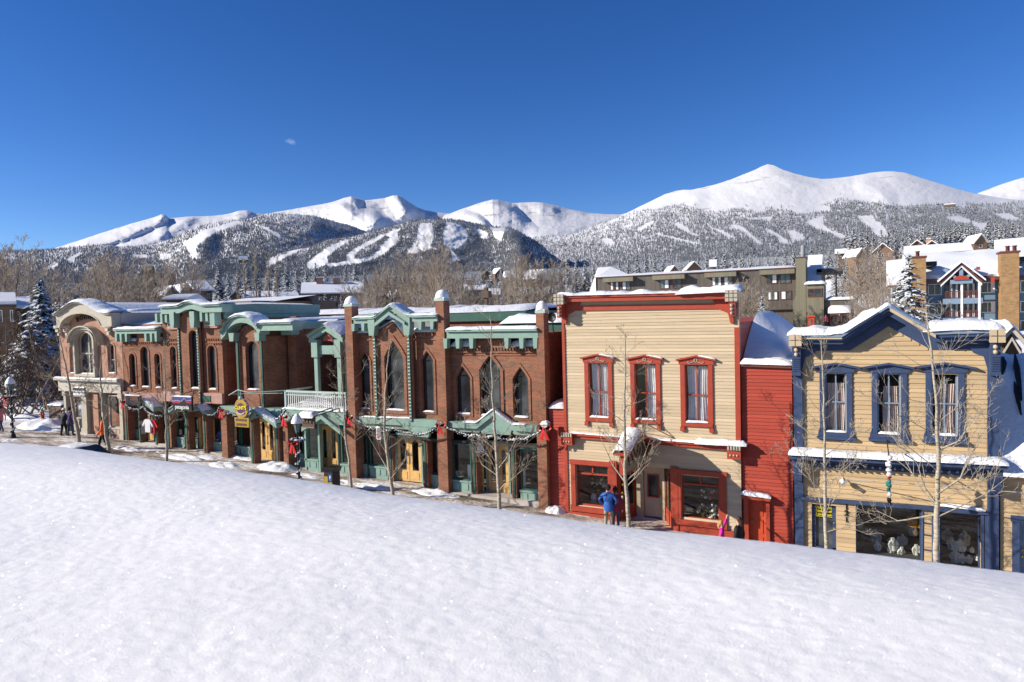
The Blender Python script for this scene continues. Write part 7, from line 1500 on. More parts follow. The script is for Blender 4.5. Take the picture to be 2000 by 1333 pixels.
for q in [(592, 405, 765, 1200), (1630, 348, 1840, 1300)]:
    x0, z0, x1, z1_ = r6(*q); mb = MB(); mb.box(x0, x1, YC-2.3, YC-.002, -3, z1_); o = mb.build('chimney', 'brick_tan', B); mb = MB(); mb.box(x0-.12, x1+.12, YC-2.42, YC+.6, z1_, z1_+.25); mb.build('chimney_cap', 'rust_trim', o); mb = MB()
    for f in ((.3,) if q[0] == 592 else (.3, .68)): mb.lathe((x0+(x1-x0)*f+.3, YC-1.2, z1_+.24), [(.24, 0), (.22, .6), (.30, .64), (.30, .75), (.05, .77)], 8)
    mb.build('flue', 'rust_trim', o)
    mb = MB(); mb.box(x1+.01, x1+1.4, YC-.9, YC+4, z1_-1.1, z1_-.5); mb.build('chimney_saddle', 'dark_metal', o)
# gable
gx, gz0 = XZ(*z6(1195, 448), YC-2)[0], XZ(*z6(1195, 448), YC-2)[1]; gl, gr_ = XZ(*z6(942, 682), YC-2), XZ(*z6(1450, 662), YC-2); zb_ = (gl[1]+gr_[1])/2
mb = MB(); mb.prism([(gl[0]+.6, zb_), (gr_[0]-.6, zb_), (gx, gz0-.6)], YC-1.2, YC-1.0); mb.build('gable_back', 'blue_trim', B)
for pts_, h_, y_, mt_, nm in [([(gl[0], zb_), (gx, gz0), (gr_[0], zb_)], .30, YC-2.3, 'rust_trim', 'gable_edge'), ([(gl[0]+.1, zb_-.3), (gx, gz0-.32), (gr_[0]-.1, zb_-.3)], .28, YC-2.25, 'white_paint', 'gable_board')]:
    mb = MB(); rail(mb, pts_, y_, YC-1.9, h=h_); mb.build(nm, mt_, B)
mb = MB(); mb.box(gx-.22, gx+.22, YC-2.1, YC-1.8, zb_+.3, gz0-.9); mb.box(gl[0]+1.2, gr_[0]-1.1, YC-2.1, YC-1.8, zb_-.25, zb_+.3)
for s in (-1, 1): mb.prism([(gx+s*.3, zb_+.5), (gx+s*.6, zb_+.3), (gx+s*2.1, zb_+1.7), (gx+s*1.8, zb_+1.95)], YC-2.1, YC-1.8)
mb.build('gable_strut', 'blue_light', B)
mb = MB(); mb.prism([(gx+.9*math.cos(t*PI/10), zb_+.25+.6*math.sin(t*PI/10)) for t in range(11)], YC-2.3, YC-2.12); mb.box(gx+1.7, gx+2.1, YC-2.3, YC-2.12, zb_+1.5, zb_+1.9); mb.box(gx+3.3, gx+3.7, YC-2.3, YC-2.12, zb_-.3, zb_+.4); mb.build('gable_ornament', 'red_trim', B)
mb = MB(); mb.add([(gl[0]-.3, YC-2.5, zb_), (gx, YC-2.5, gz0+.05), (gr_[0]+.3, YC-2.5, zb_), (gx, YC+8, gz0+.05), (gl[0]-.3, YC+3, zb_+.3), (gr_[0]+.3, YC+3, zb_+.3), (gl[0]-.3, YC-2.5, zb_+.25), (gx, YC-2.5, gz0+.3), (gr_[0]+.3, YC-2.5, zb_+.25)], [(6, 7, 3, 4), (7, 8, 5, 3), (0, 1, 7, 6), (1, 2, 8, 7)], False); mb.build('gable_snow', 'snow', B)

# small houses: (left px, right px, ridge row, eave row, distance, walls, roof style, label)
def house(pxl, pxr, yr, ye, d, wall, label, front=True, depth=9, chim=0, win=3, name='house', roofmat='snow', yaw=0.0, h_ext=6, storeys=1):
    pc = (pxl+pxr)/2; c = far(pc, ye, d); A = far(pxl, ye, d); Bp = far(pxr, ye, d); wd = (Bp-A).length; hr = far(pc, yr, d).z-c.z; gnd = (min(G(c.x, c.y), c.z-2.2)-1) if d < 1000 else c.z-9
    rt = empty(name, (0, 0, 0), label, 'house'); w2 = wd/2; zb = gnd-c.z
    mb = MB(); mb.box(-w2+.3, w2-.3, .3, depth, zb, 0)
    if front: mb.prism([(-w2+.35, .001), (w2-.35, .001), (0, hr*.93)], .3, depth)
    mb.build('wall', wall, rt)
    rf = MB(); t = .35
    if front:
        for s in (-1, 1): rf.add([(s*w2, -.5, -.3), (0, -.5, hr), (0, depth+.5, hr), (s*w2, depth+.5, -.3), (s*w2, -.5, -.3+t), (0, -.5, hr+t), (0, depth+.5, hr+t), (s*w2, depth+.5, -.3+t)], [(4, 5, 6, 7), (0, 1, 5, 4), (3, 2, 6, 7), (0, 4, 7, 3), (0, 1, 2, 3)], False)
    else:
        rf.add([(-w2, -.6, -.2), (w2, -.6, -.2), (w2, depth/2, hr), (-w2, depth/2, hr), (w2, depth+.6, -.2), (-w2, depth+.6, -.2), (-w2, -.6, .15), (w2, -.6, .15), (w2, depth/2, hr+t), (-w2, depth/2, hr+t)], [(6, 7, 8, 9), (0, 1, 7, 6), (9, 8, 4, 5), (0, 6, 9, 5), (1, 4, 8, 7), (0, 5, 4, 1)], False)
    rf.build('roof', roofmat, rt)
    ev = MB()
    if front: rail(ev, [(-w2, -.32), (0, hr-.02), (w2, -.32)], -.55, -.4, h=.25)
    else: ev.box(-w2, w2, -.66, -.55, -.42, -.18)
    ev.build('eave_board', 'brown_wood', rt)
    for i in range(win):
        for s_ in range(storeys):
            x = -w2+wd*(i+.5)/win; ww = min(1.0, wd/win*.3); z_ = -1.9-s_*2.8; farwin(rt, x-ww/2, z_, x+ww/2, z_+1.2, .29, 'white_paint', 'glass_dark', .07, None, ())
    for k in range(chim):
        cx2 = -w2*.4+k*w2*.55; m2 = MB(); m2.box(cx2-.9, cx2+.7, depth*.4, depth*.4+1.4, 0, hr+1.4); o = m2.build('chimney', 'brick_rose', rt); m2 = MB(); m2.box(cx2-.95, cx2+.75, depth*.4-.05, depth*.4+1.45, hr+1.401, hr+1.6); m2.build('snow', 'snow', o)
    rt.location = c; dr_ = (Bp-A); rt.rotation_euler = (0, 0, math.atan2(dr_.y, dr_.x)+yaw); return rt
random.seed(77)
H = [(588, 712, 551, 573, 175, 'siding_brown', 'dark chalet with a broad snowy roof and two brick chimneys, behind the balcony pavilion', False, 14, 2, 5, 0),
 (735, 765, 573, 586, 150, 'siding_rust', 'rust-coloured house with a snowy gable among the bare trees behind the pointed green gable', True, 9, 0, 1, 0),
 (768, 800, 568, 582, 165, 'siding_rust', 'rust-coloured gabled house just right of its twin among the bare trees', True, 9, 0, 1, .3),
 (905, 950, 557, 566, 170, 'siding_rust', 'low house with a flat snowy roof left of the tall post, behind the domed pier', False, 8, 1, 2, 0),
 (950, 978, 565, 576, 165, 'siding_brown', 'small brown house with a snowy roof just right of the tall post', False, 8, 0, 2, 0),
 (1010, 1042, 563, 577, 165, 'siding_brown', 'snow-roofed house in the row left of the cream building, first of the pair', False, 9, 0, 2, 0),
 (1046, 1075, 560, 575, 162, 'siding_rust', 'snow-roofed house with a tan side in the row left of the cream building', False, 9, 1, 2, 0),
 (1078, 1118, 559, 574, 160, 'siding_brown', 'snow-roofed house touching the top left corner of the cream building', False, 9, 0, 2, 0),
 (940, 962, 528, 536, 420, 'siding_brown', 'tiny snowy house on the wooded rise, leftmost of the cluster over the domed piers', True, 8, 0, 1, 0),
 (966, 990, 524, 534, 430, 'siding_rust', 'tiny snowy house on the wooded rise, second in the cluster over the domed piers', True, 8, 0, 1, .5),
 (988, 1006, 530, 541, 400, 'siding_brown', 'small tan snowy roof on the wooded rise at the right end of the cluster', False, 8, 0, 1, .3),
 (1018, 1052, 527, 545, 300, 'siding_rust', 'long tan roof rising above the trees left of the cream building', False, 12, 0, 1, -.5),
 (1306, 1328, 520, 531, 260, 'siding_rust', 'small house with a snowy gable above the hotel roof, left one of two', True, 8, 0, 1, .3),
 (1340, 1372, 512, 526, 260, 'siding_brown', 'house with a steep snowy roof above the hotel roof, right one of two', True, 8, 0, 2, .2),
 (1385, 1400, 508, 521, 280, 'siding_brown', 'narrow brown building with a snow cap sticking out of the woods above the hotel', False, 6, 0, 1, 0),
 (1630, 1658, 486, 495, 330, 'siding_brown', 'flat-topped snowy house high on the slope right of the hotel chimney', False, 10, 0, 2, 0),
 (1670, 1695, 486, 500, 300, 'siding_rust', 'tan house with a slanting snow roof on the slope right of the hotel', True, 10, 0, 1, .5),
 (1703, 1745, 476, 492, 300, 'siding_rust', 'wide tan lodge with snowy gables on the slope, left of the condo roof', True, 12, 0, 3, 0),
 (1776, 1806, 470, 480, 330, 'siding_brown', 'dark house with twin snowy gables peeking over the condo roof', True, 10, 0, 1, 0),
 (1805, 1835, 471, 480, 325, 'siding_brown', 'house with a tan chimney peeking over the condo roof', True, 10, 1, 1, 0),
 (1900, 1932, 458, 474, 300, 'siding_brown', 'dark timber house with a blue-shaded snowy roof high at the right, over the condos', True, 10, 0, 1, .4),
 (1844, 1866, 397.4, 399.5, 3600, 'siding_brown', 'tiny dark ski lodge on the treeline below the rounded right summit', False, 20, 0, 0, 0),
 (466, 484, 500, 508, 2500, 'siding_brown', 'tiny dark lift building at the foot of the ski runs', False, 20, 0, 0, 0),
 (320, 352, 561, 575, 150, 'siding_rust', 'tan gabled house, lowest step of the terrace behind the arched building', True, 10, 0, 1, .3),
 (350, 380, 556, 570, 160, 'siding_rust', 'tan gabled house, second step of the terrace behind the brick shops', True, 10, 0, 1, .3),
 (378, 418, 549, 567, 170, 'siding_brown', 'brown house with a stepped snowy roof, highest of the terrace', False, 10, 0, 2, .3),
 (318, 372, 577, 583, 120, 'siding_rust', 'long low snowy roof running in front of the terrace houses', False, 8, 0, 0, -.35),
 (448, 474, 569, 578, 150, 'siding_brown', 'small house with a blue-shaded gable roof right of the terrace', True, 8, 0, 1, 0),
 (476, 505, 570, 580, 150, 'siding_rust', 'low snowy house left of the slender lone trunks', False, 8, 0, 1, 0),
 (510, 535, 570, 580, 150, 'siding_rust', 'low snowy house between the slender lone trunks', False, 8, 0, 1, 0),
 (540, 590, 572, 588, 140, 'siding_rust', 'house with a long slanting roof left of the chalet', False, 8, 0, 1, .2),
 (200, 240, 568, 580, 170, 'siding_rust', 'low snow-roofed house half hidden by the thicket behind the arched building', False, 8, 0, 1, 0),
 (-10, 32, 574, 592, 85, 'siding_brown', 'dark house with a blue-shaded snow roof behind the trees at the left edge', False, 10, 0, 2, 0),
 (32, 60, 582, 600, 90, 'siding_brown', 'dark house with a snowy roof just left of the tall spruce', False, 10, 0, 2, 0)]
for (a, b, yr, ye, d, wl_, lb, fr_, dp, ch, wn, yw) in H: house(a, b, yr, ye, d, wl_, lb, fr_, dp, ch, wn, yaw=yw)
# blue ribbed metal roof right behind the tall brick building
q0, q1 = P(345, 585, 48), P(492, 585, 48); B = empty('warehouse_building', ((q0.x+q1.x)/2, 48, 1), 'long blue ribbed metal roof dusted with snow behind the tallest brick building', 'building'); mb = MB(); mb.box(q0.x, q1.x, 48, 60, 0, q0.z-.5); mb.build('wall', 'siding_brown', B)
zt_ = P(492, 583, 56).z; q0.z = q1.z = P(492, 588, 48).z; mb = MB(); mb.add([(q0.x, 47.6, q0.z-.45), (q1.x, 47.6, q0.z-.45), (q1.x+1, 56, zt_), (q0.x+1, 56, zt_), (q1.x+1, 60, 0), (q0.x+1, 60, 0)], [(0, 1, 2, 3), (3, 2, 4, 5)], False); mb.build('roof', 'grey_blue', B); mb = MB(); n = 34
for i in range(n): xx = q0.x+.3+(q1.x-q0.x-.4)*i/n; mb.add([(xx, 47.6, q0.z-.40), (xx+.35, 47.6, q0.z-.40), (xx+1.35, 56, zt_+.04), (xx+1, 56, zt_+.04)], [(0, 1, 2, 3)], False)
mb.build('roof_snow', 'snow', B)
# dark tower block
q0, q1 = far(277, 560, 210), far(348, 560, 210); B = empty('tower_building', (q0.x, q0.y, 2), 'dark brown multi-storey block half hidden by the thicket at the left', 'building'); mb = MB(); t0 = far(290, 527, 210).z; t1 = far(320, 534, 210).z; v = (q1-q0); u = v.normalized(); nrm = Vector((-u.y, u.x, 0))
def obox(mb, o, u, nrm, a, b, c, d, z0, z1):
    vs = [o+u*x+nrm*y+Vector((0, 0, z-o.z)) for z in (z0, z1) for y in (c, d) for x in (a, b)]; mb.add(vs, [(0, 2, 3, 1), (4, 5, 7, 6), (0, 1, 5, 4), (2, 6, 7, 3), (0, 4, 6, 2), (1, 3, 7, 5)], False)
L_ = v.length; obox(mb, q0, u, nrm, 0, L_*.28, 0, 10, 0, t0); obox(mb, q0, u, nrm, L_*.30, L_*.95, 1, 11, 0, t1); obox(mb, q0, u, nrm, L_*.285, L_*.36, -.5, 0.9, 0, t0+1); mb.build('wall', 'brown_wood', B)
for r_i in range(4):
    for c_i in range(6):
        m2 = MB(); x = L_*(.36+.095*c_i); obox(m2, q0, u, nrm, x, x+L_*.055, .93, .99, t1-2.6-r_i*3, t1-1.2-r_i*3); m2.build('window', 'glass_dark', B)
# brown shopfront at the far left, across the side street
q0, q1 = P(-160, 700, 62), P(42, 700, 62); zt_ = P(20, 632, 62).z; B = empty('shop_building', ((q0.x+q1.x)/2, 62, 1), 'brown wooden shop building with a snowy roof across the side street at the left edge', 'building'); mb = MB(); mb.box(q0.x, q1.x, 62, 76, -1, zt_); mb.build('wall', 'siding_brown', B); snowline('roof_snow', [(q0.x-.5, zt_), (q1.x+.5, zt_)], 60.5, 76, 1.2, B, step=.6, seed=95)
for i in range(4):
    for zz in (zt_-2.8, 2.3): x_ = q1.x-1.6-i*2.6; farwin(B, x_-.7, zz, x_+.5, zz+1.7, 62, 'brown_wood', 'glass_dark', .1)
q = P(3, 712, 58); S = empty('shop_sign', q, 'small white shop sign with a yellow and red top at the left edge', 'sign'); mb = MB(); mb.box(q.x-.4, q.x+.5, 58, 58.15, q.z-3.8, q.z); mb.build('board', 'white_paint', S); mb = MB(); mb.box(q.x-.4, q.x+.5, 57.96, 57.999, q.z-1.2, q.z-.5); mb.build('band', 'yellow_paint', S)
# little gable frame at the right edge
Yg = 45; a, b, c_ = P(1945, 672, Yg), P(1976, 638, Yg), P(2010, 690, Yg); B = empty('porch_gable', (b.x, Yg, 2), 'small pale timber gable with snow on it at the right edge, above the shaded roof', 'building')
c2 = Vector((2*b.x-a.x, Yg, a.z)); mb = MB(); rail(mb, [(a.x, a.z), (b.x, b.z), (c2.x, c2.z)], Yg-.2, Yg, h=.28); rail(mb, [(a.x+.3, a.z-.45), (b.x, b.z-.55), (c2.x-.3, c2.z-.45)], Yg-.1, Yg, h=.2); mb.build('gable_board', 'stone_white', B); mb = MB(); mb.prism([(a.x+.2, a.z-3), (c2.x-.2, c2.z-3), (c2.x-.2, c2.z-.3), (b.x, b.z-.4), (a.x+.2, a.z-.3)], Yg+.3, Yg+8); mb.build('wall', 'siding_brown', B); snowline('snow', [(a.x-.1, a.z), (b.x, b.z), (c2.x+.1, c2.z)], Yg-.3, Yg+8, .35, B, step=.15, seed=96)
q = P(951, 620, 70); zt_ = P(951, 562, 70).z; S = empty('timber_post', (q.x, 70, 1), 'tall brown post with a snow-capped birdhouse top between the low houses', 'post'); mb = MB(); mb.box(q.x-.18, q.x+.18, 69.8, 70.2, 0, zt_); mb.box(q.x-.5, q.x+.5, 69.6, 70.4, zt_-1.2, zt_-.4); mb.build('post', 'brown_wood', S)
# ------------------------------------------------------------------ signs, garlands, lamps
def hang_sign(pxl, pyt, pxr, pyb, Y, label, mat, name='hanging_sign', cat='sign', th=.1, arm=True):
    x0, z0, x1, z1_ = rect(pxl, pyt, pxr, pyb, Y); S = empty(name, ((x0+x1)/2, Y, z0), label, cat); mb = MB(); mb.box(x0, x1, Y-th/2, Y+th/2, z0, z1_); mb.build('board', mat, S)
    if arm: mb = MB(); mb.tube([(x0-.1, Y, z1_+.14), (x1+.1, Y, z1_+.14)], .022, 6); mb.tube([((x0+x1)/2, Y, z1_+.14), ((x0+x1)/2+.1, D0, z1_+.3)], .02, 6); mb.tube([(x0+.1, Y, z1_), (x0+.1, Y, z1_+.14)], .012, 4); mb.tube([(x1-.1, Y, z1_), (x1-.1, Y, z1_+.14)], .012, 4); mb.build('arm', 'dark_metal', S); snowline('snow', [(x0, z1_), (x1, z1_)], Y-th/2, Y+th/2, .06, S, step=.05, seed=x0, ny=4)
    return S, x0, z0, x1, z1_
Ys = 25.0
S, x0, z0, x1, z1_ = hang_sign(338, 774, 376.5, 803, Ys, 'black hanging sign with blue, violet and red mountain bands over white lettering', 'sign_black')
h_ = z1_-z0; w_ = x1-x0; yy = Ys-.052
def band(mat, pts, y): mb = MB(); mb.prism([(x0+w_*u, z0+h_*v) for u, v in pts], y, y+.004); mb.build('band', mat, S)
band('sign_blue', [(0, .5), (1, .5), (1, 1), (0, 1)], yy-.002); band('lilac', [(0, .62), (.25, .68), (.45, .60), (.62, .86), (.75, .70), (1, .74), (1, .80), (.75, .76), (.62, .92), (.45, .67), (.25, .74), (0, .68)], yy-.008)
band('red_cloth', [(0, .53), (.2, .56), (.38, .52), (.45, .50), (.62, .66), (.80, .56), (1, .62), (1, .68), (.80, .63), (.62, .74), (.45, .57), (.2, .62), (0, .59)], yy-.013); band('sign_black', [(0, .40), (1, .40), (1, .50), (.82, .47), (.62, .78), (.52, .62), (.46, .66), (.36, .50), (.2, .54), (0, .48)], yy-.018)
text('lettering', 'patagonia', h_*.40, ((x0+x1)/2, yy-.012, z0+h_*.24), (PI/2, 0, 0), 'white_paint', S, .006, sx=.98, bold=.004)
S, x0, z0, x1, z1_ = hang_sign(246, 772, 276, 793, 25.2, 'plain black hanging sign with dim red lettering beside the cream pilaster', 'sign_black'); mb = MB()
for i in range(7): xx = x0+.5+(x1-x0-.65)*i/7; mb.box(xx, xx+.08, 25.13, 25.149, z0+.3, z0+.62)
mb.build('lettering', 'rust_trim', S)
S, x0, z0, x1, z1_ = hang_sign(144, 757, 167, 776, 25.2, 'grey-blue hanging sign with pale stripes on the arched corner building', 'grey_blue'); mb = MB(); mb.box(x0, x1, 25.14, 25.149, z0+.1, z0+.22); mb.box(x0, x1, 25.14, 25.149, z0+.32, z0+.38); mb.build('stripe', 'white_paint', S); mb = MB(); mb.box(x0, x1, 25.135, 25.149, z0+.42, z0+.55); mb.build('band', 'sign_black', S)
S, x0, z0, x1, z1_ = hang_sign(735.5, 835, 744.5, 859, 25.1, 'small upright red and grey hanging sign beside the forked aspen, left bay', 'white_paint', th=.08); mb = MB(); mb.prism([(x0+.05, z0+.05), (x0+(x1-x0)*.8, z0+.05), (x0+(x1-x0)*.45, z0+.5), (x0+(x1-x0)*.5, z1_-.1), (x0+.05, z1_-.05)], 25.05, 25.058); mb.build('emblem', 'red_cloth', S); mb = MB(); mb.prism([(x0+(x1-x0)*.7+.10*math.cos(t*PI/8), z0+.38+.26*math.sin(t*PI/8)) for t in range(16)], 25.045, 25.0495); mb.build('face', 'grey_metal', S)
# round sign
q = P(471.5, 798.5, 24.9); S = empty('round_sign', q, 'round purple and yellow hanging sign over two yellow slats, beside the arched bay', 'sign'); rr_ = abs(P(485.5, 798, 24.9).x-q.x)
def disc(mat, r1, y, nm, ysc=1.0): mb = MB(); mb.prism([(q.x+r1*math.cos(t*PI/14), q.z+r1*ysc*math.sin(t*PI/14)) for t in range(28)], y, y+.06); return mb.build(nm, mat, S)
disc('lilac', rr_, 24.9, 'rim'); disc('gold_paint', rr_*.93, 24.87, 'board'); disc('sign_purple', rr_*.55, 24.862, 'face')
mb = MB(); mb.box(q.x-rr_*.82, q.x+rr_*.82, 24.84, 24.8615, q.z-rr_*.12, q.z+rr_*.30); mb.build('name_band', 'sign_purple', S); text('lettering', "CLINT'S", rr_*.50, (q.x, 24.835, q.z+rr_*.08), (PI/2, 0, 0), 'yellow_paint', S, .006, sx=.92, bold=.008)
mb = MB(); mb.tube([(q.x-rr_*.6, 24.85, q.z-rr_*.33), (q.x-rr_*.3, 24.85, q.z-rr_*.5), (q.x, 24.85, q.z-rr_*.56), (q.x+rr_*.3, 24.85, q.z-rr_*.5), (q.x+rr_*.5, 24.85, q.z-rr_*.36)], .03, 5); mb.build('smile', 'white_cloth', S)
for k, yy in enumerate((819, 828)): a = P(459+k, yy+1, 24.9); b = P(486.5, yy-2, 24.9); mb = MB(); mb.box(a.x, b.x, 24.87, 24.93, a.z-.12, a.z+.12); mb.build('slat', 'gold_paint', S); mb = MB(); n = 9; [mb.box(a.x+.1+(b.x-a.x-.2)*i/n, a.x+.1+(b.x-a.x-.2)*i/n+.06, 24.863, 24.869, a.z-.06, a.z+.07) for i in range(n)]; mb.build('lettering', 'sign_purple', S)
mb = MB(); mb.tube([(q.x-.9, 24.9, q.z+rr_+.14), (q.x-.2, 24.9, q.z+rr_+.45), (q.x+.5, 24.95, q.z+rr_+.32), (q.x+2.0, 26, q.z+rr_+.35)], .025, 6); mb.tube([(q.x-.7, 24.9, q.z+rr_+.22), (q.x+1.9, 25.9, q.z+rr_+.22)], .022, 6); mb.tube([(q.x, 24.9, q.z+rr_), (q.x, 24.9, q.z+rr_+.4)], .02, 5); mb.ball((q.x+.15, 24.75, q.z+rr_+.05), .11, 8); mb.build('arm', 'green_pale', S)
# brown carved sign under snow, left of the wooden doors
S, x0, z0, x1, z1_ = hang_sign(591, 814, 615.5, 837, 24.3, 'brown carved wooden sign piled with snow behind the lamp with the red bow', 'brown_wood', arm=False)
mb = MB(); rail(mb, [(x0-.02, z0+.06), (x1+.02, z0+.06)], 24.2, 24.24, h=.05); rail(mb, [(x0-.02, z1_+.02), (x1+.02, z1_+.02)], 24.2, 24.24, h=.05)
for i in range(6): xx = x0+.12+(x1-x0-.24)*i/5; mb.tube([(xx-.05, 24.22, z0+.22), (xx+.03*(-1)**i, 24.22, z0+.42), (xx+.04, 24.22, z1_-.12)], .022, 4)
mb.build('carving', 'trunk_brown', S); snowline('snow', [(x0-.1, z1_+.0), (x1+.1, z1_+.0)], 24.05, 24.6, .26, S, step=.06, seed=3); mb = MB(); mb.tube([(x1-.1, 24.3, z1_), (x1, 26, z1_+.2)], .03, 6); mb.tube([(x0+.2, 24.3, z1_), (x0+.3, 26, z1_+.2)], .03, 6); mb.build('arm', 'dark_metal', S)

def bow(mb, c, s, yf=0):
    x, y, z = c
    for sg in (-1, 1):
        mb.add([(x, y-.03, z), (x+sg*s*.55, y-.10*s, z+s*.38), (x+sg*s*.75, y, z+s*.05), (x+sg*s*.5, y-.1*s, z-s*.12), (x+sg*s*.5, y+.12*s, z+s*.12)], [(0, 1, 4), (4, 1, 2), (0, 4, 3), (4, 2, 3), (0, 3, 4), (0, 4, 1)], True)
        mb.add([(x, y-.04, z), (x+sg*s*.12, y-.06, z+.02*s), (x+sg*s*.55, y-.03, z-s*1.1), (x+sg*s*.30, y-.07, z-s*.95), (x+sg*s*.12, y-.05, z-s*1.15)], [(0, 1, 2, 3), (0, 3, 4)], True)
    mb.ball((x, y-.05, z), .10*s+.02, 6)
def garland_mesh(pts, r=.09, per=70, snow=True, seed=0):
    random.seed(seed); pts = [Vector(p) for p in pts]; g = MB(); sn = MB(); L = sum((b-a).length for a, b in zip(pts, pts[1:])); n = int(L*per)
    cum = [0]
    for a, b in zip(pts, pts[1:]): cum.append(cum[-1]+(b-a).length)
    g.tube(pts, r*.35, 5, False)
    for i in range(n):
        s = L*i/n; k = 0
        while k < len(cum)-2 and cum[k+1] < s: k += 1
        p = pts[k].lerp(pts[k+1], (s-cum[k])/max(1e-6, cum[k+1]-cum[k])); d = Vector((rv(-1, 1), rv(-1, 1), rv(-1, 1))).normalized(); e = d.orthogonal()*.022; q = p+d*r*rv(.7, 1.5)
        g.add([p-e, p+e, q], [(0, 1, 2)], False)
        if snow and i % 5 == 0 and random.random() < .75: sn.ball(p+Vector((rv(-.03, .03), rv(-.05, .02), r*.55)), rv(.025, .055), 5, (1.3, 1, .7))
    return g, sn
def catenary(a, b, sag, n=12): a, b = Vector(a), Vector(b); return [a.lerp(b, i/n)-Vector((0, 0, 4*sag*(i/n)*(1-i/n))) for i in range(n+1)]
def garland(pxs, Y, label, seed, r=.10):
    pts = []
    wp = [P(x, y, Y) for x, y in pxs]
    for a, b in zip(wp, wp[1:]): pts += catenary(a, b, (b-a).length*.10, 6)[:-1]
    pts.append(wp[-1]); g, sn = garland_mesh(pts, r, 60, True, seed); S = empty('garland', wp[0], label, 'garland', 'evergreen garlands along the shop fronts'); g.build('needles', 'needles_dark', S); sn.build('snow', 'snow', S)
def bow_at(px, py, Y, s, label): q = P(px, py, Y); S = empty('ribbon_bow', q, label, 'bow', 'red bows on the shop fronts'); mb = MB(); bow(mb, q, s); mb.build('ribbon', 'red_cloth', S)
Yg_ = D0-.55
garland([(396, 806), (414, 812), (430, 797)], Yg_, 'snowy evergreen garland left of the round purple sign, ending at the tall brick pier', 1)
garland([(433, 798), (452, 808), (472, 812), (492, 800), (520, 815), (545, 818), (558, 800)], Yg_, 'snowy evergreen garland hung under the round purple sign and over the double doors', 2)
garland([(558, 800), (572, 815), (590, 826), (612, 812)], Yg_, 'short snowy garland running from the balcony pier to the street lamp', 3)
garland([(688, 815), (705, 826), (738, 838), (770, 838), (800, 846), (828, 848), (858, 830)], Yg_, 'evergreen garland across the left bay of the gabled brick building', 4)
garland([(862, 828), (890, 842), (930, 850), (965, 852), (1010, 858), (1040, 852), (1062, 836)], Yg_, 'evergreen garland across the flat right bay of the gabled brick building', 5)
garland([(246, 792), (262, 800), (280, 796), (300, 812), (318, 812)], D0-1.15, 'evergreen garland around the porch of the low wing beside the black sign', 6, .13)
for (x, y, s, lb) in [(432, 803, .38, 'red bow on the tall brick pier left of the round purple sign'), (555, 816, .42, 'red bow on the snow-topped pier left of the balcony'), (683, 818, .36, 'pinkish red bow on the left domed pier'), (860, 832, .36, 'red bow on the middle domed pier'), (1063, 838, .44, 'red bow on the right domed pier beside the cream building'), (240, 786, .38, 'red bow on the cream pilaster beside the black sign')]: bow_at(x, y, Yg_-.1, s, lb)
mb = MB(); S = empty('bracket_lamp', P(1066, 832, D0-.3), 'snow-capped lantern box on the right domed pier above the red bow', 'lamp'); q = P(1066, 830, D0-.3); mb.box(q.x-.13, q.x+.13, q.y-.15, q.y+.15, q.z-.25, q.z+.05); mb.build('lantern', 'stone_cream', S); snowline('snow', [(q.x-.16, q.z+.05), (q.x+.16, q.z+.05)], q.y-.18, q.y+.18, .12, S, step=.04, seed=7)

def street_lamp(px, pybase, pytop, Y, label, bowside=True):
    b = P(px, pybase, Y); gz_ = G(b.x, Y); t = P(px+.5, pytop, Y).z; S = empty('street_lamp', (b.x, Y, gz_), label, 'street lamp', None); h = t-gz_
    mb = MB(); mb.lathe((b.x, Y, gz_), [(.16, 0), (.15, .25), (.09, .4), (.055, .55), (.05, h-.95), (.10, h-.9), (.03, h-.86)], 10); mb.build('post', 'dark_metal', S)
    mb = MB(); mb.lathe((b.x, Y, gz_+h-.86), [(.10, 0), (.19, .40)], 6, False); mb.build('glass', 'glass_teal', S); mb = MB(); mb.lathe((b.x, Y, gz_+h-.46), [(.24, 0), (.22, .05), (.1, .2), (.03, .3)], 6, False)
    for k in range(6): a = PI*k/3; mb.tube([(b.x+.10*math.cos(a), Y+.10*math.sin(a), gz_+h-.86), (b.x+.2*math.cos(a), Y+.2*math.sin(a), gz_+h-.46)], .012, 4)
    mb.build('lantern', 'dark_metal', S); mb = MB(); mb.lathe((b.x, Y, gz_+h-.44), [(.27, 0), (.26, .08), (.2, .22), (.1, .38), (.01, .44)], 12); mb.build('snow', 'snow', S)
    pts = [(b.x+.10*math.cos(k*.7), Y+.10*math.sin(k*.7), gz_+.15+(h-1.75)*k/40) for k in range(41)]; g, sn = garland_mesh(pts, .10, 45, True, int(px)); g.build('garland', 'needles_dark', S); sn.build('garland_snow', 'snow', S)
    pts = [(b.x+.27*math.cos(k*.5), Y+.27*math.sin(k*.5), gz_+h-1.22) for k in range(14)]; g, sn = garland_mesh(pts, .13, 90, True, int(px)+1); g.build('wreath', 'needles_dark', S); sn.build('wreath_snow', 'snow', S)
    mb = MB(); bow(mb, (b.x+.03, Y-.34, gz_+h-1.32), .42); mb.build('bow', 'red_cloth', S)
    return S
street_lamp(26, 858, 736, 22.8, 'street lamp with a red bow and a garland-wrapped post at the far left')
street_lamp(584.5, 937, 808, 22.9, 'street lamp with a red bow in front of the green-framed shop window')
S = street_lamp(1736, 1110, 890, 23.6, 'x'); 
for c in list(S.children): bpy.data.objects.remove(c)
bpy.data.objects.remove(S)
q = P(1736, 890, 24.2); z2_ = P(1737, 985, 24.2).z; S = empty('furled_flag', (q.x, 24.2, z2_), 'furled white, red and green banner hanging on a pole before the tan panel', 'flag'); mb = MB(); mb.tube([(q.x, 24.2, q.z+.05), (q.x+.02, 24.2, z2_)], .03, 6); mb.tube([(q.x, 24.2, q.z), (q.x, 26, q.z+.2)], .02, 5); mb.build('pole', 'dark_metal', S); H_ = q.z-z2_
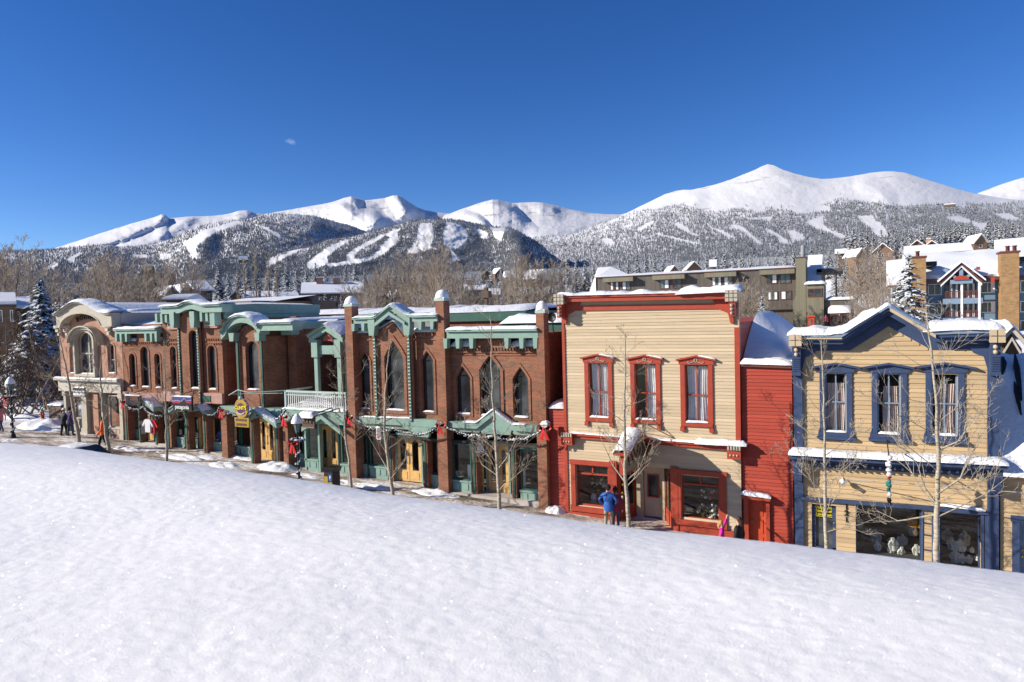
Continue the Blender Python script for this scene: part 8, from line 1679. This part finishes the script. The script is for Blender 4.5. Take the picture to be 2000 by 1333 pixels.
def fold(u0, u1, r, mat, nm):
    mb = MB(); n = 12; pr = [(q.x+.03*math.sin(i*1.3+u0*9), 24.17, q.z-H_*(u0+(u1-u0)*i/n)) for i in range(n+1)]; mb.tube(pr, [r*.66*(.7+.3*math.sin(i*.9+u0*20))*(1 if 0 < i < n else .5) for i in range(n+1)], 8); mb.build(nm, mat, S)
fold(0, .25, .13, 'snow', 'snow'); fold(.26, .42, .12, 'white_cloth', 'cloth'); fold(.42, .45, .12, 'red_cloth', 'band'); fold(.45, .73, .13, 'teal_cloth', 'cloth'); fold(.73, .86, .09, 'white_cloth', 'cloth'); fold(.86, 1.0, .10, 'black_cloth', 'cloth')
# overhead wire
S = empty('cable', P(1650, 938, 24.5), 'thin grey cable strung past the tan building towards the right edge', 'cable'); mb = MB(); mb.tube([P(1648, 937, 25.8), P(1750, 943, 24.8), P(1900, 956, 24), P(2080, 968, 23)], .014, 5); mb.build('wire', 'grey_metal', S)

# ------------------------------------------------------------------ things in and before the shops
def ginv(x, y): 
    r = ray(x, y); t = -CZ/(r.z+.045*r.x); return CAM+r*t
# paper box / bin
b = P(649, 944, 23.6); gz_ = G(b.x, b.y); S = empty('litter_bin', (b.x, b.y, gz_), 'dark litter bin with yellow and blue stickers in front of the pale wooden doors', 'litter bin'); mb = MB(); mb.box(b.x-.25, b.x+.25, b.y-.25, b.y+.25, gz_, gz_+.95)
mb.add([(b.x-.34, b.y-.34, gz_+1.12), (b.x+.34, b.y-.34, gz_+1.12), (b.x+.34, b.y+.34, gz_+1.12), (b.x-.34, b.y+.34, gz_+1.12), (b.x-.25, b.y-.25, gz_+.951), (b.x+.25, b.y-.25, gz_+.951), (b.x+.25, b.y+.25, gz_+.951), (b.x-.25, b.y+.25, gz_+.951)], [(0, 1, 2, 3), (4, 5, 1, 0), (5, 6, 2, 1), (6, 7, 3, 2), (7, 4, 0, 3)], False); mb.build('box', 'dark_metal', S)
mb = MB(); mb.box(b.x+.02, b.x+.22, b.y-.262, b.y-.251, gz_+.08, gz_+.5); mb.box(b.x-.22, b.x-.02, b.y-.262, b.y-.251, gz_+.4, gz_+.75); mb.build('sticker', 'gold_paint', S); mb = MB(); mb.box(b.x+.04, b.x+.2, b.y-.262, b.y-.251, gz_+.55, gz_+.85); mb.build('sticker', 'blue_cloth', S); text('letter', 'P', .22, (b.x+.12, b.y-.266, gz_+.7), (PI/2, 0, 0), 'white_paint', S, .003)
# hydrant, planter, snow heaps
b = ginv(83, 820); S = empty('fire_hydrant', b, 'red hydrant with a teal top on the snow heap at the left', 'hydrant'); mb = MB(); mb.lathe(b, [(.18, 0), (.18, .08), (.12, .1), (.12, .5), (.16, .52)], 10); mb.tube([(b.x-.2, b.y, b.z+.4), (b.x+.2, b.y, b.z+.4)], .06, 8); mb.build('barrel', 'red_trim', S); mb = MB(); mb.lathe(b, [(.15, .521), (.15, .6), (.08, .72), (.03, .76), (.0, .77)], 10); mb.build('cap', 'green_trim', S)
b = ginv(108, 818); S = empty('planter_box', b, 'square brown wooden box with snow on top at the far corner', 'box'); mb = MB(); mb.box(b.x-.75, b.x+.75, b.y, b.y+1.2, b.z-.2, b.z+.95); mb.build('box', 'brown_wood', S); snowline('snow', [(b.x-.8, b.z+.95), (b.x+.8, b.z+.95)], b.y-.05, b.y+1.25, .22, S, step=.1, seed=5)
def heap(px, py, w_, d_, h, label, seed, mat='snow'):
    b = ginv(px, py); mb = MB(); n, m = 22, 14; vs = []
    for i in range(n+1):
        for j in range(m+1):
            u, v = i/n*2-1, j/m*2-1; k = max(0, 1-u*u-v*v)**.7; vs.append((b.x+u*w_, b.y+v*d_, G(b.x+u*w_, b.y+v*d_)-.03+.7*h*k*(1+.7*nz3(u*2.6+seed, v*2.6, seed))+.05*nz3(u*9, v*9, seed)*k))
    mb.add(vs, [(i*(m+1)+j, (i+1)*(m+1)+j, (i+1)*(m+1)+j+1, i*(m+1)+j+1) for i in range(n) for j in range(m)], True); o = mb.build('snow_heap', mat, org=b); lbl(o, label, 'snow heap', 'shovelled snow heaps'); return o
HP = [(88, 832, 2.6, 1.3, .75, 'big shovelled snow heap behind the left street lamp'), (60, 806, 3.5, 1.5, .5, 'rough snow ridge in front of the bushy spruce'), (118, 828, 2.0, 1.2, .35, 'low snow heap next to the brown box'), (20, 864, 1.2, .8, .3, 'snow heap around the foot of the left street lamp'), (130, 805, 4, 2, .5, 'snow ridge behind the two people at the corner'),
 (245, 880, 1.8, .5, .22, 'thin snow ridge along the kerb by the cream pilaster'), (355, 897, 2.0, .6, .3, 'snow heap left of the tall brick pier'), (300, 884, 1.2, .4, .15, 'thin snow patch before the low wing porch'), (440, 912, 1.3, .7, .32, 'bluish lump of snow before the round purple sign'), (470, 896, 1.5, .4, .2, 'snow ridge under the arched bay window'), (541, 916, 1.3, .8, .45, 'snow heap beside the balcony pier'), (410, 896, 1.2, .5, .2, 'snow ridge under the shop window of the tallest brick building'),
 (600, 932, 1.2, .5, .2, 'snow patch behind the lamp with the red bow'), (668, 945, 1.0, .5, .2, 'snow patch beside the litter bin'), (730, 953, 1.4, .6, .22, 'snow patch between the left domed pier and the forked aspen'), (850, 966, 1.4, .6, .25, 'snow patch before the middle domed pier'), (1086, 1000, .5, .5, .35, 'snow heap in the slot beside the cream building')]
for i, (a, b_, w_, d_, h, lb) in enumerate(HP): heap(a, b_, w_, d_, h, lb, i*3.7)
# kerb
mb = MB(); xs_ = np.linspace(-60, 12, 60)
for a, b in zip(xs_[:-1], xs_[1:]): za_, zb_ = G(a, 21.6), G(b, 21.6); mb.add([(a, 21.5, za_-.2), (b, 21.5, zb_-.2), (b, 21.5, zb_+.14), (a, 21.5, za_+.14), (a, 26, za_+.02), (b, 26, zb_+.02), (a, 21.65, za_+.14), (b, 21.65, zb_+.14)], [(0, 1, 2, 3), (3, 2, 7, 6), (6, 7, 5, 4)], False)
mb.build('pavement', 'street_snow', None, kind='structure')
# parked car, only its roof shows over the snow bank
def car(loc, rz, label, paintm='dark_metal', snow=True):
    S = empty('parked_car', (0, 0, 0), label, 'car'); prof = [(-2.2, .45), (-2.15, .85), (-1.35, .95), (-.75, 1.38), (.75, 1.42), (1.45, 1.02), (2.15, .9), (2.25, .5)]; mb = MB(); rows = []
    for t, yw in ((-1, .80), (-.9, .86), (0, .0), (.9, .86), (1, .80)):
        pass
    n = len(prof)
    for s in (-1, -.8, 0, .8, 1):
        rows.append([(x, s*(.88-.16*max(0, z-.95)/.45), z-(.06 if abs(s) == 1 and z > .9 else (.012 if s else 0)*-1)) for x, z in prof])
    vs = [p for r in rows for p in r]; mb.add(vs, [(i*n+k, i*n+k+1, (i+1)*n+k+1, (i+1)*n+k) for i in range(4) for k in range(n-1)], True)
    for s, r in ((-1, rows[0]), (1, rows[-1])): mb.add(r+[(2.25, s*.88, .25), (-2.2, s*.88, .25)], [tuple(range(n+2))], False)
    mb.build('body', paintm, S); g = MB()
    for s in (-1, 1): g.add([(-1.2, s*.86, .98), (-.72, s*.80, 1.30), (.7, s*.80, 1.33), (1.3, s*.86, 1.02)], [(0, 1, 2, 3)], False)
    g.add([(-1.33, -.7, .99), (-1.33, .7, .99), (-.8, .62, 1.36), (-.8, -.62, 1.36)], [(0, 1, 2, 3)], False); g.add([(1.43, -.7, 1.05), (1.43, .7, 1.05), (.82, .62, 1.40), (.82, -.62, 1.40)], [(0, 1, 2, 3)], False); g.build('window', 'glass_dark', S)
    for x in (-1.35, 1.4):
        for s in (-1, 1): w = MB(); w.tube([(x, s*.72, .32), (x, s*.92, .32)], .33, 16); o = w.build('wheel', 'dark_metal', S); w = MB(); w.tube([(x, s*.915, .32), (x, s*.935, .32)], .2, 12); w.build('rim', 'grey_metal', o)
    if snow:
        m = MB(); vs = []
        for i in range(13):
            for j in range(9): u, v = i/12*2-1, j/8*2-1; vs.append((u*.78, v*.66, 1.40+.10*(1-u**4)*(1-v**4)*(1+.5*nz3(u*3, v*3, 1))))
        m.add(vs, [(i*9+j, (i+1)*9+j, (i+1)*9+j+1, i*9+j+1) for i in range(12) for j in range(8)], True); m.build('roof_snow', 'snow', S)
    S.location = loc; S.rotation_euler = (0, 0, rz); return S
q = P(148, 869, 20.2); car((q.x, 20.2, q.z-1.46), .03, 'dark parked car with a snowy roof just showing over the snow bank')
q = P(1533, 632, 108); car((q.x, 108, q.z-1.5), .3, 'small snow-covered car in front of the hotel beside the red kiosk')
# goods in the windows
def shirt(px, py, Y, mat, s, label, cat='shirt'):
    q = P(px, py, Y); S = empty('hanging_shirt' if cat == 'shirt' else 'hanging_jacket', q, label, cat); mb = MB(); w = .24*s; h = .75*s
    out = [(-w, -h), (w, -h), (w*1.02, -.15*s), (w*1.9, -.42*s), (w*2.1, -.30*s), (w*1.1, .02), (w*.35, .08*s), (0, .03*s), (-w*.35, .08*s), (-w*1.1, .02), (-w*2.1, -.30*s), (-w*1.9, -.42*s), (-w*1.02, -.15*s)]
    mb.prism([(q.x+a, q.z+b) for a, b in out], Y-.05, Y+.05); mb.build('cloth', mat, S); m = MB(); m.tube([(q.x-.2*s, Y, q.z), (q.x, Y, q.z+.1*s), (q.x+.2*s, Y, q.z)], .01, 4); m.build('hanger', 'grey_metal', S)
shirt(281, 824, 25.7, 'navy_cloth', .95, 'navy shirt with a yellow print hanging left in the low wing doorway'); shirt(289, 821, 25.6, 'white_cloth', .95, 'pale lilac shirt hanging in the middle of the low wing doorway'); shirt(297, 822, 25.7, 'red_cloth', 1.0, 'red shirt hanging right in the low wing doorway')
shirt(452, 842, 27.0, 'orange_cloth', 1.0, 'orange jacket in the window left of the double doors under the round sign', 'jacket'); shirt(739, 868, 27.6, 'orange_cloth', .9, 'orange jacket hanging in the dark left window of the gabled brick building', 'jacket')
shirt(432, 845, 27.2, 'blue_cloth', .8, 'blue jacket in the window of the tallest brick building', 'jacket'); shirt(605, 880, 26.5, 'white_cloth', .7, 'white shirt in the green-framed shop window behind the lamp', 'shirt')
def bust(px, py, Y, s, label=None, first=[None]):
    if first[0] is None:
        S = empty('display_bust', (0, 0, 0)); mb = MB(); n = 10; out = [(-.10, 0), (-.14, .10), (-.16, .22), (-.11, .31), (-.05, .34), (-.045, .42), (.045, .42), (.05, .34), (.11, .31), (.16, .22), (.14, .10), (.10, 0)]
        mb.prism(out, -.05, .03); mb.tube([(0, 0, .0), (0, -.02, .36)], [.09, .05], 8); mb.build('bust', 'bust_white', S); m = MB(); m.tube([(.10*math.cos(t), -.07, .27+.10*math.sin(t)) for t in [PI+PI*i/8 for i in range(9)]], .008, 4); m.build('necklace', 'grey_metal', S); first[0] = S; o = S
    else: o = tree_copy(first[0])
    q = P(px, py, Y); o.location = q; o.scale = (s, s, s); o.rotation_euler = (rv(-.25, .1), rv(-.15, .15), rv(-.5, .5)); lbl(o, label, 'display bust', 'white jewellery display busts'); return o
def zq(x, y): return (1560+x/5., 960+y/5.)
random.seed(15)
for (x, y, s) in [(595, 350, 1.0), (640, 455, .9), (700, 480, .95), (765, 500, 1.2), (775, 580, .8), (895, 615, .8), (925, 575, 1.1), (985, 550, 1.0), (1030, 520, .9), (1110, 435, .8), (1150, 620, .9), (1000, 640, .9), (890, 510, .5), (1440, 480, 1.2), (1395, 460, .7), (1500, 570, 1.0), (1560, 580, 1.0), (1620, 510, 1.1), (1535, 690, 1.1), (1590, 700, .8), (1665, 700, .7), (1590, 590, .9), (1640, 530, .8), (1690, 600, .5), (1745, 675, .5), (560, 560, .7), (1180, 600, .6)]:
    right = x > 1250
    bust(*zq(x, y), 26.75+(0 if y > 560 else .5 if y > 480 else .9), s*.95, 'white jewellery display bust behind the %s display window of number 121' % ('right' if right else 'left'))
for o in [o for o in bpy.data.objects if o.name.startswith('display_bust')]: o['group'] = 'white busts in the right window' if 'right' in o.get('label', '') else 'white busts in the left window'
q = P(*zq(1150, 430), 27.0); S = empty('vase_of_flowers', q, 'orange flower arrangement in a vase in the left display window of number 121', 'flowers'); mb = MB(); mb.lathe(q, [(.08, 0), (.12, .12), (.05, .22), (.09, .28)], 10); mb.build('vase', 'brown_wood', S); mb = MB()
for i in range(60): d = Vector((rv(-.3, .3), rv(-.15, .15), rv(.25, .62))); mb.add([(q.x, q.y, q.z+.24), q+d, q+d+Vector((rv(-.07, .07), 0, rv(-.07, .07)))], [(0, 1, 2)], False)
mb.build('flowers', 'rust_ornament', S)
def ornament_tree(px, py, Y, h, label, mats, seed, k=26):
    random.seed(seed); q = P(px, py, Y); S = empty('ornament_display', q, label, 'ornament display'); mb = MB(); mb.tube([q, q+Vector((0, 0, h))], .02, 5)
    ends = []
    for i in range(k): z = h*rv(.1, 1); a = rv(0, 6.28); l = rv(.15, .5)*(1.2-z/h*.7); e = q+Vector((l*math.cos(a), l*.4*math.sin(a), z+rv(-.1, .12))); mb.tube([q+Vector((0, 0, z)), e], .008, 3, False); ends.append(e)
    mb.build('stand', 'twigs_dark', S)
    for m_i, m_ in enumerate(mats):
        mb = MB()
        for e in ends[m_i::len(mats)]: mb.ball(e-Vector((0, 0, .05)), rv(.035, .07), 6)
        mb.build('bauble', m_, S)
ornament_tree(1168, 990, 26.9, 1.5, 'hanging gold and cream ornaments in the left window of the cream building', ['gold_paint', 'bust_white', 'rust_ornament'], 3, 34)
ornament_tree(1384, 1015, 26.9, 1.2, 'twiggy tree with red and white ornaments in the right window of the cream building', ['red_cloth', 'bust_white'], 4, 40); ornament_tree(1372, 1017, 26.6, .55, 'low row of gold ornaments at the foot of the right window', ['gold_paint', 'bust_white', 'yellow_paint'], 6, 26); ornament_tree(1398, 1019, 26.6, .6, 'low row of pale green and white ornaments in the corner of the right window', ['bust_white', 'green_pale'], 8, 26)
ornament_tree(1208, 985, 27.0, 1.2, 'gold ornaments in the slanting entry window of the cream building', ['bust_white', 'gold_paint'], 9, 16)
q = P(1160, 985, 26.7); S = empty('jar', q, 'cream and green striped jar on the sill of the left window of the cream building', 'jar'); mb = MB(); mb.lathe(q, [(.01, 0), (.13, 0), (.13, .35), (.10, .4), (.10, .44), (.0, .45)], 12); mb.build('jar_body', 'bust_white', S); mb = MB(); mb.lathe(q, [(.132, .12), (.134, .14), (.134, .22), (.132, .24)], 12); mb.build('band', 'green_trim', S)

# ------------------------------------------------------------------ people
def person(loc, rz, h, label, top, legs, hat=None, hair='hair_brown', arms='down', stride=.12, build=1.0, name='person', hood=False, head_turn=0.0, bend=0.0):
    S = empty(name, (0, 0, 0), label, 'person'); k = h/1.75; me = bpy.data.meshes.new('body'); bm = bmesh.new(); sk = bm.verts.layers.skin.verify(); V = {}
    def v(n, p, r): a = bm.verts.new((p[0]*k, p[1]*k, p[2]*k)); a[sk].radius = (r*k*build, r*k*build*.82) if n[0] != 'f' else (r*k, r*k); V[n] = a; return a
    def e(a, b): bm.edges.new((V[a], V[b]))
    fb = bend
    v('pelvis', (0, 0, .95), .155); v('waist', (0, fb*.15, 1.10), .145); v('chest', (0, fb*.5, 1.33), .175); v('neck', (0, fb*.8, 1.49), .07); v('head0', (0, fb*.9, 1.56), .072); v('head1', (0, fb, 1.64), .095); v('head2', (0, fb, 1.73), .075)
    for a, b in (('pelvis', 'waist'), ('waist', 'chest'), ('chest', 'neck'), ('neck', 'head0'), ('head0', 'head1'), ('head1', 'head2')): e(a, b)
    for s, t in ((-1, 'l'), (1, 'r')):
        st = s*stride
        v('hip'+t, (s*.09, 0, .88), .115); v('knee'+t, (s*.10, st*1.0+.03, .49), .078); v('ankle'+t, (s*.10, st*1.9-.02, .09), .055); v('toe'+t, (s*.11, st*1.9+.17, .045), .045)
        e('pelvis', 'hip'+t); e('hip'+t, 'knee'+t); e('knee'+t, 'ankle'+t); e('ankle'+t, 'toe'+t)
        v('sh'+t, (s*.19, fb*.55, 1.40), .085)
        if arms == 'down' or (arms == 'raise_l' and s > 0): el, wr, hd = (s*.26, fb*.5-.03-st*.4, 1.14), (s*.27, fb*.5+.06-st*1.2, .90), (s*.27, fb*.5+.09-st*1.3, .82)
        elif arms == 'front': el, wr, hd = (s*.25, fb*.5+.06, 1.15), (s*.14, .30, 1.12), (s*.10, .37, 1.14)
        elif arms == 'hip': el, wr, hd = (s*.36, -.05, 1.2), (s*.22, .06, 1.02), (s*.17, .10, 1.0)
        else: el, wr, hd = (s*.30, .10, 1.58), (s*.26, .18, 1.82), (s*.25, .20, 1.90)
        v('el'+t, el, .062); v('wr'+t, wr, .042); v('hand'+t, hd, .040); e('chest', 'sh'+t); e('sh'+t, 'el'+t); e('el'+t, 'wr'+t); e('wr'+t, 'hand'+t)
        d = (Vector(hd)-Vector(wr)).normalized(); side = d.cross(Vector((s, 0, 0))).normalized() if abs(d.x) < .9 else Vector((0, 1, 0))
        for i in range(4):
            o = side*(-.030+.020*i); l = (.06, .075, .072, .055)[i]; b0 = Vector(hd)+o+d*.02; v('f%s%da' % (t, i), b0+d*l*.5+Vector((-s*.006, 0, 0)), .0105); v('f%s%db' % (t, i), b0+d*l+Vector((-s*.02, .006, 0)), .009); e('hand'+t, 'f%s%da' % (t, i)); e('f%s%da' % (t, i), 'f%s%db' % (t, i))
        v('f%st' % t, Vector(hd)+side*-.05+d*.02, .0115); e('wr'+t, 'f%st' % t)
    V['pelvis'][sk].use_root = True; bm.to_mesh(me); bm.free(); o = bpy.data.objects.new('body', me); COL.objects.link(o)
    m = o.modifiers.new('s', 'SKIN'); m.use_smooth_shade = True; m2 = o.modifiers.new('u', 'SUBSURF'); m2.levels = m2.render_levels = 1
    me2 = bpy.data.meshes.new_from_object(o.evaluated_get(bpy.context.evaluated_depsgraph_get())); bpy.data.objects.remove(o); me2.name = 'body'
    me2.materials.clear(); [me2.materials.append(MT[q_]) for q_ in ('skin', top, legs, 'black_cloth', hair)]
    hands = [Vector(V_)*k for V_ in ()]
    for p in me2.polygons:
        c = p.center/k; p.use_smooth = True
        arm = abs(c.x) > .185 and c.z > .8 and not (c.z < 1.0 and abs(c.x) < .16)
        if c.z > 1.50 and abs(c.x) < .14 and not (arms == 'raise_l' and c.x < -.18): p.material_index = 0
        elif c.z < .11: p.material_index = 3
        elif arm or c.z > .84: p.material_index = 1
        else: p.material_index = 2
        if arms in ('down',) and abs(c.x) > .2 and c.z < .86: p.material_index = 0
        if arms == 'raise_l' and c.z > 1.84: p.material_index = 0
    o = bpy.data.objects.new('body', me2); COL.objects.link(o); o.parent = S; ORG[o.name] = Vector()
    # face, hair, jacket hem, collar
    hc = Vector((0, fb, 1.66))*k; fm = MB()
    def hp(x, y, z): return (hc.x+x*k, hc.y+y*k, hc.z+z*k)
    fm.tube([hp(0, .085, .03), hp(0, .118, -.012), hp(0, .09, -.022)], [.008*k, .014*k, .010*k], 6); [fm.ball(hp(s*.088, .0, 0), .02*k, 6, (.5, 1, 1.4)) for s in (-1, 1)]; fm.build('nose_and_ears', 'skin', S)
    fm = MB(); [fm.ball(hp(s*.032, .083, .018), .010*k, 6) for s in (-1, 1)]; fm.box(hp(-.022, 0, 0)[0], hp(.022, 0, 0)[0], hp(0, .084, 0)[1], hp(0, .094, 0)[1], hp(0, 0, -.052)[2], hp(0, 0, -.046)[2]); fm.build('eyes_and_mouth', 'maroon_cloth', S)
    hm = MB(); cz = .035 if hair else 0
    if hat:
        hm.ball(hp(0, -.008, .045), .112*k, 12, (1, 1.05, .95)); hm.lathe(hp(0, -.008, .03), [(.113*k, -.02*k), (.12*k, 0), (.113*k, .03*k)], 12)
        if hat[1]: hm.ball(hp(0, -.01, .165), .04*k, 8)
        hm.build('hat', hat[0], S); hm = MB()
    hm.ball(hp(0, -.022, .012 if hat else .03), .108*k, 12, (1.0, .95, 1.05))
    if hair == 'hair_blond' or hood: hm.tube([hp(0, -.06, .03), hp(0, -.10, -.10), hp(0, -.11, -.22)], [.09*k, .085*k, .03*k], 8)
    # keep the face clear: flatten hair in front
    vv = [(a, min(b, hc.y+.045*k), c) for a, b, c in hm.v]; hm.v = vv; hm.build('hair', hair, S)
    jm = MB(); n = 14; prof = [(.165, .80, .125), (.175, .9, .13), (.16, 1.05, .125)]
    jm.add([(a*build*k*math.cos(2*PI*i/n), b_*build*k*math.sin(2*PI*i/n)+fb*.1*k, z*k) for a, z, b_ in prof for i in range(n)], [(j*n+i, j*n+(i+1) % n, (j+1)*n+(i+1) % n, (j+1)*n+i) for j in range(2) for i in range(n)], True); jm.build('jacket_hem', top, S)
    cm = MB(); cm.lathe((0, fb*.82*k, 1.455*k), [(.10*k, 0), (.085*k, .045*k), (.078*k, .06*k)], 12); cm.build('collar', top, S)
    S.location = loc; S.rotation_euler = (0, 0, rz); return S
def ploc(px, py, Y=None):
    if Y is None: b = ginv(px, py); return Vector((b.x, b.y, G(b.x, b.y)+.02))
    b = P(px, py, Y); return Vector((b.x, Y, G(b.x, Y)+.02))
person(ploc(202, 879), 2.5, 1.82, 'person in an orange jacket, black trousers and dark helmet walking beside the aspen', 'orange_cloth', 'black_cloth', ('black_cloth', False), stride=.13, build=1.05)
person(ploc(125, 852), .15, 1.72, 'person in a dark grey coat and pale hat, left of the pair at the corner', 'navy_cloth', 'black_cloth', ('curtain_white', False), arms='front', stride=.06, build=1.05, bend=.08)
person(ploc(138, 852), .3, 1.78, 'person in a purple jacket and jeans, right of the pair at the corner', 'purple_cloth', 'denim', ('black_cloth', False), stride=.05, build=1.1)
person(ploc(3, 841), 1.9, 1.65, 'person in a pink and black top and jeans walking at the left edge', 'rose_cloth', 'denim', ('black_cloth', False), stride=.12)
person(ploc(1189, 1020, 24.6), .1, 1.78, 'person in a bright blue jacket and cap looking into the cream shop window', 'blue_cloth', 'khaki_cloth', ('navy_cloth', False), arms='hip', stride=.04, build=1.12)
person(ploc(1203, 1022, 24.8), .4, 1.66, 'person in a dark red jacket and black pompom hat beside the one in blue', 'maroon_cloth', 'denim', ('black_cloth', True), stride=.05, build=1.05)
person(ploc(1410, 1062, 23.4), -1.45, 1.45, 'blond child in a hot pink jacket with one arm raised', 'pink_cloth', 'denim', None, 'hair_blond', arms='raise_l', stride=.08, hood=True)
person(ploc(1443, 1066, 23.4), 1.3, 1.66, 'dark-haired person in a black coat and patterned scarf left of the red door', 'black_cloth', 'black_cloth', None, 'hair_brown', stride=.08, hood=True, build=1.1)
q = P(1613, 639, 108); person((q.x, 108, q.z), 0, 1.75, 'tiny far person in dark red at the hotel entrance, left one', 'maroon_cloth', 'black_cloth', None); q = P(1640, 637, 108); person((q.x, 108, q.z), 2, 1.75, 'tiny far person in navy at the hotel entrance, right one', 'navy_cloth', 'black_cloth', None)

# ------------------------------------------------------------------ the snow bank the picture is taken over
CR = [(-700, 780), (0, 857), (120, 864), (250, 882), (400, 902), (550, 924), (720, 951), (900, 975), (1080, 997), (1240, 1018), (1440, 1039), (1700, 1067), (1900, 1089), (2000, 1101), (2500, 1178)]
ZS = 8.02
cx3, cy3 = [], []
for (x, y) in CR: r = ray(x, y); t = (ZS-CZ)/r.z; cx3.append(t*r.x); cy3.append(t*r.y)
o_ = np.argsort(cx3); cx3 = np.array(cx3)[o_]; cy3 = np.array(cy3)[o_]
gx_ = np.concatenate([np.linspace(-9, -3.5, 160), np.linspace(-3.48, 3.5, 620), np.linspace(3.52, 7, 80)]); gv = np.concatenate([np.linspace(-3.5, 0, 40), np.linspace(.02, 1, 300)**.9, np.linspace(1.003, 1.30, 60)])
Xs, Vs = np.meshgrid(gx_, gv, indexing='ij'); Yc = np.interp(Xs, cx3, cy3)+.02*fbm(Xs*3.1, Xs*0, 3, 61); Ysn = Yc*Vs
s_ = np.clip((Ysn-(Yc-.95))/.95, 0, None); Zsn = ZS+.105-.13*s_**2.2-1.9*np.clip(Ysn-Yc, 0, None)**1.5*1.6
Zsn += .05*fbm(Xs*.55+.3, Ysn*.8, 2, 62)*np.clip(1.2-s_, .25, 1)+.0022*fbm(Xs*6, Ysn*6, 3, 63)+.0014*fbm(Xs*45, Ysn*45, 3, 64)+.001*fbm(Xs*120, Ysn*120, 2, 65)
Zsn = np.minimum(Zsn, ZS+.16); o = grid_mesh('snow_bank', np.stack([Xs, Ysn, Zsn], -1), 'snow_near', 'structure', 'thick bank of fresh sparkling snow filling the lower foreground')
mb = MB(); mb.box(-9, 7, -3.4, 2.2, 6.6, ZS-.25); mb.box(-9, 7, -3.4, 1.9, -1, 6.6); S = empty('balcony_parapet', (0, 2, 0), 'wall and parapet under the foreground snow bank', 'wall'); mb.build('wall', 'concrete', S)
